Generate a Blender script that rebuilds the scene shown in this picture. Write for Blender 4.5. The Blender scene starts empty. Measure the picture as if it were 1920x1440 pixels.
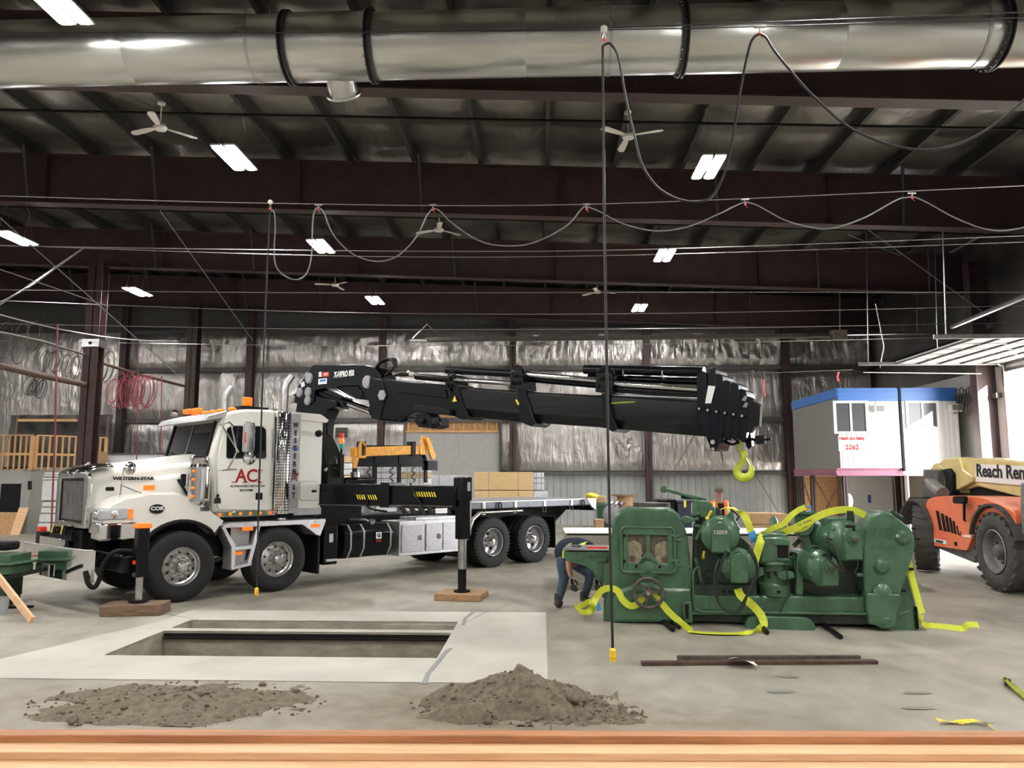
import bpy, bmesh, math, random
import numpy as np
from math import sin, cos, pi, radians, atan2, sqrt
from mathutils import Vector, Matrix, noise
random.seed(7)
R = radians
SC = bpy.context.scene
COL = SC.collection
V = Vector

# ------------------------------------------------------------------ camera
H = 1.88; PITCH = R(7.0); YAW = R(2.2); FPX = 1440.0
cam_d = bpy.data.cameras.new('camera'); cam_d.sensor_width = 36.0
cam_d.lens = 36.0 * FPX / 1920.0; cam_d.clip_start = 0.05; cam_d.clip_end = 400
cam = bpy.data.objects.new('camera', cam_d); COL.objects.link(cam)
cam.location = (0, 0, H); cam.rotation_euler = (R(90) + PITCH, 0, YAW)
SC.camera = cam

# ------------------------------------------------------------------ exposure, world, sun
SC.view_settings.view_transform = 'Standard'; SC.view_settings.look = 'None'
SC.view_settings.gamma = 1.0; SC.view_settings.use_curve_mapping = False
SC.view_settings.exposure = 0.85
SC.cycles.use_denoising = True
SC.cycles.max_bounces = 6; SC.cycles.diffuse_bounces = 3; SC.cycles.glossy_bounces = 3
SC.cycles.transmission_bounces = 4; SC.cycles.transparent_max_bounces = 8
SC.cycles.sample_clamp_indirect = 4.0
world = bpy.data.worlds.new('sky'); SC.world = world; world.use_nodes = True
WN = world.node_tree; WN.nodes.clear()
wo = WN.nodes.new('ShaderNodeOutputWorld'); wb = WN.nodes.new('ShaderNodeBackground')
wb.inputs['Color'].default_value = (0.97, 0.97, 1.0, 1); wb.inputs['Strength'].default_value = 17.0
WN.links.new(wb.outputs[0], wo.inputs['Surface'])
sd = bpy.data.lights.new('sun', 'SUN'); sd.energy = 34.0; sd.angle = R(0.6); sd.color = (1.0, 0.93, 0.84)
sun = bpy.data.objects.new('sun', sd); COL.objects.link(sun)
sun.rotation_euler = V((-0.36, 1.0, -0.25)).to_track_quat('-Z', 'Y').to_euler()
LAMP_STRENGTH = 120.0

# ------------------------------------------------------------------ viewing rays: measured points of the place
_fw = V((-sin(YAW) * cos(PITCH), cos(YAW) * cos(PITCH), sin(PITCH)))
_rt = V((cos(YAW), sin(YAW), 0)); _up = _rt.cross(_fw); _C = V((0, 0, H))
def ray(px, py): return _fw + _rt * ((px - 960) / FPX) + _up * ((720 - py) / FPX)
def atY(px, py, y): r = ray(px, py); return _C + r * (y / r.y)
def atX(px, py, x): r = ray(px, py); return _C + r * (x / r.x)
def atZ(px, py, z=0.0): r = ray(px, py); return _C + r * ((z - H) / r.z)
class Frame:
    """a vertical working plane of a vehicle: x along it, y away from it, z up"""
    def __init__(s, ox, oy, deg):
        s.o = V((ox, oy, 0)); s.a = R(deg); s.u = V((cos(s.a), sin(s.a), 0)); s.v = V((-sin(s.a), cos(s.a), 0))
    def p(s, px, py, d=0.0):
        r = ray(px, py); t = ((s.o + s.v * d - _C).dot(s.v)) / r.dot(s.v); w = _C + r * t - s.o
        return (w.dot(s.u), w.z)
    def pts(s, L, d=0.0): return [s.p(x, y, d) for x, y in L]
    def p3(s, px, py, d=0.0): a, z = s.p(px, py, d); return V((a, d, z))
    def w(s, a, d, z): return s.o + s.u * a + s.v * d + V((0, 0, z))

# ------------------------------------------------------------------ materials
def mat(name, col, rough=0.5, metal=0.0, var=0.0, vs=6.0, bump=0.0, bs=40.0, col2=None, emit=0.0, coat=0.0, stretch=None, spec=0.5, tex=None):
    m = bpy.data.materials.new(name); m.use_nodes = True; nt = m.node_tree; b = nt.nodes['Principled BSDF']
    b.inputs['Base Color'].default_value = (*col, 1); b.inputs['Roughness'].default_value = rough
    b.inputs['Metallic'].default_value = metal; b.inputs['Specular IOR Level'].default_value = spec
    if coat: b.inputs['Coat Weight'].default_value = coat; b.inputs['Coat Roughness'].default_value = 0.08
    if emit:
        b.inputs['Emission Color'].default_value = (*col, 1); b.inputs['Emission Strength'].default_value = emit
    tc = nt.nodes.new('ShaderNodeTexCoord'); src = tc.outputs['Object']
    if stretch:
        mp = nt.nodes.new('ShaderNodeMapping'); mp.inputs['Scale'].default_value = stretch
        nt.links.new(src, mp.inputs['Vector']); src = mp.outputs['Vector']
    if var > 0 or col2:
        n = nt.nodes.new('ShaderNodeTexNoise'); n.inputs['Scale'].default_value = vs; n.inputs['Detail'].default_value = 6
        n.inputs['Roughness'].default_value = 0.62; nt.links.new(src, n.inputs['Vector'])
        rp = nt.nodes.new('ShaderNodeValToRGB'); e = rp.color_ramp.elements
        c2 = col2 if col2 else tuple(c * (1 - var) for c in col)
        e[0].position = 0.36; e[0].color = (*c2, 1); e[1].position = 0.62; e[1].color = (*col, 1)
        nt.links.new(n.outputs['Fac'], rp.inputs['Fac']); nt.links.new(rp.outputs['Color'], b.inputs['Base Color'])
    if bump > 0:
        n2 = nt.nodes.new('ShaderNodeTexNoise'); n2.inputs['Scale'].default_value = bs; n2.inputs['Detail'].default_value = 5
        nt.links.new(src, n2.inputs['Vector']); bp = nt.nodes.new('ShaderNodeBump'); bp.inputs['Strength'].default_value = bump
        bp.inputs['Distance'].default_value = 0.02
        nt.links.new(n2.outputs['Fac'], bp.inputs['Height']); nt.links.new(bp.outputs['Normal'], b.inputs['Normal'])
    return m
M = {}
def dm(k, *a, **kw): M[k] = mat(k, *a, **kw)
dm('white_paint', (.87, .86, .80), .22, coat=.6)
dm('chrome', (.85, .86, .88), .07, 1.0)
dm('steel', (.62, .62, .63), .3, 1.0, var=.25)
dm('brushed', (.50, .50, .52), .42, .9, var=.2, vs=20)
dm('screen', (.42, .42, .43), .45, .7, var=.2, vs=3)
dm('rim_alu', (.60, .60, .60), .27, .95)
dm('alu', (.74, .75, .77), .38, .85, var=.2, vs=9)
dm('tread_plate', (.66, .66, .68), .35, .85, bump=.8, bs=60)
dm('black_paint', (.0035, .004, .006), .25, coat=.08, spec=.22)
dm('boom_paint', (.003, .005, .009), .26, coat=.05, spec=.22, var=.3)
dm('boom_worn', (.0035, .006, .010), .3, col2=(.016, .017, .014), vs=2.2, stretch=(.35, 1, 9), spec=.25)
dm('black_matt', (.005, .005, .0055), .6, spec=.25)
dm('rubber', (.007, .007, .0072), .72, var=.35, vs=14, bump=.25, bs=60)
dm('rubber_dusty', (.075, .07, .066), .85, var=.4, vs=7, bump=.3, bs=50)
dm('glass_dark', (.008, .010, .012), .05, spec=.45)
dm('glass_win', (.07, .075, .08), .2, spec=.3)
dm('orange_lens', (.95, .22, .02), .25, emit=.25)
dm('red_lens', (.75, .04, .02), .3)
dm('green_lens', (.02, .30, .22), .3)
dm('clear_lens', (.55, .58, .6), .12, .3)
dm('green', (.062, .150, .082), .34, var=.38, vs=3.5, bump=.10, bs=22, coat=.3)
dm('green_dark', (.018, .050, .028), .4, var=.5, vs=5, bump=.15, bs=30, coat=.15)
dm('cream_cast', (.30, .25, .16), .6, var=.5, vs=18)
dm('rust', (.10, .055, .038), .75, col2=(.05, .03, .024), vs=9, bump=.3, bs=60)
dm('rust_grey', (.10, .085, .078), .6, col2=(.05, .035, .03), vs=12, bump=.2, bs=60)
dm('red_oxide', (.055, .029, .029), .6, var=.35, vs=2.0)
dm('red_oxide_dark', (.034, .019, .018), .6, var=.35, vs=1.2)
dm('purlin', (.032, .032, .028), .6, var=.3)
dm('girt', (.09, .088, .085), .6, var=.3)
dm('duct', (.76, .77, .74), .3, 1.0, var=.10, vs=1.4, stretch=(.6, 3, 3), bump=.08, bs=3)
dm('duct_band', (.035, .035, .036), .4, .4)
dm('yellow_web', (.60, .66, .04), .55, var=.12, vs=30)
dm('yellow_dirty', (.30, .33, .03), .7, var=.3, vs=14)
dm('blue_web', (.05, .30, .62), .6)
dm('hook_yellow', (.62, .74, .05), .35, var=.25, vs=12)
dm('yellow_plug', (.95, .60, .03), .4)
dm('crane_orange', (.86, .38, .02), .4, var=.25, vs=10)
dm('black_cable', (.016, .016, .017), .5)
dm('grey_cable', (.25, .25, .26), .4, .3)
dm('steel_wire', (.40, .38, .37), .4, .8)
dm('white_enamel', (.72, .70, .64), .4)
dm('lamp_glow', (1.0, .975, .935), .4, emit=LAMP_STRENGTH)
dm('lamp_case', (.55, .56, .58), .4, .3)
dm('concrete', (.40, .385, .35), .7)
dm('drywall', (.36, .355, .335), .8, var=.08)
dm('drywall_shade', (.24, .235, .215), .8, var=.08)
dm('white_panel', (.78, .79, .80), .6)
dm('osb', (.46, .27, .12), .8, col2=(.30, .16, .07), vs=16)
dm('timber', (.60, .36, .16), .7, col2=(.46, .25, .10), vs=5, stretch=(1, 8, 8))
dm('timber_red', (.52, .235, .105), .55, col2=(.36, .15, .065), vs=2.2, stretch=(.6, 9, 9), bump=.15, bs=12)
dm('timber_pale', (.80, .52, .31), .6, col2=(.66, .39, .21), vs=2.2, stretch=(.6, 9, 9), bump=.15, bs=12)
dm('timber_old', (.22, .14, .085), .8, col2=(.13, .08, .05), vs=5, stretch=(1, 6, 9), bump=.3, bs=20)
dm('timber_dunnage', (.42, .25, .13), .7, col2=(.26, .15, .08), vs=6, stretch=(1, 5, 8))
dm('carton', (.55, .36, .20), .8, var=.12)
dm('carton_wrap', (.64, .44, .22), .45, var=.1)
dm('plastic_wrap', (.62, .65, .70), .35, bump=.6, bs=14, var=.2)
dm('foam_panel', (.68, .70, .72), .7, var=.1)
dm('soil', (.205, .172, .122), .95, col2=(.125, .104, .074), vs=16, bump=.5, bs=70)
dm('container_white', (.80, .80, .81), .4)
dm('container_side', (.20, .195, .185), .6, var=.1)
dm('blue_trim', (.04, .15, .46), .4)
dm('violet_steel', (.28, .10, .17), .5)
dm('red_text', (.36, .012, .014), .6, spec=.2)
dm('dark_text', (.015, .015, .018), .5)
dm('white_text', (.82, .82, .82), .5)
dm('yellow_stripe', (.85, .68, .05), .5)
dm('tele_orange', (.88, .20, .085), .32, var=.10, vs=4, coat=.4)
dm('tele_yellow', (.74, .60, .26), .38, var=.15, vs=3, coat=.3)
dm('tele_grey', (.12, .115, .11), .6, var=.3)
dm('rim_grey', (.26, .255, .25), .5, .3, var=.3)
dm('tarp', (.035, .036, .033), .55, bump=.8, bs=5, var=.3)
dm('wall_cladding', (.36, .375, .365), .5, var=.14, vs=1.2)
dm('jeans', (.075, .11, .17), .85, var=.35, vs=12)
dm('navy_cloth', (.012, .018, .04), .85, var=.3)
dm('hi_vis', (.72, .90, .12), .6)
dm('orange_vest', (.95, .17, .02), .6)
dm('silver_tape', (.70, .70, .66), .4, .3)
dm('skin', (.50, .27, .18), .55)
dm('skin_face', (.42, .24, .17), .55)
dm('black_cloth', (.012, .012, .013), .85)
dm('cap_grey', (.12, .10, .09), .85)
dm('boot', (.035, .03, .027), .7)
dm('red_hose', (.20, .03, .045), .5)
dm('pink_tape', (.85, .12, .14), .5)
dm('paper', (.85, .85, .85), .7)
dm('bin_blue', (.03, .045, .08), .5)
dm('asphalt', (.45, .45, .43), .9, var=.1)
dm('flame_warm', (1.0, .55, .22), .4, emit=9.0)

# special: insulation foil (wrinkled), roof foil, floor
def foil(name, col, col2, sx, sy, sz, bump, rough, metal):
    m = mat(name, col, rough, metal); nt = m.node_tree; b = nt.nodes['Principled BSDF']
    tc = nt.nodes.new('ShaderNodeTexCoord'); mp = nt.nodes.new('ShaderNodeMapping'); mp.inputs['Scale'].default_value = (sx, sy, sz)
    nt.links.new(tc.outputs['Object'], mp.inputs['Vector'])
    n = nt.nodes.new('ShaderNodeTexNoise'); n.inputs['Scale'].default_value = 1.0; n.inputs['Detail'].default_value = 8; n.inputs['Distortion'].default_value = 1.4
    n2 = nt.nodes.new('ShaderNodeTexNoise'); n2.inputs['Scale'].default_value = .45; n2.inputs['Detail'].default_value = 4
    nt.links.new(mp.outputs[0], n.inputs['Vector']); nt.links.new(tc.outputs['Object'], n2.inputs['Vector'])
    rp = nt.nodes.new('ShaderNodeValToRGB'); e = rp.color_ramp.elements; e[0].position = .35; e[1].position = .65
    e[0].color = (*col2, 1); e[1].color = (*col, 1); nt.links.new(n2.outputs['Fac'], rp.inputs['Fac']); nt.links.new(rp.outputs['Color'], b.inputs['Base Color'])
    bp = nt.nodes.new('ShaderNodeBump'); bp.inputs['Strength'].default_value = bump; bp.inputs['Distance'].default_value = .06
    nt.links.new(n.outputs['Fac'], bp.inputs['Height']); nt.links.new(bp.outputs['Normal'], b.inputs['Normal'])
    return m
M['wall_foil'] = foil('wall_foil', (.56, .54, .52), (.34, .325, .315), 3.5, 3.5, 1.0, 1.0, .30, .8)
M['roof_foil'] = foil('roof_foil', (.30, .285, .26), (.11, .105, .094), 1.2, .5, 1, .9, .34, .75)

# ------------------------------------------------------------------ mesh builder
class MB:
    def __init__(s): s.v = []; s.f = []
    def add(s, vs, fs):
        k = len(s.v); s.v.extend([tuple(v) for v in vs]); s.f.extend([tuple(i + k for i in f) for f in fs]); return s
    def box(s, x0, x1, y0, y1, z0, z1):
        if x0 > x1: x0, x1 = x1, x0
        if y0 > y1: y0, y1 = y1, y0
        if z0 > z1: z0, z1 = z1, z0
        return s.add([(x0,y0,z0),(x1,y0,z0),(x1,y1,z0),(x0,y1,z0),(x0,y0,z1),(x1,y0,z1),(x1,y1,z1),(x0,y1,z1)],
                     [(0,3,2,1),(4,5,6,7),(0,1,5,4),(1,2,6,5),(2,3,7,6),(3,0,4,7)])
    def bar(s, p0, p1, w, h, up=(0,0,1)):
        p0 = V(p0); p1 = V(p1); d = (p1 - p0).normalized(); up = V(up)
        if abs(d.dot(up)) > .98: up = V((0, 1, 0))
        a = d.cross(up).normalized() * (w / 2); b = a.cross(d).normalized() * (h / 2)
        vs = [p + q for p in (p0, p1) for q in (-a-b, a-b, a+b, -a+b)]
        return s.add(vs, [(0,1,2,3),(7,6,5,4),(0,4,5,1),(1,5,6,2),(2,6,7,3),(3,7,4,0)])
    def prism(s, pts, d0, d1, ax='y'):
        n = len(pts)
        f = {'y': lambda a, z, d: (a, d, z), 'x': lambda a, z, d: (d, a, z), 'z': lambda a, b, d: (a, b, d)}[ax]
        vs = [f(a, z, d0) for a, z in pts] + [f(a, z, d1) for a, z in pts]
        return s.add(vs, [tuple(range(n)), tuple(range(2*n-1, n-1, -1))] + [(i, i+n, (i+1) % n + n, (i+1) % n) for i in range(n)])
    def ring_prism(s, outer, inner, d0, d1):
        """plate with a hole; outer and inner have the same count, xz plane"""
        n = len(outer); vs = [(a, d, z) for d in (d0, d1) for L in (outer, inner) for a, z in L]; fs = []
        for i in range(n):
            j = (i+1) % n
            fs += [(i, j, n+j, n+i), (2*n+i, 3*n+i, 3*n+j, 2*n+j), (i, 2*n+i, 2*n+j, j), (n+i, n+j, 3*n+j, 3*n+i)]
        return s.add(vs, fs)
    def frame_of(s, d):
        d = d.normalized(); r = V((0,0,1)) if abs(d.z) < .9 else V((1,0,0)); a = d.cross(r).normalized(); return a, d.cross(a).normalized()
    def lathe(s, o, d, prof, n=20, capa=True, capb=True):
        o = V(o); d = V(d).normalized(); a, b = s.frame_of(d); vs = []; fs = []
        for r, t in prof:
            for i in range(n):
                q = 2*pi*i/n; vs.append(o + d*t + (a*cos(q) + b*sin(q))*r)
        m = len(prof)
        for k in range(m-1):
            for i in range(n):
                j = (i+1) % n; fs.append((k*n+i, k*n+j, (k+1)*n+j, (k+1)*n+i))
        if capa: fs.append(tuple(range(n-1, -1, -1)))
        if capb: fs.append(tuple(range((m-1)*n, m*n)))
        return s.add(vs, fs)
    def cyl(s, p0, p1, r0, r1=None, n=16):
        p0 = V(p0); p1 = V(p1); L = (p1-p0).length
        return s.lathe(p0, p1-p0, [(r0, 0), (r0 if r1 is None else r1, L)], n)
    def tube(s, pts, r, n=8, closed=False):
        pts = [V(p) for p in pts]; m = len(pts); rs = r if isinstance(r, (list, tuple)) else [r]*m
        d0 = (pts[1]-pts[0]).normalized(); a, b = s.frame_of(d0); vs = []
        for k in range(m):
            d = (pts[min(k+1, m-1)] - pts[max(k-1, 0)])
            if closed: d = pts[(k+1) % m] - pts[k-1]
            if d.length < 1e-9: d = d0
            d = d.normalized(); a = (a - d*a.dot(d)); a = a.normalized() if a.length > 1e-6 else s.frame_of(d)[0]; b = d.cross(a)
            for i in range(n): q = 2*pi*i/n; vs.append(pts[k] + (a*cos(q)+b*sin(q))*rs[k])
        fs = []
        for k in range(m if closed else m-1):
            k2 = (k+1) % m
            for i in range(n): j = (i+1) % n; fs.append((k*n+i, k*n+j, k2*n+j, k2*n+i))
        if not closed: fs += [tuple(range(n-1, -1, -1)), tuple(range((m-1)*n, m*n))]
        return s.add(vs, fs)
    def ribbon(s, pts, w, th=.004):
        """flat strap: pts of (point, width direction)"""
        P = [V(p) for p, _ in pts]; W = [V(q).normalized()*(w/2) for _, q in pts]; m = len(P); vs = []
        for k in range(m):
            d = (P[min(k+1, m-1)] - P[max(k-1, 0)]).normalized(); nn = d.cross(W[k]).normalized()*(th/2)
            vs += [P[k]-W[k]-nn, P[k]+W[k]-nn, P[k]+W[k]+nn, P[k]-W[k]+nn]
        fs = [(0,1,2,3), (4*m-1, 4*m-2, 4*m-3, 4*m-4)]
        for k in range(m-1):
            for i in range(4): j = (i+1) % 4; fs.append((4*k+i, 4*(k+1)+i, 4*(k+1)+j, 4*k+j))
        return s.add(vs, fs)
    def sphere(s, c, r, n=12, sc=(1,1,1), m=8):
        c = V(c); vs = []; fs = []
        for k in range(1, m):
            t = pi*k/m
            for i in range(n): q = 2*pi*i/n; vs.append(c + V((sin(t)*cos(q)*sc[0], sin(t)*sin(q)*sc[1], cos(t)*sc[2]))*r)
        top = len(vs); vs += [c + V((0,0,r*sc[2])), c - V((0,0,r*sc[2]))]
        for k in range(m-2):
            for i in range(n): j = (i+1) % n; fs.append((k*n+i, (k+1)*n+i, (k+1)*n+j, k*n+j))
        for i in range(n): j = (i+1) % n; fs += [(top, i, j), (top+1, (m-2)*n+j, (m-2)*n+i)]
        return s.add(vs, fs)
    def grid(s, fn, nu, nv):
        vs = [fn(i/nu, j/nv) for j in range(nv+1) for i in range(nu+1)]
        return s.add(vs, [(j*(nu+1)+i, j*(nu+1)+i+1, (j+1)*(nu+1)+i+1, (j+1)*(nu+1)+i) for j in range(nv) for i in range(nu)])
    def build(s, name, m, parent=None, bev=0.0, seg=2, smooth=True, ang=38, label=None, kind=None):
        me = bpy.data.meshes.new(name); me.from_pydata(s.v, [], s.f)
        bm = bmesh.new(); bm.from_mesh(me); bmesh.ops.recalc_face_normals(bm, faces=bm.faces); bm.to_mesh(me); bm.free()
        if m is not None: me.materials.append(M[m] if isinstance(m, str) else m)
        if smooth:
            for p in me.polygons: p.use_smooth = True
            me.set_sharp_from_angle(angle=R(ang))
        o = bpy.data.objects.new(name, me); COL.objects.link(o)
        if parent is not None: o.parent = parent
        if bev:
            b = o.modifiers.new('b', 'BEVEL'); b.width = bev; b.segments = seg; b.limit_method = 'ANGLE'; b.angle_limit = R(35)
            b.use_clamp_overlap = True
        if label: o['label'] = label
        if kind: o['kind'] = kind
        return o
def box(name, m, parent, x0, x1, y0, y1, z0, z1, bev=0.0, **k): return MB().box(x0, x1, y0, y1, z0, z1).build(name, m, parent, bev, **k)
def cyl(name, m, parent, p0, p1, r, r1=None, n=16, bev=0.0, **k): return MB().cyl(p0, p1, r, r1, n).build(name, m, parent, bev, **k)
def prism(name, m, parent, pts, d0, d1, ax='y', bev=0.0, **k): return MB().prism(pts, d0, d1, ax).build(name, m, parent, bev, **k)
def tube(name, m, parent, pts, r, n=8, closed=False, **k): return MB().tube(pts, r, n, closed).build(name, m, parent, **k)
def tag(o, label, cat, group=None, kind=None):
    o['label'] = label; o['category'] = cat
    if group: o['group'] = group
    if kind: o['kind'] = kind
    return o
def thing(name, label, cat, loc=(0, 0, 0), rz=0.0, group=None, kind=None):
    o = bpy.data.objects.new(name, None); COL.objects.link(o); o.location = loc; o.rotation_euler = (0, 0, rz)
    return tag(o, label, cat, group, kind)
def struct(name, o=None):
    if o is None: o = bpy.data.objects.new(name, None); COL.objects.link(o)
    o['kind'] = 'structure'; return o
def copy_tree(o, parent=None):
    c = o.copy(); COL.objects.link(c); c.parent = parent
    for ch in o.children: copy_tree(ch, c)
    return c
def place(src, name, parent, loc=(0,0,0), rot=(0,0,0), scale=None, label=None):
    o = bpy.data.objects.new(name, src.data); COL.objects.link(o); o.parent = parent; o.location = loc; o.rotation_euler = rot
    if scale: o.scale = scale
    for md in src.modifiers:
        b = o.modifiers.new(md.name, md.type)
        if md.type == 'BEVEL': b.width = md.width; b.segments = md.segments; b.limit_method = 'ANGLE'; b.angle_limit = md.angle_limit
    return o
def spline(P, k=8, closed=False):
    P = [V(p) for p in P]; n = len(P); out = []
    rng = range(n if closed else n-1)
    for i in rng:
        if closed: a, b, c, d = P[i-1], P[i], P[(i+1) % n], P[(i+2) % n]
        else: a, b, c, d = P[max(i-1, 0)], P[i], P[i+1], P[min(i+2, n-1)]
        for j in range(k):
            t = j/k; out.append(.5*((2*b) + (c-a)*t + (2*a-5*b+4*c-d)*t*t + (-a+3*b-3*c+d)*t**3))
    if not closed: out.append(P[-1])
    return out
def sag(a, b, drop, n=16):
    a = V(a); b = V(b); return [a.lerp(b, t/n) - V((0, 0, 4*drop*(t/n)*(1-t/n))) for t in range(n+1)]
def text(name, body, size, m, parent, loc, rot, depth=.003, xs=1.0, bold=0.0, label=None, align='CENTER', spacing=1.0):
    cu = bpy.data.curves.new(name, 'FONT'); cu.body = body; cu.size = size; cu.extrude = depth; cu.align_x = align; cu.align_y = 'CENTER'
    cu.offset = bold; cu.resolution_u = 3; cu.space_character = spacing
    t = bpy.data.objects.new('tmp', cu); COL.objects.link(t)
    me = bpy.data.meshes.new_from_object(t.evaluated_get(bpy.context.evaluated_depsgraph_get())); bpy.data.objects.remove(t)
    me.materials.clear(); me.materials.append(M[m]); o = bpy.data.objects.new(name, me); COL.objects.link(o)
    o.parent = parent; o.location = loc; o.rotation_euler = rot; o.scale = (xs, 1, 1)
    if label: o['label'] = label
    return o
def circ(cx, cz, r, n=24, a0=0, a1=2*pi, full=True):
    k = n if full else n-1
    return [(cx + r*cos(a0+(a1-a0)*i/k), cz + r*sin(a0+(a1-a0)*i/k)) for i in range(n)]
def rrect(x0, z0, x1, z1, r, n=4):
    out = []
    for cx, cz, a in ((x1-r, z1-r, 0), (x0+r, z1-r, pi/2), (x0+r, z0+r, pi), (x1-r, z0+r, 1.5*pi)):
        out += [(cx + r*cos(a+pi/2*i/n), cz + r*sin(a+pi/2*i/n)) for i in range(n+1)]
    return out
def fillet(pts, r, n=4):
    """round the corners of a polygon; r number or list"""
    out = []; m = len(pts)
    for i in range(m):
        rr = r[i] if isinstance(r, (list, tuple)) else r
        p = V((*pts[i], 0)); a = V((*pts[i-1], 0)); b = V((*pts[(i+1) % m], 0))
        if rr <= 0: out.append(pts[i]); continue
        da, db = (a-p), (b-p); ra = min(rr, da.length*.48, db.length*.48)
        s, e = p + da.normalized()*ra, p + db.normalized()*ra
        for k in range(n+1):
            t = k/n; q = s*(1-t)**2 + p*2*t*(1-t) + e*t*t; out.append((q.x, q.y))
    return out
# ================================================================== SETTING
XL, XR, YB, YF = -27.0, 13.5, 31.5, -8.0
def zroof(x): return 9.88 - .042*x
PX0, PX1 = -4.69, -1.11; PA0, PA1, PB0, PB1 = 8.33, 9.65, 9.83, 10.38

def floor_mat():
    m = mat('floor_concrete', (.40, .385, .35), .42); nt = m.node_tree; b = nt.nodes['Principled BSDF']; L = nt.links
    tc = nt.nodes.new('ShaderNodeTexCoord')
    def ns(scale, det, dist=0.0, st=(1, 1, 1)):
        mp = nt.nodes.new('ShaderNodeMapping'); mp.inputs['Scale'].default_value = st; L.new(tc.outputs['Object'], mp.inputs[0])
        n = nt.nodes.new('ShaderNodeTexNoise'); n.inputs['Scale'].default_value = scale; n.inputs['Detail'].default_value = det; n.inputs['Distortion'].default_value = dist
        L.new(mp.outputs[0], n.inputs['Vector']); return n.outputs['Fac']
    def ramp(src, p0, c0, p1, c1):
        r = nt.nodes.new('ShaderNodeValToRGB'); e = r.color_ramp.elements; e[0].position = p0; e[0].color = (*c0, 1); e[1].position = p1; e[1].color = (*c1, 1)
        L.new(src, r.inputs[0]); return r.outputs[0]
    def mix(a, bb, f, mode='MIX'):
        x = nt.nodes.new('ShaderNodeMix'); x.data_type = 'RGBA'; x.blend_type = mode
        if isinstance(f, float): x.inputs[0].default_value = f
        else: L.new(f, x.inputs[0])
        L.new(a, x.inputs[6]); L.new(bb, x.inputs[7]); return x.outputs[2]
    c = ramp(ns(.33, 5, .6), .34, (.285, .265, .22), .66, (.395, .375, .32))
    c = mix(c, ramp(ns(2.6, 8, .4, (1, .5, 1)), .35, (.78, .77, .74), .65, (1.05, 1.04, 1.02)), 1.0, 'MULTIPLY')
    st = ramp(ns(.9, 6, 1.0, (1, 1.6, 1)), .62, (1, 1, 1), .74, (.74, .73, .71))
    c = mix(c, st, 1.0, 'MULTIPLY')
    for cx, cy, rx, ry in ((-.05, 6.6, 1.7, .8), (-2.75, 6.55, 2.2, .95), (.95, 6.4, 1.4, .5), (-1.3, 6.6, 1.9, .7), (-5.2, 6.5, 1.8, .7)):
        mp = nt.nodes.new('ShaderNodeMapping'); mp.inputs['Location'].default_value = (-cx/rx, -cy/ry, 0); mp.inputs['Scale'].default_value = (1/rx, 1/ry, 0)
        L.new(tc.outputs['Object'], mp.inputs[0]); ln = nt.nodes.new('ShaderNodeVectorMath'); ln.operation = 'LENGTH'; L.new(mp.outputs[0], ln.inputs[0])
        ad = nt.nodes.new('ShaderNodeMath'); ad.operation = 'MULTIPLY_ADD'; ad.inputs[1].default_value = .6; L.new(ns(3.2, 8, .8), ad.inputs[0]); L.new(ln.outputs['Value'], ad.inputs[2])
        f = nt.nodes.new('ShaderNodeValToRGB'); e = f.color_ramp.elements; e[0].position = .55/2; e[0].color = (.85, .85, .85, 1); e[1].position = 1.6/2; e[1].color = (0, 0, 0, 1)
        hv = nt.nodes.new('ShaderNodeMath'); hv.operation = 'MULTIPLY'; hv.inputs[1].default_value = .5; L.new(ad.outputs[0], hv.inputs[0]); L.new(hv.outputs[0], f.inputs[0])
        c = mix(c, ramp(ns(6, 6), .3, (.17, .142, .10), .7, (.27, .237, .18)), f.outputs[0])
    L.new(c, b.inputs['Base Color'])
    rr = ramp(ns(1.4, 5), .3, (.34, .34, .34), .7, (.58, .58, .58)); L.new(rr, b.inputs['Roughness'])
    bp = nt.nodes.new('ShaderNodeBump'); bp.inputs['Strength'].default_value = .12; bp.inputs['Distance'].default_value = .01
    L.new(ns(60, 4), bp.inputs['Height']); L.new(bp.outputs[0], b.inputs['Normal'])
    return m
M['floor'] = floor_mat()
dm('new_slab', (.54, .52, .46), .6, col2=(.45, .43, .375), vs=1.1, bump=.1, bs=40)
dm('pit_concrete', (.40, .37, .30), .85, col2=(.26, .24, .19), vs=2.5, stretch=(1, 1, 2.5), bump=.3, bs=25)
dm('dust', (.30, .255, .19), .9, col2=(.37, .34, .28), vs=3)

def tiles(mb, x0, x1, y0, y1, z):  # ring of quads round the pit rectangles
    xs = [x0, PX0, PX1, x1]; ys = [y0, PA0, PA1, PB0, PB1, y1]
    for i in range(3):
        for j in range(5):
            if i == 1 and j in (1, 3): continue
            mb.add([(xs[i], ys[j], z), (xs[i+1], ys[j], z), (xs[i+1], ys[j+1], z), (xs[i], ys[j+1], z)], [(0, 1, 2, 3)])
mb = MB(); tiles(mb, XL, XR+14, YF, YB, 0); floor = struct('floor', mb.build('floor', 'floor', smooth=False))
# lighter new slab round the pit
mb = MB(); tiles(mb, -5.05, .05, 7.36, 11.15, .004)
mb.add([(-9.6, 7.25, .004), (-5.05, 7.36, .004), (-5.05, 10.3, .004), (-5.7, 8.0, .004), (-9.6, 7.9, .004)], [(0, 1, 2, 3, 4)])
mb.build('new_slab', 'new_slab', floor, smooth=False)
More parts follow.
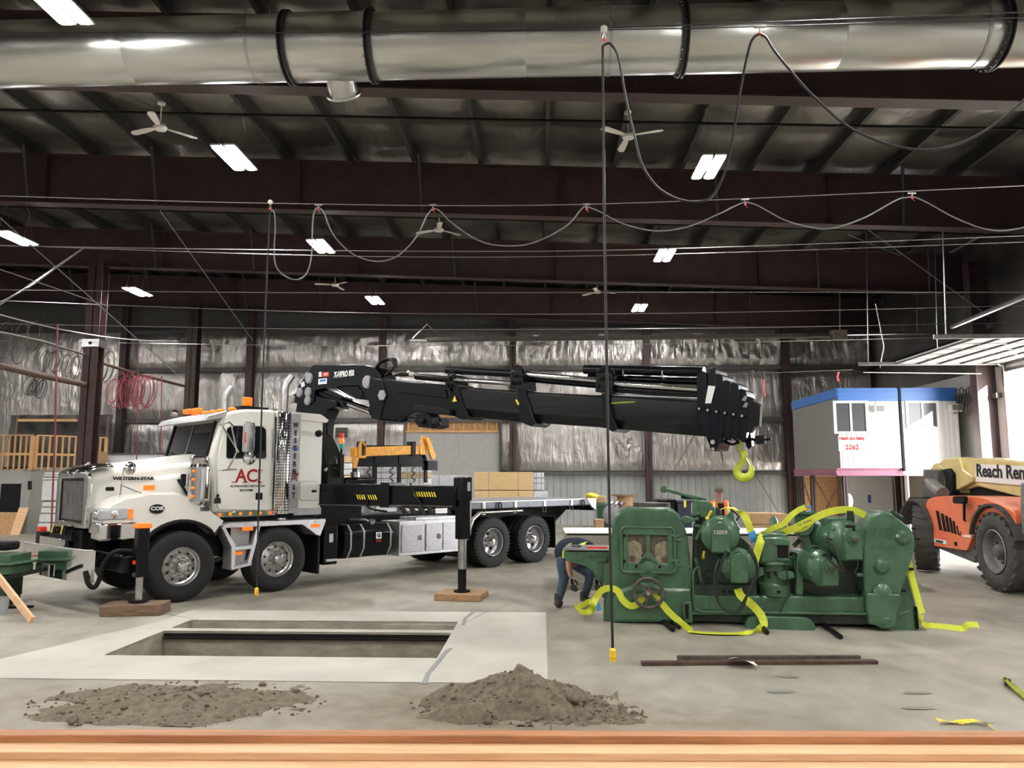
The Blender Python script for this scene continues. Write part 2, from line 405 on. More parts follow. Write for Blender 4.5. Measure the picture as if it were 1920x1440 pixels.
# pit walls and bottoms
def pit(x0, x1, y0, y1, zb):
    b = MB(); w = .12
    b.box(x0-w, x0, y0-w, y1+w, zb, -.002); b.box(x1, x1+w, y0-w, y1+w, zb, -.002)
    b.box(x0, x1, y1, y1+.08, zb, -.002); b.box(x0, x1, y0-.08, y0, zb, -.002); b.box(x0-w, x1+w, y0-w, y1+w, zb-.1, zb)
    return b.build('pit_wall', 'pit_concrete', floor, smooth=False)
pit(PX0, PX1, PA0, PA1, -.75); pit(PX0, PX1, PB0, PB1, -.55)
MB().box(PX0+.02, PX1-.02, PA1-.03, PA1-.002, -.06, -.02).box(PX0+.02, PX1-.02, PA1-.06, PA1-.002, -.085, -.075).build('pit_rail', 'black_matt', floor)
MB().box(-2.1, PX1-.001, PB1-.06, PB1-.001, -.4, -.03).build('pit_ledge', 'pit_concrete', floor)
# saw joints, cracks, stains and drag marks
mb = MB()
for x0, y0, x1, y1 in ((.06, 3, .06, 7.3), (-1.0, 10.35, -.75, 11.3), (-5.7, 11.1, -4.6, 10.4)):
    mb.bar((x0, y0, .0045), (x1, y1, .0045), .007, .002)
mb.build('floor_joint', 'rust_grey', floor, smooth=False)
dm('stain_grey', (.26, .275, .26), .5, var=.1); dm('stain_dark', (.235, .225, .20), .5, var=.15)
def stain(name, mm, px, py, rx, ry, rot=0.0, n=26):
    c = atZ(px, py, 0); pts = []
    for i in range(n):
        q = 2*pi*i/n; k = 1 + .3*noise.noise((cos(q)*2+px, sin(q)*2, py)); x, y = rx*cos(q)*k, ry*sin(q)*k
        pts.append((c.x + x*cos(rot) - y*sin(rot), c.y + x*sin(rot) + y*cos(rot)))
    return MB().add([(x, y, .0062) for x, y in pts], [tuple(range(n))]).build(name, mm, floor, smooth=False)
for px, py, rx, ry, ro in ((1475, 1269, .12, .05, 0), (1465, 1297, .13, .06, .2), (1720, 1300, .12, .04, 0), (1722, 1329, .14, .035, 0), (1310, 1155, .3, .03, 0)):
    stain('floor_stain', 'stain_dark', px, py, rx, ry, ro)
mb = MB().ribbon([(atZ(x, y, .0075), (1, 0, 0)) for x, y in ((795, 1282), (803, 1262), (818, 1245), (836, 1222), (846, 1215))], .05, .001)
mb.build('floor_scuff', 'stain_grey', floor, smooth=False)
MB().ribbon([(atZ(x, y, .0075), (1, 0, 0)) for x, y in ((868, 1172), (872, 1160), (884, 1150), (893, 1143))], .05, .001).build('floor_scuff', 'stain_grey', floor, smooth=False)

# ---- back wall: cladding sheets, girts, foil insulation, columns
wb_ = struct('wall_back', MB().box(XL, XR, YB, YB+.15, 0, 11.3).build('wall_back', 'girt', smooth=False))
cols = [-17.4, -12.05, -6.54, -1.16, 4.28, 9.86, 13.4]
dx0, dx1 = -5.55, -1.72      # boarded-up doorway
def sheet(x0, w, z0, z1, y):
    b = MB(); pts = []
    n = max(1, round(w/.27)); s = w/n
    for k in range(n):
        a = x0 + k*s
        pts += [(a, y), (a+s*.72, y), (a+s*.79, y-.035), (a+s*.93, y-.035)]
    pts.append((x0+w, y))
    vs = [(a, b_, z) for z in (z0, z1) for a, b_ in pts]; m = len(pts)
    return b.add(vs, [(i, i+1, m+i+1, m+i) for i in range(m-1)])
x = -17.0
while x < 13.3:
    w = min(1.08, 13.35-x)
    if not (x+w > dx0 and x < dx1): sheet(x, w, 0, 2.05, YB-.06).build('cladding_panel', 'wall_cladding', wb_, smooth=False)
    x += 1.08
for z, h in ((2.1, .12), (4.26, .16), (6.38, .16), (8.0, .14)):
    for i in range(len(cols)-1):
        if z < 3 and i == 2: continue
        MB().box(cols[i]+.1, cols[i+1]-.1, YB-.26, YB-.06, z-h/2, z+h/2).box(cols[i]+.1, cols[i+1]-.1, YB-.28, YB-.26, z-h/2-.02, z-h/2+.03).build('girt', 'girt', wb_)
def foil_panel(x0, x1, z0, z1, amp, seed):
    n = max(4, int((x1-x0)*14)); mz = max(4, int((z1-z0)*14))
    def fn(u, v):
        x = x0+(x1-x0)*u; z = z0+(z1-z0)*v; e = min(1, 6*min(v, 1-v))
        w = noise.noise((x*2.2+seed, z*.55, seed))*.5 + noise.noise((x*6+seed, z*1.5, 3))*.28 + noise.noise((x*1.1, z*3.4+seed, 9))*.35*v
        seam = .03*math.exp(-((x/1.22-round(x/1.22))*1.22/.03)**2)
        return (x, YB-.12 - e*(.05+amp*abs(w)) + seam, z)
    return MB().grid(fn, n, mz).build('foil_panel', 'wall_foil', wb_, ang=60)
for i in range(len(cols)-1):
    for z0, z1, a in ((2.18, 4.18, .10), (4.34, 6.3, .12), (6.46, 8.0, .26)):
        if i == 2 and z0 < 4:
            foil_panel(cols[i]+.1, dx0-.08, z0, z1, a, i); foil_panel(dx1+.08, cols[i+1]-.1, z0, z1, a, i+3); continue
        foil_panel(cols[i]+.1, cols[i+1]-.1, z0, z1, a, i*3.1+z0)
foil_panel(XL, cols[0]-.1, 2.2, 8.0, .14, 77)
def h_column(name, x, y, z0, z1, w, d, parent, m='red_oxide_dark', along='x'):
    b = MB()
    b.box(x-w/2, x+w/2, y-d/2, y-d/2+.025, z0, z1).box(x-w/2, x+w/2, y+d/2-.025, y+d/2, z0, z1).box(x-.012, x+.012, y-d/2, y+d/2, z0, z1)
    return b.build(name, m, parent, smooth=False)
for c in cols[:-1]: h_column('wall_column', c, YB-.45, 0, zroof(c)-.9, .26, .3, wb_, 'red_oxide')
# boarded doorway: drywall below, framed OSB above
MB().box(dx0, dx1, YB-.2, YB-.1, 0, 3.75).build('drywall_panel', 'drywall', wb_)
MB().box(dx0, dx1, YB-.16, YB-.1, 3.75, 4.5).build('osb_panel', 'osb', wb_)
for k in range(9):
    a = dx0 + .1 + k*(dx1-dx0-.2)/8 + (.06 if k % 3 == 1 else 0); MB().box(a-.025, a+.025, YB-.25, YB-.16, 3.82, 4.45).build('stud', 'timber', wb_)
MB().box(dx0, dx1, YB-.26, YB-.15, 3.74, 3.82).build('stud', 'timber', wb_)
for a in (dx0-.05, dx1+.05): MB().box(a-.05, a+.05, YB-.27, YB-.05, 0, 4.26).build('door_jamb', 'girt', wb_)
tube('loose_cord', 'grey_cable', wb_, spline([(-3.55, YB-.24, 3.74), (-3.4, YB-.24, 3.4), (-3.35, YB-.26, 2.9), (-3.6, YB-.27, 2.4), (-3.65, YB-.27, 2.0)], 5), .008, 5)
# vent louvre and torn foil patch
MB().box(-8.45, -7.95, YB-.3, YB-.2, 3.55, 3.95).build('vent', 'girt', wb_, .02)
for s in range(5): MB().box(-8.4, -8.0, YB-.33, YB-.3, 3.6+s*.065, 3.63+s*.065).build('slat', 'girt', wb_)
def torn(x, z, w, h, seed):
    def fn(u, v):
        return (x+w*(u-.5)*(1-.5*v)+.05*noise.noise((u*5, v*5, seed)), YB-.3-.12*abs(noise.noise((u*7, v*3, seed))), z-h*v)
    return MB().grid(fn, 10, 12).build('torn_foil', 'wall_foil', wb_, ang=20)
torn(3.3, 3.5, .75, .8, 4)
# cross bracing rods on the back wall
for p, q in (((1195+140, 760), (1265, 880)), ((1340, 762), (1465, 970))):
    tube('brace_rod', 'rust_grey', wb_, [atY(*p, YB-.4), atY(*q, YB-.4)], .012, 5)

# ---- right wall with the open vehicle door
DY0, DY1, DZ = 18.3, 22.7, 4.95
dm('right_liner', (.62, .60, .58), .5, var=.1, vs=1)
wr = struct('wall_right', MB().box(XR, XR+.2, YF, DY0, 0, 9.7).box(XR, XR+.2, DY1, YB, 0, 9.7).box(XR, XR+.2, DY0, DY1, DZ, 9.7).build('wall_right', 'right_liner', smooth=False))
MB().box(XR-.03, XR-.005, YF, YB, 5.15, 9.2).build('foil_panel', 'roof_foil', wr)
for z in (2.2, 4.3, 6.4): MB().box(XR-.18, XR-.02, DY1+.2, YB, z-.07, z+.07).build('girt', 'girt', wr)
for y in (6.1, 12.2, 17.9, 23.2): MB().box(XR-.62, XR-.01, y-.02, y+.02, 0, 8.4).box(XR-.64, XR-.61, y-.17, y+.17, 0, 8.4).build('wall_column', 'red_oxide', wr)
MB().box(XR-.04, XR+.02, DY0-.1, DY0, 0, DZ+.1).box(XR-.04, XR+.02, DY1, DY1+.1, 0, DZ+.1).box(XR-.04, XR+.02, DY0-.1, DY1+.1, DZ, DZ+.1).build('door_frame', 'steel', wr)
tube('conduit', 'grey_cable', wr, [(XR-.1, 23.9, 4.6), (XR-.1, 23.9, 3.0), (XR-.1, 24.3, 2.8), (XR-.1, 24.3, .5)], .03, 6)
# raised sectional door, hung level on its tracks
ZD = 5.22
dr = struct('door_1'); 
mt = MB().box(-.0, .6, 0, DY1-DY0-.2, 0, .045)
first = None
for k in range(5):
    x0 = 10.35 + k*.62
    if first is None: first = mt.build('door_panel', 'white_panel', dr, .008)
    else: place(first, 'door_panel', dr)
    dr.children[-1].location = (x0, DY0+.1, ZD)
ch = [c for c in dr.children]
for k, c in enumerate(ch): c.location = (10.35+k*.62, DY0+.1, ZD)
for k in range(6):
    MB().box(10.33+k*.62, 10.37+k*.62, DY0+.1, DY1-.1, ZD-.045, ZD).build('door_rib', 'girt', dr)
for j in range(6):
    y = DY0+.15+j*(DY1-DY0-.3)/5; MB().box(10.35, 13.44, y-.03, y+.03, ZD-.03, ZD-.001).build('door_stile', 'steel', dr)
for y in (DY0+.02, DY1-.02):
    MB().box(9.3, 13.3, y-.03, y+.03, ZD-.06, ZD+.05).build('door_track', 'steel', dr, .01)
    tube('door_track', 'steel', dr, spline([(13.2, y, ZD), (13.4, y, ZD-.1), (13.45, y, ZD-.4), (13.45, y, .1)], 5), .03, 6)
    for hx in (9.6, 11.6): tube('track_hanger', 'steel', dr, [(hx, y, ZD), (hx+.15, y, zroof(hx)-.3)], .018, 5)
tube('torsion_tube', 'steel', dr, [(9.5, DY1+.15, 4.99), (12.9, DY1+.15, 4.93)], .018, 6)
# ground outside the door (a yard)
struct('ground', MB().box(XR+.2, 70, -30, 70, -.06, -.01).build('ground', 'asphalt', smooth=False))

# ---- the walls beside and behind the camera
struct('wall_left', MB().box(XL-.15, XL, YF, YB, 0, 11.3).build('wall_left', 'wall_foil', smooth=False))
struct('wall_front', MB().box(XL, XR, YF-.15, YF, 0, 11.3).build('wall_front', 'wall_foil', smooth=False))

# ---- ceiling: sheeting, sagging foil between purlins, purlins, rafters
def deck(y0, y1): return [(XL, y0, zroof(XL)), (XR, y0, zroof(XR)), (XR, y1, zroof(XR)), (XL, y1, zroof(XL))]
ce = struct('ceiling', MB().add(deck(YF, YB)+[(a, b, c+.1) for a, b, c in deck(YF, YB)], [(0, 1, 2, 3), (4, 5, 6, 7)]).build('ceiling', 'girt', smooth=False))
PX = [.2+1.64*k for k in range(-16, 9)]
def roof_bay(x0, x1):
    def fn(u, v):
        x = x0+(x1-x0)*u; y = 1.0+(YB-1.0)*v
        s = .11*4*u*(1-u); seam = .05*math.exp(-((y/1.5-round(y/1.5))*1.5/.09)**2)
        w = noise.noise((x*1.3, y*2.6, 5))*.05 + noise.noise((x*4, y*7, 1))*.018
        return (x, y, zroof(x)-.03-s-abs(w)-.07*abs(sin(pi*y/1.5))*(.6+.4*noise.noise((x, y*.3, 2)))+seam*(4*u*(1-u)))
    return MB().grid(fn, 6, 170)
for i in range(len(PX)-1):
    if PX[i] < -22: continue
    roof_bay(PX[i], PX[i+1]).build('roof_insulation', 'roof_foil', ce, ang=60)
for x in PX:
    if x < -24 or x > 13.3: continue
    z = zroof(x)
    MB().box(x-.012, x+.012, 0, YB-.2, z-.37, z).box(x-.08, x+.012, 0, YB-.2, z-.38, z-.362).box(x-.012, x+.07, 0, YB-.2, z-.02, z).build('purlin', 'purlin', ce, smooth=False)
def rafter(y):
    b = MB(); f = .16
    def zb(x): return 8.27-.042*x
    def zt(x): return zroof(x)-.37
    for y0, y1, fa, fb in ((y-.012, y+.012, zb, zt), (y-f, y+f, lambda x: zb(x)-.03, zb), (y-f, y+f, zt, lambda x: zt(x)+.02)):
        b.add([(XL, y0, fa(XL)), (XR, y0, fa(XR)), (XR, y1, fa(XR)), (XL, y1, fa(XL)), (XL, y0, fb(XL)), (XR, y0, fb(XR)), (XR, y1, fb(XR)), (XL, y1, fb(XL))],
              [(0,3,2,1), (4,5,6,7), (0,1,5,4), (1,2,6,5), (2,3,7,6), (3,0,4,7)])
    b.build('rafter', 'red_oxide', ce, smooth=False)
    b = MB()
    for x in (-18.9, -12.5, -6.0, .5, 7.0): 
        if abs(y-12.2) > .1: b.box(x-.01, x+.01, y-.14, y+.14, zb(x), zt(x))
    if b.v: b.build('rafter_stiffener', 'red_oxide', ce, smooth=False)
for y in (0, 6.1, 12.2, 18.3, 24.4, 30.5): rafter(y)
for y, pxs in ((18.3, ((45, 285, 375), (286, 285, 378), (785, 285, 398), (1340, 300, 415), (1690, 310, 425))), (24.4, ((285, 425, 500), (470, 430, 505), (847, 445, 518), (1530, 460, 535), (1738, 465, 540))),
               (30.5, ((130, 530, 600), (455, 540, 600), (597, 545, 600), (890, 550, 606), (1405, 560, 620), (1660, 570, 625)))):
    for px, ya, yb_ in pxs:
        a = atY(px, ya, y-.7); b_ = atY(px+6, yb_, y-.16); tube('flange_brace', 'purlin', ce, [(a.x, y-.75, zroof(a.x)-.37), (b_.x, y-.12, 8.27-.042*b_.x)], .035, 6)
for y, c in ((24.4, -14.55),):
    cl = struct('pillar', MB().box(-.24, .24, -.2, -.17, 0, 8.95).box(-.24, .24, .17, .2, 0, 8.95).box(-.015, .015, -.2, .2, 0, 8.95).build('pillar', 'red_oxide', smooth=False))
    cl.location = (c, y-.25, 0); MB().box(-.28, .28, -.24, .24, 6.1, 6.35).build('bracket', 'steel', cl); cyl('knob', 'black_matt', cl, (0, -.26, 6.22), (0, -.24, 6.22), .05)
cl = struct('pillar', MB().box(-.2, .2, -.2, -.17, 0, 8.9).box(-.2, .2, .17, .2, 0, 8.9).box(-.015, .015, -.2, .2, 0, 8.9).build('pillar', 'red_oxide_dark', smooth=False)); cl.location = (-13.6, 29.2, 0)
# long rod bracing under the roof
for p, q, y0, y1 in (((0, 408), (330, 700), 17, 22), ((0, 505), (205, 575), 17, 20), ((0, 572), (160, 462), 18, 19), ((300, 395), (475, 640), 19, 30), ((1585, 400), (1920, 640), 19, 24), ((1590, 440), (1690, 480), 19, 23)):
    tube('brace_rod', 'grey_cable', ce, [atY(*p, y0), atY(*q, y1)], .014, 5)
# ================================================================== OVERHEAD THINGS
# spiral duct
DUY, DUZ, DUR = 10.55, 8.2, .47
duct = thing('ventilation_duct', 'large round galvanized ventilation duct running across the top of the hall', 'duct', (0, DUY, DUZ))
bands = [atY(x, 80, DUY).x for x in (-30, 545, 700, 1277, 1862)]
segs = [-14.0, bands[0], bands[1], bands[2], bands[3], bands[4], 13.3]
for i in range(6):
    a, b = segs[i], segs[i+1]; n = 1 if i in (2, 5) else 2
    for k in range(n):
        x0 = a+(b-a)*k/n; x1 = a+(b-a)*(k+1)/n; g = DUR*(1.03 if i == 2 else 1)
        MB().lathe((x0, 0, 0), (1, 0, 0), [(g-.004, 0), (g-.004, .03), (g, .04), (g, x1-x0-.01), (g-.004, x1-x0)], 48, False, False).build('duct_section', 'duct', duct, ang=50)
for i, x in enumerate(bands):
    MB().lathe((x-.04, 0, 0), (1, 0, 0), [(DUR, 0), (DUR+.055, 0), (DUR+.055, .02), (DUR+.02, .03), (DUR+.02, .05), (DUR+.055, .06), (DUR+.055, .08), (DUR, .08)], 48, False, False).build('flange_ring', 'duct_band' if i else 'steel', duct, ang=30)
    b = MB()
    for k in range(24): q = 2*pi*k/24; b.sphere((x-.055, (DUR+.035)*cos(q), (DUR+.035)*sin(q)), .012, 6, m=4)
    b.build('bolt', 'steel', duct, kind='stuff')
tx = atY(628, 150, DUY).x
MB().lathe((tx, .22, -.28), (.05, .75, -.62), [(.22, 0), (.22, .30), (.27, .30), (.27, .33), (.2, .33)], 24).build('branch_spigot', 'duct', duct, ang=30)
for x in (-9, -4.2, 1.0, 6.2, 11):
    MB().ribbon([((x, (DUR+.01)*cos(t), (DUR+.01)*sin(t)), (1, 0, 0)) for t in [pi+.0+pi*k/10 for k in range(11)]], .04, .004).bar((x, -.47, 0), (x, -.47, zroof(x)-8.5), .03, .004, (1, 0, 0)).bar((x, .47, 0), (x, .47, zroof(x)-8.5), .03, .004, (1, 0, 0)).build('hanger_strap', 'steel', duct)

# high-bay lamps
def make_lamp():
    t = thing('high_bay_lamp', 'x', 'lamp')
    for s in (-1, 1):
        MB().box(s*.13-.105, s*.13+.105, -.6, .6, .012, .05).build('housing', 'lamp_case', t, .01)
        MB().prism(rrect(s*.13-.095, -.57, s*.13+.095, .57, .07), .0, .012, 'z').build('diffuser', 'lamp_glow', t)
    box('driver', 'lamp_case', t, -.05, .05, -.25, .25, .05, .12, .01)
    for y in (-.45, .45): tube('hanging_wire', 'steel_wire', t, [(-.15, y, .05), (0, y, .8), (.15, y, .05)], .004, 4)
    tube('hanging_wire', 'steel_wire', t, [(0, -.45, .8), (0, 0, 1.25), (0, .45, .8)], .004, 4)
    return t
lamp0 = make_lamp()
lamps = [(440, 298, 'high bay lamp shining above the truck cab, left of centre below the duct'), (1328, 315, 'high bay lamp shining in the first row above the crane tip'), (95, -2, 'high bay lamp half hidden above the duct at the far left'),
         (30, 448, 'high bay lamp at the left edge beside the crossed rods'), (602, 463, 'high bay lamp in the middle row above the crane boom base'), (1246, 480, 'high bay lamp in the middle row above the crane boom end'),
         (1925, 498, 'high bay lamp cut by the right edge above the raised door'), (258, 548, 'far high bay lamp beside the steel pillar'), (703, 564, 'small far high bay lamp above the crane boom pivot'),
         (1199, 578, 'small far high bay lamp above the middle of the crane boom'), (1718, 593, 'far high bay lamp over the blue trimmed site office')]
n0 = 0
pos = []
for px, py, lb in lamps:
    p = atZ(px, py, 8.0); t = lamp0 if n0 == 0 else copy_tree(lamp0); n0 += 1
    t.location = p; t['label'] = lb; t['group'] = 'high bay lamps'; pos.append(p)
for x in (-21.5, -13.4, -5.8, 3.4, 10.5):
    for y in (-4.5, 1.4, 7.6):  # the rows behind and above the viewer
        if x == -5.8 and y == 7.6: continue
        t = copy_tree(lamp0); t.location = (x, y, 8.05); t['label'] = 'high bay lamp above the viewer, %s row, %s column' % ({-4.5: 'rear', 1.4: 'middle', 7.6: 'front'}[y], {-21.5: 'far left', -13.4: 'left', -5.8: 'inner left', 3.4: 'inner right', 10.5: 'right'}[x]); t['group'] = 'near high bay lamps'
for y in (13.5, 19.5, 25.5):
    t = copy_tree(lamp0); t.location = (-21.5, y, 8.2); t['label'] = 'high bay lamp by the left wall, %s of three' % {13.5: 'nearest', 19.5: 'middle', 25.5: 'farthest'}[y]; t['group'] = 'near high bay lamps'

# ceiling fans
def make_fan():
    t = thing('ceiling_fan', 'x', 'fan')
    MB().lathe((0, 0, -.02), (0, 0, 1), [(.03, 0), (.11, .01), (.13, .05), (.10, .1), (.04, .13)], 20).build('motor', 'white_enamel', t)
    cyl('downrod', 'white_enamel', t, (0, 0, .1), (0, 0, .5), .014)
    MB().lathe((0, 0, .46), (0, 0, 1), [(.02, 0), (.07, .03), (.07, .07)], 16).build('canopy', 'white_enamel', t)
    for k in range(3):
        q = 2*pi*k/3+.5; b = MB()
        pts = [(.1, -.03), (.28, -.06), (.6, -.075), (.68, -.05), (.69, .02), (.62, .07), (.28, .055), (.1, .03)]
        vs = [(x*cos(q)-y*sin(q), x*sin(q)+y*cos(q), z+.15*y-.02*(x/.7)**2) for z in (.03, .038) for x, y in pts]; m = len(pts)
        b.add(vs, [tuple(range(m)), tuple(range(2*m-1, m-1, -1))]+[(i, i+m, (i+1) % m+m, (i+1) % m) for i in range(m)])
        b.build('blade', 'white_enamel', t)
    return t
fan0 = make_fan(); n0 = 0
for px, py, rz, lb in ((300, 242, .25, 'white three blade ceiling fan hanging left under the duct'), (1178, 258, 1.2, 'white three blade ceiling fan behind the hanging black cable'), (823, 433, 2.3, 'white ceiling fan above the crane boom, in the second bay'),
                       (628, 536, .9, 'small far ceiling fan left, near the far lamp'), (1120, 549, 1.9, 'small far ceiling fan right, over the boom middle')):
    t = fan0 if n0 == 0 else copy_tree(fan0); n0 += 1; t.location = atZ(px, py, 8.45); t.rotation_euler = (0, 0, rz); t['label'] = lb; t['group'] = 'ceiling fans'

# pipes and wires under the roof
def pipe(name, lb, cat, pts, r, m, n=8, **k): return tag(tube(name, m, None, pts, r, n), lb, cat, **k)
pipe('sprinkler_pipe', 'thin black pipe running level under the first bay roof', 'pipe', [atY(-60, 205, 14.2), atY(960, 225, 14.2), atY(1980, 243, 14.2)], .028, 'black_matt')
pipe('sprinkler_pipe', 'thin black pipe under the second bay below the rafter', 'pipe', [atY(-60, 386, 20.0), atY(960, 413, 20.0), atY(1930, 442, 20.0)], .022, 'black_matt')
wires = [((-40, 366), (507, 381), (1100, 383), (1960, 346), 11.8, .008), ((-40, 460), (640, 470), (1200, 468), (1960, 440), 14.5, .009), ((-40, 458), (640, 480), (1200, 478), (1960, 452), 14.7, .008), ((-40, 543), (600, 549), (1250, 548), (1960, 548), 17.8, .009),
         ((-40, 562), (600, 585), (1200, 588), (1960, 572), 19.2, .009), ((-40, 606), (600, 617), (1250, 616), (1960, 604), 22.4, .01), ((-40, 638), (600, 648), (1200, 645), (1960, 628), 25.4, .01)]
wl = ['second steel cable from the front carrying grey looped cord', 'steel cable just above its twin, behind the looped cords', 'steel cable just below its twin, behind the looped cords', 'steel cable crossing in front of the far lamps',
      'steel cable just below the far lamp row', 'steel cable crossing over the foil wall top', 'farthest steel cable crossing over the crane boom']
for (a, b, c, d, y, r), lb in zip(wires, wl):
    pipe('steel_cable', lb, 'cable', spline([atY(*a, y), atY(*b, y), atY(*c, y), atY(*d, y)], 8), r, 'steel_wire', 6, group='steel cables across the hall')
YA = 7.5
pipe('steel_cable', 'nearest dark steel cable strung in front of the duct, upper strand', 'cable', spline([atY(-40, 61, YA), atY(560, 61, YA), atY(1130, 52, YA), atY(1960, 21, YA)], 8), .006, 'black_cable', 6, group='steel cables across the hall')
pipe('steel_cable', 'nearest dark steel cable strung in front of the duct, lower strand', 'cable', spline([atY(900, 59, YA), atY(1130, 56, YA), atY(1420, 50, YA), atY(1960, 31, YA)], 8), .005, 'black_cable', 6, group='steel cables across the hall')

def trolley(px, py, y, lb, wheel=True):
    p = atY(px, py, y); t = thing('cable_trolley', lb, 'trolley', p, 0, 'cable trolleys')
    if wheel:
        MB().lathe((0, -.02, 0), (0, 1, 0), [(.02, 0), (.038, .004), (.03, .02), (.038, .036), (.02, .04)], 14).build('wheel', 'white_enamel', t)
        tube('hook', 'steel', t, [(0, 0, 0), (0, 0, -.05), (.015, 0, -.07), (.015, 0, -.1), (0, 0, -.115), (-.015, 0, -.1), (-.01, 0, -.06)], .005, 5)
    else:
        box('rail', 'steel', t, -.06, .06, -.015, .015, -.01, .01, .003); cyl('hook', 'steel', t, (0, 0, 0), (0, 0, -.06), .005)
    MB().sphere((0, 0, -.115 if wheel else -.08), .018, 8, (1.2, 1, .9), 5).tube([(0, 0, -.09), (.03, 0, -.13)], .005, 4).build('tape_tie', 'pink_tape', t)
    return t
trolley(1132, 55, YA, 'round white pulley trolley on the cable in front of the duct')
trolley(1424, 50, YA, 'small trolley with pink tie in front of the duct, right', False)
trolley(507, 379, 11.8, 'round pulley trolley above the truck cab')
for px, py, lb in ((597, 384, 'small trolley above the lamp over the crane base'), (812, 384, 'small trolley above the middle ceiling fan'), (1100, 383, 'small trolley left of the long black drop cord'), (1397, 374, 'small trolley with pink tie above the boom tip'), (1710, 362, 'small trolley with pink tie at the far right')):
    trolley(px, py, 11.8, lb, False)
def festoon(y, L, r, m, lb, name='festoon_cable', k=8):
    return pipe(name, lb, 'cable', spline([atY(a, b, y) for a, b in L], k), r, m, 7)
festoon(YA, [(1131, 86), (1138, 82), (1146, 84), (1160, 110), (1175, 190), (1190, 255), (1205, 310), (1232, 350), (1268, 372), (1300, 378), (1330, 372), (1352, 340), (1370, 280), (1390, 160), (1405, 90), (1414, 70), (1424, 64)], .0135, 'black_cable', 'thick black rubber cable looping from the pulley up to the next trolley')
festoon(YA, [(1424, 64), (1436, 70), (1452, 95), (1480, 130), (1520, 175), (1580, 230), (1640, 262), (1700, 278), (1750, 280), (1800, 268), (1850, 243), (1900, 205), (1950, 160)], .0135, 'black_cable', 'thick black rubber cable sagging to the right edge below the duct')
festoon(11.8, [(508, 396), (514, 398), (516, 430), (514, 470), (518, 500), (535, 518), (558, 524), (575, 512), (584, 480), (586, 420), (590, 395), (597, 388)], .011, 'grey_cable', 'grey looped cord between the pulley and first trolley above the truck')
festoon(11.8, [(597, 388), (608, 400), (625, 440), (660, 475), (705, 490), (745, 480), (780, 445), (800, 405), (812, 390)], .011, 'grey_cable', 'grey cord swag hanging above the crane boom base')
festoon(11.8, [(812, 390), (825, 396), (850, 420), (900, 452), (950, 461), (1000, 455), (1060, 425), (1090, 392), (1100, 387)], .011, 'grey_cable', 'grey cord swag hanging in the middle above the boom')
festoon(11.8, [(1100, 387), (1125, 397), (1170, 420), (1230, 433), (1290, 425), (1350, 400), (1385, 383), (1397, 379)], .011, 'grey_cable', 'grey cord swag right of the long black drop cord')
festoon(11.8, [(1397, 379), (1420, 385), (1470, 412), (1520, 426), (1560, 428), (1620, 408), (1680, 375), (1700, 370), (1710, 368)], .011, 'grey_cable', 'grey cord swag above the crane boom tip')
festoon(11.8, [(1710, 368), (1735, 378), (1790, 408), (1850, 430), (1900, 430), (1960, 415)], .011, 'grey_cable', 'grey cord swag at the right edge')
def drop(px0, py0, px1, py1, y, r, lb):
    t = thing('drop_cord', lb, 'cable', (0, 0, 0), 0, 'drop cords with yellow plugs')
    L = spline([atY(px0, py0, y), atY(px0+(px1-px0)*.3-2, py0+(py1-py0)*.3, y), atY(px0+(px1-px0)*.7-2, py0+(py1-py0)*.7, y), atY(px1, py1, y)], 6)
    tube('cord', 'black_cable', t, L, r, 7); e = L[-1]; tr = V((0, 0, r*4))
    MB().lathe(e+tr, (0, 0, -1), [(r*1.3, 0), (r*2.4, r*1.5), (r*2.4, r*6), (r*1.8, r*6.4), (r*2.2, r*6.8), (r*2.2, r*9)], 10).build('plug', 'yellow_plug', t, ang=30)
    return t
drop(1130, 86, 1149, 1226, YA, .0135, 'long black drop cord with yellow plug hanging before the green machine')
drop(506, 398, 481, 1108, 11.7, .013, 'long black drop cord with yellow plug hanging before the truck wheels')

# radiant tube heater and shiny pipe
t = thing('tube_heater', 'long dark radiant tube heater hung under the roof above the boom', 'heater')
a, b = atY(806, 637, 26), atY(1508, 630, 26)
b_ = MB(); d = b-a
b_.add([a+V((0, y, z)) for y, z in ((-.14, -.05), (-.06, .08), (.06, .08), (.14, -.05))]+[b+V((0, y, z)) for y, z in ((-.14, -.05), (-.06, .08), (.06, .08), (.14, -.05))], [(0, 1, 5, 4), (1, 2, 6, 5), (2, 3, 7, 6)]).build('reflector', 'girt', t, smooth=False)
tube('burner_tube', 'rust_grey', t, [a-V((.6, 0, .03)), b+V((1, 0, -.03))], .05, 10)
tube('end_cap', 'steel', t, [a-V((.7, 0, .03)), a-V((.1, 0, .03))], .055, 10)
tube('wire_hanger', 'steel_wire', t, [a+V((-.6, 0, .05)), a+V((-.1, 0, .55)), a+V((.4, 0, .05))], .012, 5)
p = atY(1572, 628, 26)
box('burner_box', 'rust_grey', t, p.x-.25, p.x+.25, p.y-.15, p.y+.15, p.z-.16, p.z+.16, .02)
tube('flue_pipe', 'steel', t, [p, atY(1730, 625, 26), atY(1850, 628, 26)], .06, 10)
for px in (1575, 1720): q = atY(px, 620, 26); tube('hanger', 'steel', t, [q, q+V((.1, 0, 2.2))], .02, 5)
pipe('hanging_conduit', 'thin galvanized pipe hung from the roof before the office', 'pipe', [atY(1642, 570, 24), atY(1658, 650, 24), atY(1650, 690, 24)], .02, 'steel')
pipe('tube_heater', 'short shiny radiant tube slanting at upper right', 'heater', [atY(1785, 613, 18), atY(1960, 540, 13)], .05, 'steel')
fl = pipe('flagged_wire', 'thin wire with pink flag strip left of the site office', 'wire', [atY(1250, 705, 23), atY(1420, 700, 23), atY(1600, 693, 23)], .006, 'steel_wire', 5)
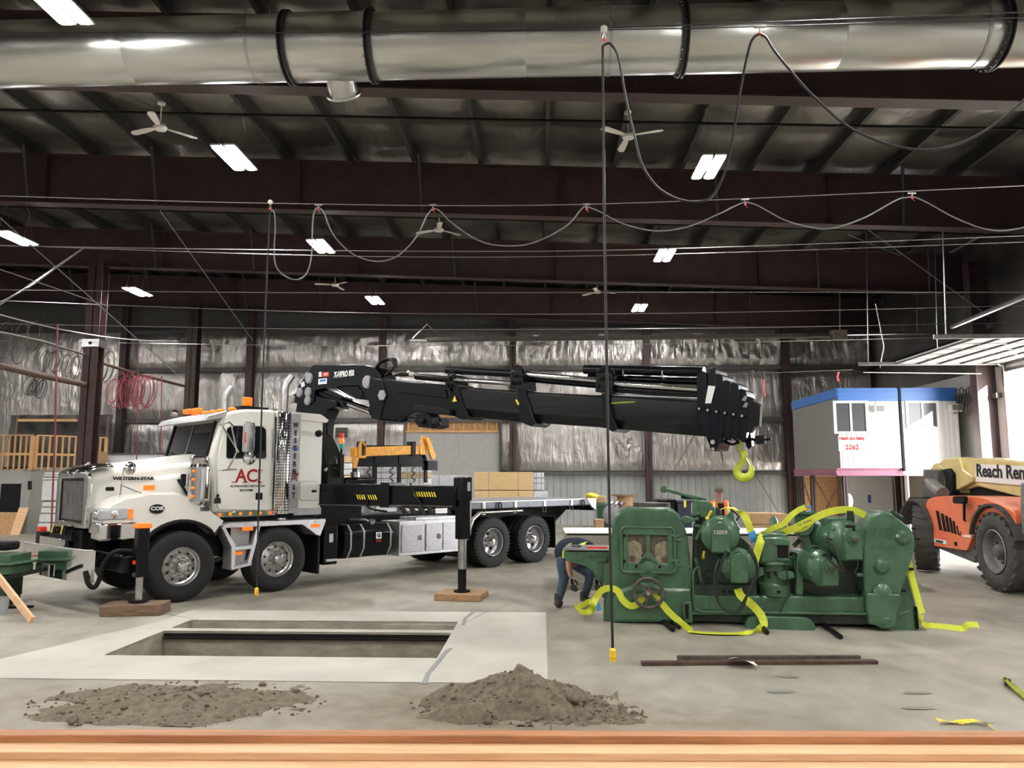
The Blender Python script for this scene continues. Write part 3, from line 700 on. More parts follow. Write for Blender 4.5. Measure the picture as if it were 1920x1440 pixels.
a = atY(1573, 697, 23); MB().ribbon([(a, (1, 0, 0)), (a-V((.05, 0, .15)), (1, .3, 0)), (a-V((.03, 0, .28)), (1, -.3, 0))], .06, .004).build('flag', 'pink_tape', fl)
a = atY(1433, 712, 23); MB().ribbon([(a, (1, 0, 0)), (a-V((.03, 0, .2)), (1, .5, 0)), (a-V((-.01, 0, .5)), (1, -.5, 0))], .04, .004).build('flag', 'pink_tape', fl)
# ================================================================== TRUCK
T = Frame(-5.51, 11.81, 47.3)
tr = thing('crane_truck', 'white long-nose truck with chrome grille, twin steer axles and black flatbed', 'truck', T.o, T.a)
def steer_wheel(parent, x, y0, s):
    """s=+1: outer face at y0, body towards +y"""
    cz = .535; t = MB()
    pr = [(.275, .05), (.30, .02), (.40, -.005), (.48, .0), (.515, .02), (.533, .05), (.535, .10), (.520, .105), (.520, .115), (.535, .12), (.535, .165), (.520, .17), (.520, .18), (.535, .185), (.535, .23), (.520, .235), (.520, .245), (.535, .25), (.533, .30), (.515, .33), (.48, .35), (.40, .355), (.28, .33)]
    t.lathe((x, y0, cz), (0, s, 0), pr, 56, False, False)
    tyre = t.build('tyre', 'rubber', parent, ang=30)
    b = MB().lathe((x, y0, cz), (0, s, 0), [(.285, .035), (.295, .02), (.285, .012), (.268, .03), (.262, .085), (.24, .095), (.175, .06), (.165, .05), (.09, .05)], 40, False, True)
    rim = b.build('rim', 'rim_alu', tyre, ang=25)
    MB().lathe((x, y0, cz), (0, s, 0), [(.03, -.09), (.062, -.085), (.09, -.06), (.098, -.02), (.105, .05)], 24).build('hub_cap', 'rim_alu', tyre, ang=30)
    b = MB(); h = MB()
    for k in range(10):
        q = 2*pi*k/10+.1; b.lathe((x+.135*cos(q), y0+s*.01, cz+.135*sin(q)), (0, -s, 0), [(.017, -.045), (.017, .03), (.008, .05)], 8)
        q2 = q+.3; h.cyl((x+.212*cos(q2), y0+s*.078, cz+.212*sin(q2)), (x+.212*cos(q2), y0+s*.070, cz+.212*sin(q2)), .019, n=10)
    b.build('lug_nuts', 'rim_alu', tyre, kind='stuff'); h.build('hand_holes', 'black_matt', tyre, kind='stuff'); return tyre
def drive_wheel(parent, x, y0, s, hub=True):
    cz = .525; t = MB()
    for o in (0, .33):
        t.lathe((x, y0+s*o, cz), (0, s, 0), [(.29, .04), (.33, .0), (.42, -.005), (.49, .015), (.522, .05), (.525, .09), (.505, .095), (.505, .11), (.525, .115), (.525, .18), (.505, .185), (.505, .2), (.525, .205), (.522, .25), (.49, .285), (.42, .3), (.29, .28)], 48, False, False)
    for k in range(40):
        q = 2*pi*k/40
        for o in (.02, .215): 
            c = V((x+.508*cos(q), y0+s*(o+.03), cz+.508*sin(q))); e = V((x+.508*cos(q+.07), y0+s*(o+.03), cz+.508*sin(q+.07)))
            t.bar(c, e, .06, .05, (cos(q), 0, sin(q)))
    tyre = t.build('tyre', 'rubber', parent, ang=30)
    MB().lathe((x, y0, cz), (0, s, 0), [(.285, .03), (.30, .012), (.29, .0), (.275, .02), (.27, .15), (.25, .17), (.2, .19), (.09, .19)], 40, False, True).build('rim', 'brushed', tyre, ang=25)
    MB().lathe((x, y0, cz), (0, s, 0), [(.02, .0), (.06, .01), (.09, .04), (.10, .09), (.115, .19)], 24).build('hub_cap', 'chrome', tyre, ang=30)
    h = MB()
    for k in range(5): q = 2*pi*k/5+.3; h.lathe((x+.17*cos(q), y0+s*.185, cz+.17*sin(q)), (0, -s, 0), [(.032, -.01), (.032, .012)], 10)
    h.build('hand_holes', 'black_matt', tyre, kind='stuff'); return tyre
for x in (0, 1.6): steer_wheel(tr, x, 0, 1); steer_wheel(tr, x, 2.5, -1)
for x in (6.6, 7.9): drive_wheel(tr, x, 0, 1); drive_wheel(tr, x, 2.5, -1)
# chassis
for y in (.82, 1.6): box('frame_rail', 'black_matt', tr, -1.1, 9.3, y, y+.08, .72, 1.0)
for x in (0, 1.6, 6.6, 7.9): cyl('axle', 'black_matt', tr, (x, .3, .5), (x, 2.2, .5), .075)
box('engine_sump', 'black_matt', tr, -.9, .9, .9, 1.6, .6, 1.15, .05); box('crossmember', 'black_matt', tr, 2.4, 9.2, .7, 1.8, .98, 1.16)
box('inner_wing', 'black_matt', tr, -.75, 2.3, .42, .5, .62, 1.28)
# hood: lofted shell
secs = [(-1.17, .62, 1.20, 1.99, 2.05), (-1.0, .66, 1.15, 2.02, 2.09), (-.6, .74, 1.15, 2.06, 2.145), (-.1, .84, 1.2, 2.11, 2.21), (.42, .94, 1.28, 2.18, 2.29)]
def hood_sec(x, hw, zb, zs, zt):
    out = [(x, -hw, zb)]
    for k in range(5): a = pi*k/8*1.0; out.append((x, -hw*1.0+(.16)*(1-cos(a)), zs-.10+.10*sin(a)))
    out.append((x, -hw*.5, zt-.01)); out.append((x, 0, zt))
    return out
vs = []; m = None
for S in secs:
    half = hood_sec(*S); full = half+[(x, -y, z) for x, y, z in half[-2::-1]]; m = len(full); vs += [(x, 1.25+y, z) for x, y, z in full]
b = MB(); b.add(vs, [(k*m+i, k*m+i+1, (k+1)*m+i+1, (k+1)*m+i) for k in range(len(secs)-1) for i in range(m-1)]+[tuple(range(m))])
hood = b.build('hood', 'white_paint', tr, ang=50)
text('lettering', 'WESTERN-STAR', .062, 'dark_text', hood, (-.61, .490, 1.875), (R(90), 0, R(-7.5)), xs=1.3, bold=.004, label='dark chromed lettering')
MB().prism(rrect(-.06, -.03, .06, .03, .02), 0, .02).build('marker_light', 'black_matt', hood); hood.children[-1].location = (-.93, .52, 1.72)
tube('hood_latch', 'black_matt', hood, [(.02, .37, 1.86), (.10, .30, 1.70), (.17, .30, 1.58)], .022, 8)
# fenders
def fender(side):
    arch = [(.0+.70*cos(a), .53+.70*sin(a)) for a in [pi*(.79-.56*k/12) for k in range(13)]]
    arch = [(-.60, 1.08)]+[p for p in arch if -.58 < p[0] < .6]+[(.62, 1.12)]
    top = [(.66, 1.20), (.50, 1.34), (.2, 1.58), (-.1, 1.66), (-.5, 1.66), (-.85, 1.60), (-1.05, 1.50), (-1.14, 1.36), (-1.16, 1.08)]
    o = arch+top; y0, y1 = (.02, .62) if side > 0 else (2.48, 1.88)
    cy = [(x, z) for x, z in o]; n = len(o); b = MB()
    vs = []
    for (yy, k, zz) in ((y0+(.05 if side > 0 else -.05), 1, -.025), (y0+(.0), 1.0, -.08), (y1, 1, 0.0)):
        pass
    L = [[(x*.995, y0+.05*side, z-.00 if z < 1.3 else z-.03) for x, z in o], [(x, y0+.16*side, z) for x, z in o], [(x, y1, z+.03 if z > 1.4 else z) for x, z in o]]
    for ring in L: vs += ring
    fs = [tuple(range(n))]+[(k*n+i, k*n+(i+1) % n, (k+1)*n+(i+1) % n, (k+1)*n+i) for k in range(2) for i in range(n)]
    f = b.add(vs, fs).build('fender', 'white_paint', tr, ang=40)
    lip = [(x, z) for x, z in arch]
    MB().tube([(x, y0+.05*side, z-.01) for x, z in lip], .032, 8).build('wheel_arch_trim', 'black_matt', f)
    return f
fn_ = fender(1); fender(-1)
text('lettering', '1028', .085, 'dark_text', fn_, (.33, .055, 1.395), (R(90), 0, 0), xs=.9, bold=.003)
text('lettering', 'GVW 51,000 KG', .075, 'dark_text', tr, (1.29, .235, 1.44), (R(90), 0, 0), xs=.85, bold=.002)
bd = prism('badge', 'black_matt', fn_, circ(0, 0, 1, 24), 0, .012); bd.scale = (.11, 1, .07); bd.location = (-.40, .045, 1.42)
text('lettering', 'COR', .075, 'white_text', fn_, (-.40, .04, 1.425), (R(90), 0, 0), xs=1.2, bold=.003)
hl = box('headlight', 'clear_lens', fn_, -1.185, -.80, .05, .42, 1.27, 1.44, .03); MB().sphere((-1.17, .2, 1.355), .07, 12).sphere((-1.0, .045, 1.355), .055, 12, (1, .3, 1)).build('lamp_bulb', 'chrome', hl)
box('turn_signal', 'orange_lens', fn_, -.80, -.74, .04, .1, 1.28, 1.43, .01)
box('side_marker', 'orange_lens', fn_, -.60, -.44, .06, .12, 1.70, 1.78, .01)
# polished lower corner panel in front of the wheel
prism('bumper_corner', 'chrome', tr, [(-1.2, 1.24), (-1.2, .98), (-.66, .98), (-.66, 1.24)], .06, .4, bev=.03)
# grille
gx = -1.20
g = MB().ring_prism([(y, z) for y, z in [(.50, 1.14), (.47, 1.9), (.62, 1.97), (1.88, 1.97), (2.03, 1.9), (2.0, 1.14)]], [(y, z) for y, z in [(.66, 1.22), (.66, 1.86), (.7, 1.88), (1.8, 1.88), (1.84, 1.86), (1.84, 1.22)]], 0, .07)
g.v = [(gx-.06+d, y, z) for (y, d, z) in g.v]
grille = g.build('grille_surround', 'chrome', tr, .015)
MB().box(gx-.02, gx+.02, .66, 1.84, 1.2, 1.88).build('grille_screen', 'screen', grille)
b = MB()
for k in range(28): y = .70+k*.0415; b.box(gx-.03, gx-.02, y-.006, y+.006, 1.24, 1.84)
b.build('grille_bars', 'steel', grille, kind='stuff')
MB().box(gx-.045, gx-.03, .66, 1.84, 1.84, 1.89).box(gx-.045, gx-.03, .66, 1.84, 1.2, 1.25).box(gx-.045, gx-.03, .66, .71, 1.2, 1.89).box(gx-.045, gx-.03, 1.79, 1.84, 1.2, 1.89).build('grille_frame', 'black_matt', grille)
b = MB()  # curved chrome crown
N = 8; vs = []
for k in range(N+1):
    a = pi/2*k/N; x = -1.26+.36*(1-cos(a)); z = 1.93+.17*sin(a)
    for y in (.50-.02*0, .66, 1.25, 1.84, 2.0): vs.append((x, y, z-(.05 if y in (.50, 2.0) else 0)*(k/N)+.02*(1-abs(y-1.25)/.8)*(k/N)))
b.add(vs, [(k*5+i, k*5+i+1, (k+1)*5+i+1, (k+1)*5+i) for k in range(N) for i in range(4)]); cr = b.build('grille_crown', 'chrome', tr, ang=60)
so = cr.modifiers.new('s', 'SOLIDIFY'); so.thickness = .012
MB().bar((-1.29, 1.25, 1.90), (-1.02, 1.25, 2.13), .04, .03).bar((-1.27, .95, 2.0), (-1.25, 1.25, 1.92), .03, .02).bar((-1.27, 1.55, 2.0), (-1.25, 1.25, 1.92), .03, .02).build('hood_ornament', 'chrome', cr, .006)
# bumpers
bm_ = MB(); bx = -1.86
L = [(-1.30, -.05), (-1.38, .0), (-1.44, .35), (-1.52, 1.15), (-1.60, 2.0), (-1.60, 2.32)]
vs = [(x, y, z) for z in (.42, .86) for x, y in L]; n = len(L)
vs += [(x+.05, y, z) for z in (.42, .86) for x, y in L]
bm_.add(vs, [(i, i+1, n+i+1, n+i) for i in range(n-1)]+[(2*n+i, 2*n+i+1, 3*n+i+1, 3*n+i) for i in range(n-1)]+[(n+i, n+i+1, 3*n+i+1, 3*n+i) for i in range(n-1)]+[(i, i+1, 2*n+i+1, 2*n+i) for i in range(n-1)]+[(0, n, 3*n, 2*n), (n-1, 2*n-1, 4*n-1, 3*n-1)])
bump = bm_.build('bumper', 'chrome', tr, ang=30)
tube('bumper_highlight', 'alu', bump, [(x+.02, y, .865) for x, y in L], .014, 6)  # bright tube added to stand in for the highlight on the upper edge
prism('tow_plate', 'steel', bump, [(1.02, .43), (1.36, .43), (1.36, .60), (1.02, .60)], -1.555, -1.53, 'x', .004)
box('upper_bumper', 'chrome', tr, -1.32, -1.24, 1.2, 2.55, .74, .95, .012)
box('bumper_shelf', 'black_matt', tr, -1.2, -1.0, .75, 2.2, .8, 1.1)
box('winch_beam', 'black_matt', tr, -1.35, -1.1, .7, 2.0, .45, .75, .02)
b = MB()
for k in range(9): 
    y = 1.0+k*.13; b.box(-1.3, -1.2, y-.05, y+.05, .94, 1.02).cyl((-1.28, y, 1.0), (-1.28, y, 1.06+.03*(k % 3)), .025, n=8)
    b.tube([(-1.28, y, 1.05), (-1.22, y+.05, 1.12), (-1.18, y+.04, 1.05)], .012, 5)
b.build('hydraulic_valves', 'black_matt', tr, kind='stuff')
for y in (.7, .9, 1.4): cyl('lever_handle', 'yellow_stripe' if y > .8 else 'black_matt', tr, (-1.32, y+.5, 1.02), (-1.30, y+.5, 1.16), .012)
box('corner_lamp', 'red_lens', tr, -1.3, -1.2, 2.62, 2.85, 1.0, 1.08, .01); box('corner_lamp_housing', 'black_matt', tr, -1.3, -1.15, 2.6, 2.87, .72, 1.0, .02)
# front stabiliser: beam, leg, cylinder
fl_ = box('front_stabiliser', 'black_paint', tr, -1.0, -.78, -.42, 2.3, .55, .78, .01)
MB().box(-1.0, -.98, -.30, 1.3, .78, .80).build('edge_strip', 'steel', fl_)
box('leg_housing', 'black_paint', fl_, -.88, -.72, -.60, -.44, .50, 1.18, .015); box('leg_cap', 'orange_lens', fl_, -.90, -.70, -.62, -.42, 1.18, 1.245, .01, label='orange cap')
cyl('leg_cylinder', 'steel', fl_, (-.80, -.52, .50), (-.80, -.52, .18), .048); cyl('foot_plate', 'black_matt', fl_, (-.80, -.52, .16), (-.80, -.52, .19), .13)
MB().box(-.89, -.88, -.56, -.47, .68, .73).build('reflector', 'red_lens', fl_)
tube('hydraulic_hose', 'black_matt', fl_, spline([(-.82, -.2, .83), (-1.05, -.2, .84), (-1.16, -.12, .66), (-1.2, -.1, .45), (-1.26, -.1, .36), (-1.33, -.08, .42), (-1.36, -.02, .58)], 5), .034, 10)
# ---- cab
def cab_shell():
    o = [(.56, 1.32), (.48, 2.20), (.62, 2.82), (.72, 2.97), (1.0, 3.04), (1.55, 3.06), (1.60, 3.05), (1.60, 1.32)]
    return prism('cab', 'white_paint', tr, fillet(o, [0, .03, .08, .1, .1, 0, 0, 0], 3), .25, 2.25, bev=.07)
cab = cab_shell()
# windscreen set in front of the shell
ws = MB(); 
ws.add([(.462, .42, 2.22), (.462, 2.08, 2.22), (.602, 2.06, 2.80), (.602, .44, 2.80), (.50, .42, 2.22), (.50, 2.08, 2.22), (.64, 2.06, 2.80), (.64, .44, 2.80)], [(0, 1, 2, 3), (4, 7, 6, 5), (0, 4, 5, 1), (1, 5, 6, 2), (2, 6, 7, 3), (3, 7, 4, 0)])
wsc = ws.build('windscreen', 'glass_dark', cab); MB().bar((.455, 1.25, 2.22), (.595, 1.25, 2.80), .025, .02, (1, 0, 0)).build('divider', 'grey_cable', wsc)
MB().bar((.46, .40, 2.20), (.605, .42, 2.82), .05, .04, (1, 0, 0)).bar((.46, 2.1, 2.20), (.605, 2.08, 2.82), .05, .04, (1, 0, 0)).bar((.46, .4, 2.205), (.46, 2.1, 2.205), .04, .04).build('windscreen_seal', 'black_matt', wsc)
MB().bar((.44, .7, 2.23), (.47, 1.15, 2.33), .015, .02).bar((.44, 1.4, 2.23), (.47, 1.85, 2.33), .015, .02).build('wiper', 'black_matt', wsc)
MB().box(.5, .6, 1.0, 1.3, 2.26, 2.5).build('cab_interior', 'drywall', wsc) if False else None
# door
D = lambda L, d=.245: T.pts(L, d)
dr_ = prism('door', 'white_paint', cab, fillet(D([(407, 955), (406, 872), (420, 795), (494, 797), (509, 802), (510, 957)]), .05, 3), .225, .26, bev=.008)
prism('door_window', 'glass_dark', dr_, fillet(D([(424, 858), (425, 805), (434, 800), (490, 801), (496, 806), (496, 858)]), .03, 3), .215, .23)
MB().tube([(a, .222, z) for a, z in fillet(D([(424, 859), (425, 804), (434, 799), (491, 800), (497, 806), (497, 859)]), .03, 3)], .008, 5, True).build('window_seal', 'black_matt', dr_)
box('door_handle', 'black_matt', dr_, *[T.p(479, 932, .22)[0], T.p(491, 932, .22)[0]], .19, .225, T.p(479, 937, .22)[1], T.p(479, 924, .22)[1], .01)
c = T.p(463, 893, .22); text('lettering', 'ACI', .30, 'red_text', dr_, (c[0]+.03, .218, c[1]), (R(90), 0, 0), xs=.95, bold=.004, label='large red lettering', spacing=.95)
b = MB()   # serifs of the red letters
c0 = c[0]+.03
for sx in (-.245, -.055, .205): b.box(c0+sx-.045, c0+sx+.045, .214, .219, c[1]-.106, c[1]-.092)
b.box(c0+.16, c0+.25, .214, .219, c[1]+.094, c[1]+.108).build('serif', 'red_text', dr_)
text('lettering', 'ALTERNATIVE CARTAGE INC', .050, 'dark_text', dr_, (c[0]+.03, .218, c[1]-.165), (R(90), 0, 0), xs=.95)
text('lettering', '604.579.9980', .050, 'dark_text', dr_, (c[0]+.0, .218, c[1]-.235), (R(90), 0, 0), xs=.85)
q = T.p(408, 937, .22); MB().prism([(q[0]-.06, q[1]-.06), (q[0]+.06, q[1]-.06), (q[0]+.05, q[1]+.02), (q[0]+.02, q[1]+.04), (q[0]-.02, q[1]+.04), (q[0]-.05, q[1]+.02)], .218, .224).lathe((q[0], .224, q[1]+.065), (0, -1, 0), [(.028, 0), (.028, .006)], 12).build('decal', 'dark_text', dr_)
# sleeper
so_ = [(1.64, 1.30), (1.64, 3.03), (2.38, 3.02), (2.52, 2.93), (2.52, 1.30)]
sl = prism('sleeper', 'white_paint', tr, fillet(so_, [0, .04, .08, .08, 0], 3), .22, 2.28, bev=.05)
prism('sleeper_cap', 'white_paint', sl, fillet([(1.60, 2.93), (1.60, 3.05), (2.45, 3.03), (2.62, 2.93), (2.56, 2.88)], .03, 3), .19, 2.31, bev=.03)
lo = fillet(D([(562, 938), (562, 903), (596, 903), (597, 938)], .215), .04, 4)
prism('locker_door', 'white_paint', sl, lo, .205, .235, bev=.006); MB().tube([(a, .216, z) for a, z in lo], .006, 5, True).build('seal', 'grey_cable', sl.children[-1])
q = T.p(589, 921, .2); box('latch', 'black_matt', sl.children[1], q[0]-.05, q[0]+.05, .19, .21, q[1]-.02, q[1]+.02, .01)
box('sill_strip', 'brushed', sl, 1.98, 2.52, .21, .24, 1.24, 1.36)
q = T.p(600, 812, .15); MB().lathe((q[0]+.0, .15, q[1]), (-.8, -.5, -.2), [(.03, 0), (.06, .02), (.06, .08), (.05, .09)], 14).build('work_lamp', 'black_matt', sl)
# visor, beacons, horns, marker lamps
v = MB().add([(.63, .22, 2.86), (.63, 2.28, 2.86), (.74, 2.24, 3.0), (.74, .26, 3.0), (.33, .24, 2.80), (.33, 2.26, 2.80), (.40, 2.22, 2.90), (.40, .28, 2.90)], [(0, 1, 2, 3), (4, 7, 6, 5), (0, 4, 5, 1), (1, 5, 6, 2), (2, 6, 7, 3), (3, 7, 4, 0)]).build('sun_visor', 'brushed', tr, .02)
for y in (.5, .95, 1.25, 1.55, 2.0): MB().sphere((.92, y, 3.045), .05, 10, (1.6, 1, .8)).build('marker_light', 'orange_lens', cab)
for y, x in ((2.0, .78), (1.7, .8)): box('beacon', 'orange_lens', cab, x-.06, x+.06, y-.16, y+.1, 3.04, 3.13, .02)
bc = cyl('beacon', 'orange_lens', cab, (1.16, .45, 3.11), (1.16, .45, 3.26), .085, bev=.015); cyl('beacon_base', 'black_matt', cab, (1.16, .45, 3.02), (1.16, .45, 3.11), .06)
MB().box(1.0, 1.5, .35, .6, 3.05, 3.10).build('beacon_bracket', 'black_matt', cab)
cyl('work_light', 'chrome', cab, (.66, 2.2, 3.06), (.56, 2.2, 3.06), .06)
# exhaust stacks
ex = thing_ = MB().lathe((1.66, .08, 1.28), (0, 0, 1), [(.115, 0), (.12, .02), (.12, 1.70), (.10, 1.74)], 24).build('muffler_shield', 'chrome', tr)
b = MB()
for k in range(34):
    for j in range(9): q = pi+.25+j*.32; z = 1.34+k*.048; b.sphere((1.66+.12*cos(q), .08+.12*sin(q), z), .0115, 5, m=3)
b.build('perforations', 'black_matt', ex, kind='stuff')
tube('tail_pipe', 'steel', ex, [(1.66, .08, 2.9), (1.66, .08, 3.42), (1.68, .08, 3.52), (1.78, .08, 3.66)], .062, 14)
tube('tail_pipe', 'steel', tr, [(1.66, 2.42, 2.4), (1.66, 2.42, 3.42), (1.68, 2.42, 3.52), (1.78, 2.42, 3.66)], .065, 14)
pn = box('stack_panel', 'brushed', tr, 1.80, 2.0, .10, .13, 1.28, 3.0, .005)
for k, chh in enumerate('WESTERN ST'): 
    if chh != ' ': text('lettering', chh, .12, 'dark_text', pn, (1.90, .096, 2.80-k*.135), (R(90), 0, 0), xs=.8, bold=.006)
prism('emblem', 'white_text', pn, circ(1.9, 2.62, .07, 16), .1, .102); prism('emblem', 'blue_trim', pn, circ(1.9, 2.42, .07, 16, pi, 2*pi, False), .1, .102)
prism('emblem', 'red_text', pn, [(1.9, 2.08), (1.94, 1.98), (1.99, 1.97), (1.95, 1.90), (1.97, 1.82), (1.9, 1.86), (1.83, 1.82), (1.85, 1.90), (1.81, 1.97), (1.86, 1.98)], .1, .102)
# air cleaner
q0 = T.p(380, 934, .1); ac = MB().lathe((.25, .12, 1.50), (0, 0, 1), [(.07, -.04), (.11, 0), (.165, .02), (.165, .56), (.14, .60), (.15, .62), (.15, .70), (.12, .73)], 32).build('air_cleaner', 'chrome', tr, ang=30)
MB().lathe((.25, .12, 1.50), (0, 0, 1), [(.172, .03), (.172, .06)], 32).lathe((.25, .12, 1.50), (0, 0, 1), [(.172, .53), (.172, .56)], 32).build('clamp_band', 'steel', ac)
for k in range(4): MB().sphere((.10, -.0, 1.60+k*.13), .03, 8, (1, .8, .8)).build('marker_light', 'orange_lens', ac)
MB().box(.02, .10, .24, .30, 1.75, 1.95).build('side_lamp', 'black_matt', ac, .02)
# mirrors
mr = MB().tube([(.60, .24, 2.74), (.62, -.05, 2.78), (.66, -.12, 2.72)], .014, 6).tube([(.60, .24, 2.0), (.62, -.1, 2.02), (.75, -.12, 2.02)], .014, 6).tube([(.62, -.08, 2.02), (.74, -.12, 2.3), (.64, -.08, 2.76)], .013, 6).tube([(.62, .2, 2.74), (.78, -.1, 2.3)], .012, 6).build('mirror_bracket', 'chrome', tr)
prism('mirror', 'chrome', mr, fillet([(.84, 2.30), (.84, 2.80), (1.03, 2.80), (1.03, 2.30)], .05, 4), -.14, -.08, bev=.01)
MB().lathe((.95, -.14, 2.20), (0, 1, 0), [(.03, -.03), (.10, -.015), (.11, .02), (.08, .05)], 20).build('round_mirror', 'chrome', mr)
box('reflector', 'red_lens', mr, .85, .87, -.15, -.14, 2.45, 2.62)
hm = MB().tube([(-.88, .45, 1.52), (-.86, .30, 1.6), (-.84, .26, 2.02), (-.78, .28, 2.08), (-.7, .3, 2.06)], .012, 6).tube([(-.86, .30, 1.78), (-.5, .25, 1.62), (-.42, .25, 1.55)], .01, 6).build('hood_mirror_bracket', 'chrome', tr)
MB().lathe((-.74, .28, 2.03), (-.5, .85, 0), [(.04, -.05), (.09, -.03), (.105, .0), (.10, .02)], 20).build('hood_mirror', 'chrome', hm)
for a, z0, z1 in ((1.55, 2.05, 2.75), (1.95, 1.5, 2.7)): pass
tube('grab_handle', 'chrome', tr, [(1.53, .24, 2.72), (1.53, .17, 2.70), (1.53, .17, 1.62), (1.53, .24, 1.60)], .015, 8)
# sill with marker lights, tread plate, steps
box('cab_sill', 'chrome', tr, .60, 1.62, .18, .26, 1.25, 1.34, .01)
for k in range(6): q = T.p(402+k*20, 955, .17); MB().lathe((q[0], .18, 1.30), (0, -1, 0), [(.035, 0), (.03, .015), (.012, .022)], 14).build('marker_light', 'orange_lens', tr.children[-1] if k == 0 else tr['sill']) if False else None
sill = tr.children[-1]
for k in range(6): MB().lathe((.64+k*.175, .18, 1.298), (0, -1, 0), [(.032, 0), (.026, .015), (.01, .022)], 14).build('marker_light', 'orange_lens', sill)
tp_ = prism('tread_plate', 'tread_plate', tr, [(.62, 1.13), (.62, 1.09), (2.02, 1.09), (2.30, .90), (2.38, .88), (2.48, 1.12), (2.48, 1.17), (.72, 1.17)], -.02, .55, bev=.008)
box('side_marker', 'orange_lens', tp_, 2.19, 2.36, -.035, -.015, 1.03, 1.09, .01); box('side_marker', 'orange_lens', tp_, .94, 1.12, -.03, .0, 1.03, 1.09, .01)
box('step_light', 'clear_lens', tp_, 1.62, 1.75, .05, .15, 1.17, 1.21, .01)
# step frame between the front wheels
MB().prism([(.60, 1.10), (.66, 1.10), (.84, .80), (.84, .42), (.78, .42), (.77, .78)], -.01, .3).prism([(1.20, 1.10), (1.26, 1.10), (1.12, .50), (1.05, .48)], -.01, .3).prism([(.78, .42), (.78, .47), (1.13, .52), (1.12, .47)], -.02, .32).prism([(.83, .72), (.83, .78), (1.14, .80), (1.13, .74)], -.02, .32).build('step_frame', 'tread_plate', tr, .006)
box('step_back', 'brushed', tr, .80, 1.12, .1, .13, .47, 1.08); box('side_marker', 'orange_lens', tr, .86, 1.0, .06, .1, .64, .70, .01)
box('mudflap', 'black_matt', tr, 2.38, 2.42, .05, .6, .22, 1.05); box('mudflap', 'black_matt', tr, 8.62, 8.65, .05, .65, .28, .98)
# ---- fuel tank, tool boxes
b = MB(); o = [(.02, .62), (.14, .44), (.52, .40), (.66, .52), (.66, .95), (.52, 1.03), (.14, 1.03), (.02, .90)]
tk = b.prism(o, 2.92, 4.0, 'x').build('fuel_tank', 'black_paint', tr, .03)
for x in (3.02, 3.30, 3.90): MB().prism([(y*1.0+(-.008 if y < .3 else .008), z+(-.008 if z < .7 else .008)) for y, z in o], x, x+.035, 'x').build('strap', 'brushed', tk)
MB().lathe((3.55, .12, 1.03), (-.1, -.35, 1), [(.035, 0), (.035, .04), (.06, .045), (.06, .08), (.03, .09)], 16).build('filler_cap', 'steel', tk); tube('overflow_pipe', 'steel', tk, spline([(3.5, .15, 1.08), (3.4, .2, 1.12), (3.2, .35, 1.10)], 4), .025, 8)
MB().box(3.58, 3.70, .008, .012, .76, .88).build('sticker', 'white_text', tk); text('lettering', 'HIAB', .05, 'red_text', tk, (3.64, .012, .72), (R(90), 0, 0), bold=.004); text('lettering', 'G', .1, 'dark_text', tk, (3.64, .006, .82), (R(90), 0, 0), bold=.006)
bb = box('battery_box', 'black_paint', tr, 2.50, 2.78, .05, .6, .36, 1.05, .015); box('label', 'clear_lens', bb, 2.6, 2.68, .04, .05, .75, .9); box('step_plate', 'alu', bb, 2.53, 2.75, .0, .05, .42, .46)
tb = box('tool_box', 'alu', tr, 4.12, 5.68, .02, .62, .40, 1.06, .01)
for x0, x1 in ((4.17, 4.70), (4.76, 5.18), (5.20, 5.64)):
    d_ = box('tool_box_door', 'brushed', tb, x0, x1, .0, .022, .46, .99, .008)
    if x1 < 5.5: box('latch', 'chrome', d_, x1-.13, x1-.05, -.015, .0, .68, .79, .008)
    for z in (.56, .86): box('hinge', 'steel', d_, x0+.01, x0+.08, -.008, 0, z, z+.03)
for x in (4.3, 4.9, 5.5): pass
box('box_lid', 'alu', tb, 4.55, 5.66, .06, .6, 1.06, 1.12, .008)
dm('rail_alu', (.10, .105, .125), .4, .4, var=.3, vs=4)
# ---- flatbed deck
DK0, DK1 = 5.7, 10.05
dk = box('deck', 'black_matt', tr, DK0, DK1, .04, 2.46, 1.22, 1.36)
box('side_rail', 'rail_alu', dk, DK0, DK1, -.01, .04, 1.24, 1.375, .006); box('side_rail', 'alu', dk, DK0, DK1, 2.46, 2.51, 1.24, 1.39, .006); box('deck_floor', 'alu', dk, DK0, DK1, .04, 2.46, 1.36, 1.385)
prism('rear_corner', 'alu', dk, [(9.75, 1.39), (10.08, 1.39), (10.08, 1.12), (9.93, 1.18)], -.015, .03)
box('rear_beam', 'black_matt', dk, 9.95, 10.08, .05, 2.45, 1.1, 1.38)
for k in range(4):
    x = 6.3+k*.95; box('strap_winch', 'white_enamel', dk, x-.04, x+.04, -.03, .0, 1.24, 1.38, .004); tube('strap_hook', 'steel', dk, [(x-.05, -.01, 1.22), (x-.05, -.01, 1.12), (x+.05, -.01, 1.12), (x+.05, -.01, 1.22)], .01, 5)
for x in (6.75, 9.55): tube('ring', 'black_matt', dk, [(x+.05*cos(t), -.04, 1.28+.09*sin(t)) for t in [2*pi*i/12 for i in range(12)]], .014, 6, True)
prism('underbody', 'black_matt', tr, [(8.5, 1.22), (9.95, 1.22), (9.3, .78), (8.6, .72)], .7, 1.8)
mg = MB().bar((5.85, .05, .62), (6.02, .05, 1.0), .03, .10, (0, 1, 0)).bar((6.0, .05, 1.0), (6.25, .05, 1.17), .03, .10, (0, 1, 0)).bar((6.22, .05, 1.16), (7.5, .05, 1.17), .03, .10, (0, 1, 0)).build('mudguard_edge', 'white_paint', tr)
MB().bar((5.87, .35, .60), (6.04, .35, .98), .6, .02, (1, 0, 0)).bar((6.04, .35, .98), (6.27, .35, 1.15), .6, .02, (0, 0, 1)).build('mudguard', 'black_matt', tr)
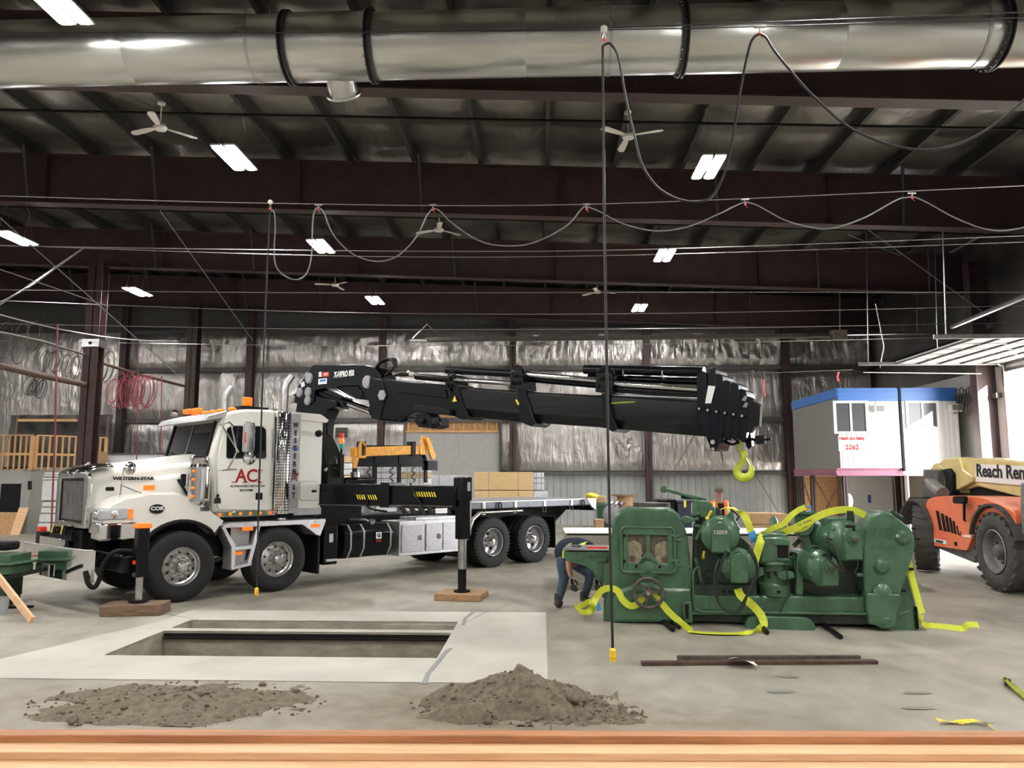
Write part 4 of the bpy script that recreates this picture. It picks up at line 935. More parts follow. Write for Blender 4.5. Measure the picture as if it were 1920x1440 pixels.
box('mudflap', 'black_matt', tr, 5.80, 5.83, .05, .62, .25, .95); box('plate', 'white_text', tr, 9.2, 9.34, .66, .68, .70, .84)
# ---- headache rack with mesh, spreader beam carried on it
rk = thing('headache_rack', 'black mesh cage rack standing on the truck deck behind the crane', 'rack', T.o, T.a)
ry = 1.9
RP = lambda x, y: T.p3(x, y, ry)
for A, B_ in (((663, 905), (666, 862)), ((666, 862), (682, 838)), ((682, 838), (786, 838)), ((786, 838), (797, 862)), ((797, 862), (798, 905)), ((702, 905), (703, 850)), ((748, 905), (749, 845)), ((664, 872), (797, 872))):
    MB().bar(RP(*A), RP(*B_), .07, .07, (0, 1, 0)).build('frame_bar', 'black_paint', rk)
prism('header_plate', 'black_paint', rk, T.pts([(668, 875), (668, 862), (685, 846), (785, 846), (795, 862), (796, 874)], ry), ry-.02, ry+.02)
b = MB(); a0 = RP(666, 905); a1 = RP(797, 872)
nx = 44
for k in range(nx): x = a0.x+(a1.x-a0.x)*k/nx; b.bar((x, ry, a0.z-.05), (x, ry, a1.z), .008, .008)
for k in range(8): z = a0.z+(a1.z-a0.z)*k/8; b.bar((a0.x, ry, z), (a1.x, ry, z), .006, .006)
b.build('mesh', 'rust_grey', rk, kind='stuff')
q = RP(800, 872); box('bracket', 'black_paint', rk, q.x-.05, q.x+.25, ry-.1, ry+.1, q.z-.12, q.z+.1, .01)
for k, px in enumerate((688, 731, 772)):
    L = [RP(px+4*sin(j*1.7+k), 876+3.4*j)-V((0, .06, 0)) for j in range(9)]; tube('chain', 'rust_grey', rk, L, .02, 5)
sp = thing('spreader_beam', 'yellow-orange lifting spreader beam resting on top of the black rack', 'beam', T.o, T.a)
P0, P1 = RP(665, 842), RP(800, 837); P0.z += .03; P1.z += .03
P0 = RP(660, 848); P1 = RP(797, 843)
MB().bar(P0, P1, .16, .20, (0, 0, 1)).build('beam', 'crane_orange', sp, .01)
def ear(c, tall): 
    return MB().prism(fillet([(c.x-.10, c.z-.12), (c.x-.10, c.z+.1), (c.x-.05, c.z+tall), (c.x+.05, c.z+tall), (c.x+.10, c.z+.1), (c.x+.10, c.z-.12)], .04, 3), c.y-.1, c.y-.06).lathe((c.x+.03, c.y-.11, c.z+tall-.08), (0, 1, 0), [(.02, -.005), (.02, .05)], 12).build('lifting_lug', 'crane_orange', sp)
ear(P0+V((.2, 0, 0)), .24); ear(P1-V((.12, 0, 0)), .30); MB().prism(fillet([(P0.x-.02, P0.z-.34), (P0.x-.02, P0.z-.1), (P0.x+.12, P0.z-.1), (P0.x+.06, P0.z-.34)], .03, 3), P0.y-.1, P0.y-.05).build('end_lug', 'crane_orange', sp)
ch_ = MB().prism(fillet([(P1.x+.06, P1.z-.20), (P1.x-.10, P1.z+.26), (P1.x-.02, P1.z+.28), (P1.x+.20, P1.z-.14), (P1.x+.16, P1.z-.24)], .05, 4), P1.y-.16, P1.y-.1).build('swivel_lug', 'crane_orange', sp)
for px in (677, 771): q = RP(px, 843); box('clamp', 'black_paint', sp, q.x-.06, q.x+.06, q.y-.1, q.y+.1, q.z-.14, q.z+.18, .01)
# timber pads under the stabilisers
p = T.w(-.80, -.52, 0)
pd = tag(MB().box(-.40, .40, -.22, .22, 0, .15).build('timber_pad', 'timber_old', None, .012), 'dark weathered timber pad under the front stabiliser leg beside the pit', 'timber', 'stabiliser pads'); pd.location = (p.x-.02, p.y-.02, 0); pd.rotation_euler = (0, 0, R(9))
wd = tag(tube('wedge_strap', 'black_matt', None, [(p.x-.55, p.y+.05, .03), (p.x-.42, p.y+.08, .05), (p.x-.35, p.y+.1, .03)], .03, 6), 'short black handle lying beside the front timber pad', 'handle')
# ================================================================== LOADER CRANE on the truck
B = Frame(-4.39, 14.86, -32.2)
cr_ = thing('loader_crane', 'black folding loader crane with long boom reaching over the green machine', 'crane', B.o, B.a)
kr = tr
BP = B.pts
cx_, cy_ = 3.0, 1.25
# base, column in truck frame
box('base_frame', 'black_paint', kr, 2.58, 3.5, .35, 2.15, 1.0, 1.5, .03)
MB().lathe((cx_, cy_, 1.5), (0, 0, 1), [(.42, 0), (.42, .18), (.34, .22), (.30, .5), (.26, .9), (.24, 1.4)], 28).build('slew_column', 'black_paint', kr)
box('control_block', 'black_matt', kr, 2.66, 2.95, .25, .6, 1.5, 2.15, .02)
b = MB()
for k in range(9): b.tube(spline([(2.7+.05*k, .45, 1.55), (2.66+.05*k, .3+.03*(k % 3), 1.9), (2.75+.04*k, .5, 2.3), (2.8+.03*k, .8, 2.7)], 5), .017, 5)
b.build('hydraulic_hoses', 'black_matt', kr, kind='stuff')
tube('bent_pipe', 'steel', kr, spline([(2.62, .3, 2.02), (2.75, .28, 2.08), (2.9, .28, 2.0), (2.9, .28, 1.8)], 4), .03, 8)
sg = box('signal_tower', 'black_matt', kr, *[2.86, 2.94], .16, .24, 1.9, 2.32); q = T.p3(622, 812, .2)
for k, mm in enumerate(('red_lens', 'orange_lens', 'green_lens')): cyl('signal_lamp', mm, sg, (2.90, .2, 2.62-.10*k), (2.90, .2, 2.71-.10*k), .045)
tube('signal_post', 'black_matt', sg, [(2.90, .2, 2.3), (2.90, .2, 2.42)], .02, 6)
cyl('reservoir_cap', 'steel', kr, (3.35, .4, 1.9), (3.35, .4, 2.0), .09)
box('reservoir', 'black_paint', kr, 3.1, 3.8, .35, .9, 1.45, 1.9, .06)
# stabiliser beam sweeping out along the near side (two stages) to the rear leg
e0 = V((2.62, .02, 1.60)); lg = V((3.68, -2.3, 0))
# beam runs from the base outwards and towards the camera
s0 = T.w(2.75, .25, 0); 
def tl(w): d = w-T.o; return V((d.dot(T.u), d.dot(T.v), w.z))
E0 = V((2.66, .10, 1.6)); leg = tl(V((-1.267, 12.394, 0)))
E1 = V((leg.x, leg.y, 1.63)); dirv = (E1-E0); dirv.z = 0; LL = dirv.length; dirn = dirv.normalized()
sb = bpy.data.objects.new('stabiliser_beam', None)
def along(t, h=0): p = E0+dirn*t; return V((p.x, p.y, 1.6+h))
mid = LL*.48
st1 = MB().bar(along(-.3), along(mid), .30, .36).build('stabiliser_beam', 'black_paint', kr, .012)
st2 = MB().bar(along(mid-.05), along(LL-.05), .24, .32).build('stabiliser_extension', 'black_paint', kr, .012)
MB().bar(along(mid-.1), along(mid+.1), .34, .42).build('beam_collar', 'black_paint', st1, .01)
nr = V((dirn.y, -dirn.x, 0));  nr = nr if nr.y < 0 else -nr
def stripes(t0, t1, h, w, par):
    n = int((t1-t0)/.052); b = MB()
    for k in range(n):
        a = t0+k*.052; off = nr*(w/2+.004)
        P = [along(a, h)+off, along(a+.026, h)+off, along(a+.066, h-.08)+off, along(a+.040, h-.08)+off]
        b.add(P+[p_+nr*.002 for p_ in P], [(0, 1, 2, 3), (4, 5, 6, 7), (0, 1, 5, 4), (2, 3, 7, 6)])
    return b.build('hazard_stripes', 'yellow_stripe', par, label='yellow slanted stripes', smooth=False)
stripes(.74, 1.22, -.0, .30, st1); stripes(1.98, 2.46, .06, .24, st2)
MB().bar(along(-.2, -.185)+nr*.15, along(mid, -.185)+nr*.15, .03, .02).bar(along(mid, -.165)+nr*.12, along(LL-.1, -.165)+nr*.12, .03, .02).build('wear_strip', 'yellow_dirty' if False else 'rust_grey', st1)
tube('hose', 'black_matt', st1, spline([along(.9, .2)+nr*.1, along(1.0, -.05)+nr*.17, along(1.05, -.22)+nr*.17, along(1.4, -.28)+nr*.1], 5), .018, 6)
tube('hose', 'black_matt', st2, spline([along(mid+.5, .2)+nr*.1, along(mid+.75, -.1)+nr*.16, along(mid+.85, -.22)+nr*.14], 5), .016, 6)
lh = MB().box(leg.x-.085, leg.x+.085, leg.y-.085, leg.y+.085, .92, 1.88).build('leg_housing', 'black_paint', kr, .012)
box('leg_head', 'black_paint', lh, leg.x-.11, leg.x+.11, leg.y-.11, leg.y+.11, 1.52, 1.90, .02); box('label', 'clear_lens', lh, leg.x+.0, leg.x+.06, leg.y-.116, leg.y-.11, 1.68, 1.82)
cyl('leg_cylinder', 'steel', lh, (leg.x, leg.y, .45), (leg.x, leg.y, .95), .068); cyl('leg_rod', 'black_paint', lh, (leg.x, leg.y, .12), (leg.x, leg.y, .46), .068)
cyl('foot_plate', 'black_matt', lh, (leg.x, leg.y, .10), (leg.x, leg.y, .13), .13); tube('side_rod', 'chrome', lh, [(leg.x+.13, leg.y-.04, 1.55), (leg.x+.13, leg.y-.04, .98)], .018, 8)
pd = tag(MB().box(-.37, .37, -.30, .30, 0, .10).build('timber_pad', 'timber_dunnage', None, .01), 'light brown timber pad under the tall side stabiliser leg, before the rear wheels', 'timber', 'stabiliser pads'); pd.location = (-1.27, 12.40, 0); pd.rotation_euler = (0, 0, R(-8))
box('plate', 'white_text', kr, 5.0, 5.3, .0, .02, 1.18, 1.28)
b = MB()
for k in range(6): b.bar((4.35+k*.22, .1, 1.16), (4.42+k*.22, .4, 1.36), .03, .1, (1, 0, 0))
b.build('rack_fins', 'black_matt', kr, kind='stuff')
# second stabiliser on the far side is folded
box('far_stabiliser', 'black_paint', kr, 2.7, 3.2, 2.15, 2.5, 1.0, 2.1, .02)
# ---- boom parts in boom frame (x along boom, z up)
def bp(name, L, d0, d1, m='boom_paint', bev=.012, par=None, dd=-.2, **k): return prism(name, m, par or cr_, BP(L, dd), d0, d1, bev=bev, **k)
king = bp('column_head', [(552, 770), (556, 745), (575, 735), (600, 745), (628, 752), (628, 762), (610, 768), (600, 790), (595, 850), (560, 850)], -.17, .17)
first = bp('inner_boom', [(542, 752), (541, 742), (553, 738), (560, 722), (575, 700), (586, 685), (684, 684), (703, 690), (714, 704), (716, 720), (704, 728), (700, 745), (712, 768), (706, 780), (696, 775), (690, 750), (672, 722), (640, 722), (590, 731), (588, 752), (578, 760), (568, 756), (554, 756)], -.20, .20)
for px, py, r in ((546.5, 748.5, .075), (561, 736, .075), (577, 735, .075), (576, 751, .07), (579, 709, .085)):
    q = B.p3(px, py, -.21); MB().lathe((q.x, -.2, q.z), (0, -1, 0), [(r+.02, 0), (r+.02, .01), (r, .012), (r*.98, .028)], 20).build('pin_cap', 'brushed', first)
for px, py, r in ((688, 716, .10), (701.5, 774, .10)): 
    q = B.p3(px, py, -.21); MB().lathe((q.x, -.2, q.z), (0, -1, 0), [(r+.02, 0), (r+.02, .012), (r*.85, .014), (r*.85, .03)], 20).build('pin_cap', 'brushed', first)
def lett(s, px, py, size, m, par, xs=1.0, dd=-.2, **k):
    q = B.p3(px, py, dd-.004); return text('lettering', s, size, m, par, (q.x, dd-.003, q.z), (R(90), 0, 0), xs=xs, **k)
lett('X-HIPRO 858', 645, 701.5, .15, 'white_text', first, .62, bold=.006, label='white condensed lettering')
q0, q1 = B.p(598, 707, -.2), B.p(603, 697, -.2); box('sticker', 'white_text', first, q0[0], q1[0], -.205, -.2, q0[1], q1[1])
q0, q1 = B.p(604, 707, -.2), B.p(617, 697, -.2); box('sticker', 'red_lens', first, q0[0], q1[0], -.205, -.2, q0[1], q1[1]); lett('HIAB', 610.5, 702, .085, 'white_text', first, .6, dd=-.205)
q0, q1 = B.p(597, 721, -.2), B.p(613, 709, -.2); box('sticker', 'white_text', first, q0[0], q1[0], -.205, -.2, q0[1], q1[1]); q0, q1 = B.p(600, 716, -.2), B.p(611, 711, -.2); box('sticker', 'blue_trim', first, q0[0], q1[0], -.21, -.205, q0[1], q1[1])
q = B.p3(568, 721, -.2); s_ = box('sticker', 'white_text', first, -.05, .05, -.206, -.2, -.045, .045); s_.location = (q.x, 0, q.z); s_.rotation_euler = (0, R(-20), 0)
# lift cylinder at column, fold cylinder under the inner boom
q0, q1 = B.p3(604, 762, -.05), B.p3(612, 840, -.05)
cyl('lift_cylinder_rod', 'chrome', cr_, q0, q0.lerp(q1, .32), .085); cyl('lift_cylinder', 'black_paint', cr_, q0.lerp(q1, .30), q1+V((0, 0, -.6)), .12)
q0, q1 = B.p3(598, 735, 0), B.p3(705, 776, 0)
cyl('fold_cylinder', 'black_paint', cr_, q0, q0.lerp(q1, .52), .13); cyl('fold_cylinder_rod', 'chrome', cr_, q0.lerp(q1, .5), q1, .075)
for k in range(3): a = B.p3(612+8*k, 727, -.16); c = B.p3(640+8*k, 740+2*k, -.16); tube('steel_line', 'steel', cr_, [a, c, c+V((.12, 0, -.05))], .012, 5)
bp('cylinder_shroud', [(588, 752), (590, 735), (640, 722), (665, 722), (675, 738), (668, 748), (640, 744), (625, 750), (622, 760), (600, 764)], -.12, .14, 'black_paint')
# hose bundle arching over the knuckle
b = MB()
for k in range(7):
    d = -.16+.05*k; b.tube(spline([B.p3(702, 702, d), B.p3(706+k, 688-k, d), B.p3(716+k, 677, d), B.p3(728+2*k, 673, d), B.p3(737+k, 678+k, d), B.p3(738, 690, d), B.p3(722, 704, d)], 5), .022, 6)
b.build('hose_bundle', 'black_matt', cr_, kind='stuff')
# second boom: knuckle plates + outer boom box + nested extensions
link = bp('knuckle_link', [(696, 708), (718, 712), (728, 735), (722, 760), (715, 785), (700, 786), (692, 770), (700, 748), (694, 728)], -.24, .24)
q = B.p3(717, 741, -.24); MB().lathe((q.x, -.24, q.z), (0, -1, 0), [(.10, 0), (.10, .02)], 6).build('pin_cap', 'brushed', link)
second = bp('outer_boom', [(706, 716), (735, 712), (842, 722), (868, 775), (865, 786), (842, 776), (785, 770), (758, 784), (745, 789), (728, 786), (712, 782)], -.22, .22)
bp('boom_rib', [(738, 716), (800, 718), (838, 730), (842, 748), (800, 742), (745, 736)], -.25, -.21, par=second)
bp('underslung_cylinder', [(700, 772), (745, 770), (756, 776), (757, 788), (745, 791), (700, 787)], -.1, .1, 'black_paint', par=second)
bp('service_box', [(783, 760), (852, 768), (850, 780), (783, 773)], -.30, .1, 'black_matt', par=second)
rt = bp('rotator', [(784, 777), (808, 775), (812, 783), (828, 784), (829, 800), (815, 804), (790, 801), (783, 792)], -.28, 0, 'black_matt', par=second)
for px, py, s_ in ((794, 789, .05), (820, 793, .09)): q = B.p3(px, py, -.28); MB().lathe((q.x, -.28, q.z), (0, -1, 0), [(s_, 0), (s_, .04), (s_*.5, .05)], 16).build('boss', 'black_paint', rt)
q = B.p3(853, 748, -.25); MB().prism([(q.x-.05, q.z-.045), (q.x+.05, q.z-.045), (q.x, q.z+.05)], -.262, -.255).build('warning_sticker', 'yellow_stripe', second)
# extension boxes: hexagonal-ish booms, each slightly smaller
def ext(name, La, Lb, d, m='boom_worn'):
    """La, Lb : (top px, bottom px) at two ends"""
    (xa, ta, ba), (xb, tb_, bb_) = La, Lb; P = []
    for x, t, bo in (La, Lb):
        a, z1 = B.p(x, t, -d); _, z0 = B.p(x, bo, -d); h = z1-z0
        P.append([(a, -d*.86, z1), (a, -d, z1-.07*h), (a, -d, z0+.26*h), (a, -d*.42, z0-.02*h), (a, d*.42, z0-.02*h), (a, d, z0+.26*h), (a, d, z1-.07*h), (a, d*.86, z1)])
    return MB().add(P[0]+P[1], [tuple(range(8)), tuple(range(8, 16))]+[(i, (i+1) % 8, 8+(i+1) % 8, 8+i) for i in range(8)]).build(name, m, cr_, .008)
e1 = ext('boom_extension', (852, 724, 778), (985, 734, 791), .20)
e2 = ext('boom_extension', (960, 733, 788), (1142, 742, 801), .185)
e3 = ext('boom_extension', (1120, 740, 800), (1345, 752, 819), .17)
def collar(xa, t, bo, par, w=10, lean=14):
    c = bp('boom_collar', [(xa-lean, t-4), (xa-lean+w, t-4), (xa+w, bo-12), (xa+w+8, bo+4), (xa+w-2, bo+10), (xa-6, bo+2), (xa-10, bo-8)], -.225, .225, par=par)
    return c
collar(863, 724, 777, e1); collar(985, 734, 790, e2, 14); collar(1142, 742, 800, e3)
bp('yellow_mark', [(968, 750), (971, 749), (976, 758), (973, 760)], -.235, -.225, 'yellow_stripe', 0, e2); 
q0, q1 = B.p(1145, 756, -.18), B.p(1190, 757, -.18); box('paint_scuff', 'yellow_dirty', e3, q0[0], q1[0], -.174, -.17, q0[1]-.012, q0[1]+.012)
# telescoping cylinders lying on top
def rod(p, q, r, m, d=-.1, name='cylinder_barrel'): return cyl(name, m, cr_, B.p3(*p, d), B.p3(*q, d), r, n=18)
rod((838, 694), (965, 701), .06, 'black_paint', -.14); rod((846, 711), (962, 719), .04, 'chrome', -.2, 'cylinder_rod'); rod((780, 706), (850, 712), .055, 'black_paint', -.2)
rod((984, 702), (1120, 713), .042, 'chrome', -.14, 'cylinder_rod'); rod((984, 710), (1120, 722), .05, 'black_paint', .0)
rod((1096, 693), (1320, 697), .07, 'black_paint', .02); rod((1104, 708), (1318, 716), .055, 'black_paint', .1); rod((1150, 719), (1310, 729), .043, 'chrome', -.16, 'cylinder_rod'); rod((1150, 729), (1310, 740), .055, 'black_paint', -.1)
rod((1150, 741), (1315, 747), .02, 'steel', -.12, 'guide_rail')
for px, py in ((1170, 692), (1243, 694)): q = B.p3(px, py+4, 0); MB().lathe((q.x, .02, q.z-.02), (1, 0, -.05), [(.08, 0), (.08, .02)], 18).build('clamp_band', 'steel', cr_)
for (x0, y0, x1, y1) in ((958, 696, 984, 728), (836, 706, 856, 726), (1118, 700, 1152, 735)):
    blk = bp('valve_block', [(x0, y1), (x0+2, y0), (x1-4, y0-4), (x1, y1+4)], -.24, .16, 'black_paint')
    for j in range(4): q = B.p3(x0+4+(x1-x0)*j/5, (y0+y1)/2+(-8 if j % 2 else 6), -.24); MB().lathe((q.x, -.24, q.z), (0, -1, 0), [(.03, 0), (.03, .03), (.015, .05)], 10).build('fitting', 'black_matt', blk)
    tube('hose', 'black_matt', blk, spline([B.p3(x0+3, y0, -.2), B.p3(x0+10, y0-9, -.2), B.p3(x1-6, y0-8, -.2), B.p3(x1, y0+2, -.2)], 5), .015, 6)
b = MB()
for k in range(7): b.tube(spline([B.p3(735+k*3, 705, -.2+.03*k), B.p3(755+k*4, 698+k, -.2+.03*k), B.p3(778+k*2, 703+k, -.2)], 4), .014, 5)
b.build('hydraulic_lines', 'rust_grey', cr_, kind='stuff')
q = B.p3(772, 702, -.2); MB().sphere(q, .05, 8).sphere(q+V((-.08, 0, .05)), .03, 8).build('fitting', 'white_enamel', cr_); q = B.p3(770+4, 705, -.22); MB().sphere(q+V((.06, 0, -.03)), .025, 8).build('fitting', 'orange_lens', cr_)
# head: fanned end plates of each extension
hx = [(1322, 696, 838), (1336, 690, 848), (1350, 700, 822), (1364, 712, 826), (1378, 716, 826), (1392, 728, 830), (1404, 742, 812), (1414, 752, 800)]
for k, (x, t, bo) in enumerate(hx):
    dd = -.25+.012*k; w = 15
    if k == 0: L = [(x-14, t+8), (x-2, t), (x+4, t+4), (x+8, 760), (x+14, 800), (x+8, 812), (x-2, 800), (x-12, 790)]
    elif k == 1: L = [(x-8, t+12), (x-2, t), (x+7, t+2), (x+10, 740), (x+12, 790), (x+14, 830), (x+8, 845), (x-2, 846), (x-4, 835), (x-8, 826), (x-16, 806), (x-8, 770)]
    else: L = [(x-10, t+8), (x-4, t), (x+6, t+4), (x+10, 760), (x+8, 800), (x+6, bo-6), (x, bo), (x-8, bo-6), (x-10, 790)]
    hp = bp('end_plate', L, dd, -dd if k < 6 else -.06, 'boom_paint' if k < 6 else 'black_matt', par=cr_, dd=-.2, bev=.01)
    if k < 6: q = B.p3(1314+15.5*k, 767+2.6*k, -.2); MB().lathe((q.x, dd, q.z), (0, -1, 0), [(.034, 0), (.034, .02)], 14).build('roller_pin', 'black_paint', hp); MB().lathe((q.x, dd-.02, q.z), (0, -1, 0), [(.018, 0), (.014, .008)], 8).build('pin_centre', 'brushed', hp) if k < 6 else None
q0, q1 = B.p(1327, 757, -.2), B.p(1341, 724, -.2)
bp('decal', [(1325, 757), (1331, 724), (1344, 725), (1336, 757)], -.262, -.252, 'white_text', 0)
for px, py, r in ((1337, 829, .03), (1337, 842, .022)): q = B.p3(px, py, -.25); MB().lathe((q.x, -.25, q.z), (0, -1, 0), [(r, 0), (r, .02)], 14).build('pin_cap', 'brushed', cr_)
MB().ring_prism([(lambda c: (c[0]+.10*cos(t), c[1]+.06*sin(t)))(B.p(1365, 826, -.2)) for t in [2*pi*i/20 for i in range(20)]], [(lambda c: (c[0]+.06*cos(t), c[1]+.03*sin(t)))(B.p(1365, 826, -.2)) for t in [2*pi*i/20 for i in range(20)]], -.05, .05).build('lifting_eye', 'black_paint', cr_)
for px, py in ((1394, 748), (1396, 760)): bp('highlight_plate', [(px-4, py+3), (px+2, py-6), (px+7, py-4), (px+4, py+4)], -.2, -.19, 'chrome', 0)
tube('cable_arm', 'black_matt', cr_, [B.p3(1402, 820, 0), B.p3(1418, 826, 0), B.p3(1446, 823, 0)], .02, 6); q = B.p3(1428, 824, 0); MB().box(q.x-.07, q.x+.05, -.06, .06, q.z-.06, q.z+.05).build('camera_box', 'black_matt', cr_, .01)
# hanger and hook
hk = thing('crane_hook', 'yellow-green lifting hook hanging from the crane boom tip', 'hook', B.o, B.a)
bp('shackle', [(1386, 806), (1400, 806), (1403, 836), (1396, 842), (1392, 836), (1390, 826), (1386, 822)], -.05, .05, 'black_paint', .006, hk)
c = B.p3(1394, 880, 0); sc = .0069
b = MB(); L = [(1390, 829), (1386, 838), (1388, 846), (1394, 850), (1399, 845)]
b.tube(spline([B.p3(x, y, 0) for x, y in L], 5), .022, 8); b.build('eye', 'hook_yellow', hk)
MB().cyl(B.p3(1395, 846, 0), B.p3(1395, 858, 0), .045, .04, 14).build('swivel', 'hook_yellow', hk)
P = [(1394, 856), (1392, 866), (1385, 874), (1382, 884), (1387, 893), (1396, 896), (1405, 892), (1409, 882), (1407, 872)]
rr = [.035, .038, .042, .052, .058, .058, .05, .04, .022]
P3 = [B.p3(x, y, 0) for x, y in P]; Ps = spline(P3, 4); rs = [rr[min(int(i/4), 8)]+(rr[min(int(i/4)+1, 8)]-rr[min(int(i/4), 8)])*(i % 4)/4 for i in range(len(Ps))]
b = MB().tube(Ps, rs, 10); b.build('hook_body', 'hook_yellow', hk)
tube('latch', 'steel', hk, [B.p3(1399, 860, 0), B.p3(1408, 874, 0)], .014, 6); tube('latch_wire', 'hook_yellow', hk, spline([B.p3(1397, 856, 0), B.p3(1405, 860, 0), B.p3(1411, 876, 0)], 5), .008, 5)
# ================================================================== GREEN PLANER MACHINE
G = Frame(.80, 10.52, -6.9)
gm = thing('planer_machine', 'large green cast-iron planing machine lying on the floor in yellow straps', 'machine', G.o, G.a)
def gp(name, L, d0, d1, m='green', bev=.012, par=None, dd=0.0, **k): return prism(name, m, par or gm, G.pts(L, dd), d0, d1, bev=bev, **k)
def gP(px, py, d=0.0): return G.p3(px, py, d)
# left end housing with rounded top
housing = gp('end_housing', [(1131, 1167), (1137, 1120), (1145, 1080), (1147, 990), (1151, 972), (1160, 960), (1175, 953), (1252, 952), (1270, 960), (1282, 980), (1290, 1010), (1297, 1075), (1298, 1167)], 0, .95, bev=.035, seg=3)
em = gP(1213, 974, -.0); b = MB().lathe((em.x, .0, em.z), (0, -1, 0), [(.095, 0), (.095, .012), (.08, .014), (.08, .006)], 28); b.build('cast_emblem', 'green', housing)
dm('cream_dark', (.13, .105, .075), .7, var=.5, vs=7)
# window frame with two openings and curved bottom boss
c0, c1 = G.p(1166, 1072), G.p(1264, 989)
fx0, fz0, fx1, fz1 = c0[0], c0[1], c1[0], c1[1]
wf = MB(); y0, y1 = -.045, .0
mx = (fx0+fx1)/2; ox0, ox1 = G.p(1178, 1054)[0], G.p(1252, 1054)[0]; oz0, oz1 = G.p(1178, 1055)[1], G.p(1178, 1003)[1]; mw = .028
def cell(a, b_, flip):
    cut = .13
    inner = [(a, oz0), (a, oz1), (b_, oz1), (b_, oz0)] 
    return inner
outer = rrect(fx0, fz0, fx1, fz1, .06, 3)
# built from bars so that the openings stay open
wf.box(fx0+.02, ox0, y0, y1, fz0+.02, fz1-.02).box(ox1, fx1-.02, y0, y1, fz0+.02, fz1-.02).box(fx0+.05, fx1-.05, y0, y1, oz1, fz1).box(fx0+.05, fx1-.05, y0, y1, fz0, oz0).box(mx-mw, mx+mw, y0, y1, oz0, oz1)
wf.prism([(mx-.15, oz0-.01), (mx, oz0+.17), (mx+.15, oz0-.01)], y0-.001, y1)
wf.lathe((mx, y1, fz0+.06), (0, -1, 0), [(.15, 0), (.15, .046)], 24)
frm = wf.build('window_frame', 'green', housing, .01)
MB().tube([(a, y0+.005, z) for a, z in outer], .018, 8, True).build('rim', 'green', frm)
MB().lathe((mx, y0, fz0+.07), (0, -1, 0), [(.075, 0), (.072, .015), (.05, .024)], 24).build('boss', 'green', frm)
MB().box(ox0, ox1, -.004, .01, oz0, oz1).build('window_recess', 'cream_dark', housing)
for s, gx_ in ((-1, G.p(1186, 1045)[0]), (1, G.p(1246, 1045)[0])):
    pts = []; cxx, czz = gx_, G.p(1186, 1047)[1]
    for i in range(28): r = .115 if i % 2 else .13; pts.append((cxx+r*cos(2*pi*i/28), czz+r*sin(2*pi*i/28)))
    pts2 = [(min(max(a, ox0 if s < 0 else mx+mw), mx-mw if s < 0 else ox1), max(z, oz0)) for a, z in pts]
    MB().prism(pts2, -.02, -.005).build('gear', 'cream_cast', housing, smooth=False)
    MB().lathe((cxx, -.02, czz), (0, -1, 0), [(.04, 0), (.04, .015), (.02, .018)], 14).build('gear_hub', 'rust', housing)
    a = mx+s*.20; MB().prism([(a-.13, oz0+.1), (a-.1, oz0+.24), (a+.02, oz0+.3), (a+.11, oz0+.24), (a+.13, oz0+.12), (a, oz0+.05)], -.014, -.004).box(a-.05, a, -.02, -.01, oz0+.16, oz0+.2).build('casting', 'cream_cast', housing, .004)
b = MB()
for px, py in ((1171, 1004), (1171, 1052), (1193, 1061), (1237, 1062)):
    q = gP(px, py, -.05); b.lathe((q.x, -.045, q.z), (0, -1, 0), [(.022, 0), (.022, .03), (.012, .032), (.012, .045)], 6)
b.build('clamp_bolts', 'black_matt', frm, kind='stuff')
for py in (1005, 1051): q = gP(1264, py, -.03); MB().cyl((q.x-.04, -.05, q.z), (q.x+.06, -.05, q.z), .02, n=10).cyl((q.x+.02, -.05, q.z-.03), (q.x+.02, -.05, q.z+.02), .026, n=10).cyl((q.x-.0, -.05, q.z-.05), (q.x+.09, -.05, q.z-.05), .018, n=10).build('hinge', 'green', frm)
b = MB()
for px, py in ((1186, 954), (1216, 953), (1248, 955), (1147, 1003), (1147, 1040), (1284, 1000), (1292, 1035), (1295, 1062)): q = gP(px, py); b.sphere((q.x, .0, q.z-.01), .014, 8)
b.build('rivets', 'green', housing, kind='stuff')
gp('lower_ridge', [(1147, 1168), (1150, 1118), (1168, 1103), (1192, 1094), (1215, 1093), (1250, 1102), (1297, 1103), (1299, 1168), (1205, 1168)], -.11, .02, bev=.05, par=housing, dd=-.1, seg=3)
ft = gp('foot_block', [(1278, 1128), (1297, 1128), (1299, 1168), (1282, 1168)], -.16, -.08, par=housing, dd=-.15); q0, q1 = G.p(1285, 1160, -.16), G.p(1291, 1133, -.16); box('slot', 'black_matt', ft, q0[0], q1[0], -.163, -.15, q0[1], q1[1])
q = gP(1180, 1128, -.11); MB().lathe((q.x, -.11, q.z), (0, -1, 0), [(.085, 0), (.08, .02), (.05, .03)], 20).build('cover_boss', 'green', housing)
# hand wheel
q = gP(1215.5, 1112, -.22); hw = MB()
hw.tube([(q.x+.185*cos(t), -.22, q.z+.185*sin(t)) for t in [2*pi*i/36 for i in range(36)]], .022, 10, True)
for k in range(6): t = 2*pi*k/6+.25; hw.bar((q.x+.03*cos(t), -.21, q.z+.03*sin(t)), (q.x+.18*cos(t), -.22, q.z+.18*sin(t)), .03, .022, (0, 1, 0))
hw.lathe((q.x, -.17, q.z), (0, -1, 0), [(.06, 0), (.055, .06), (.035, .07)], 20); hwo = hw.build('hand_wheel', 'rust_grey', gm); cyl('shaft_nut', 'steel', hwo, (q.x, -.24, q.z), (q.x, -.27, q.z), .026, n=6); cyl('shaft', 'rust_grey', hwo, (q.x, -.1, q.z), (q.x, -.2, q.z), .03)
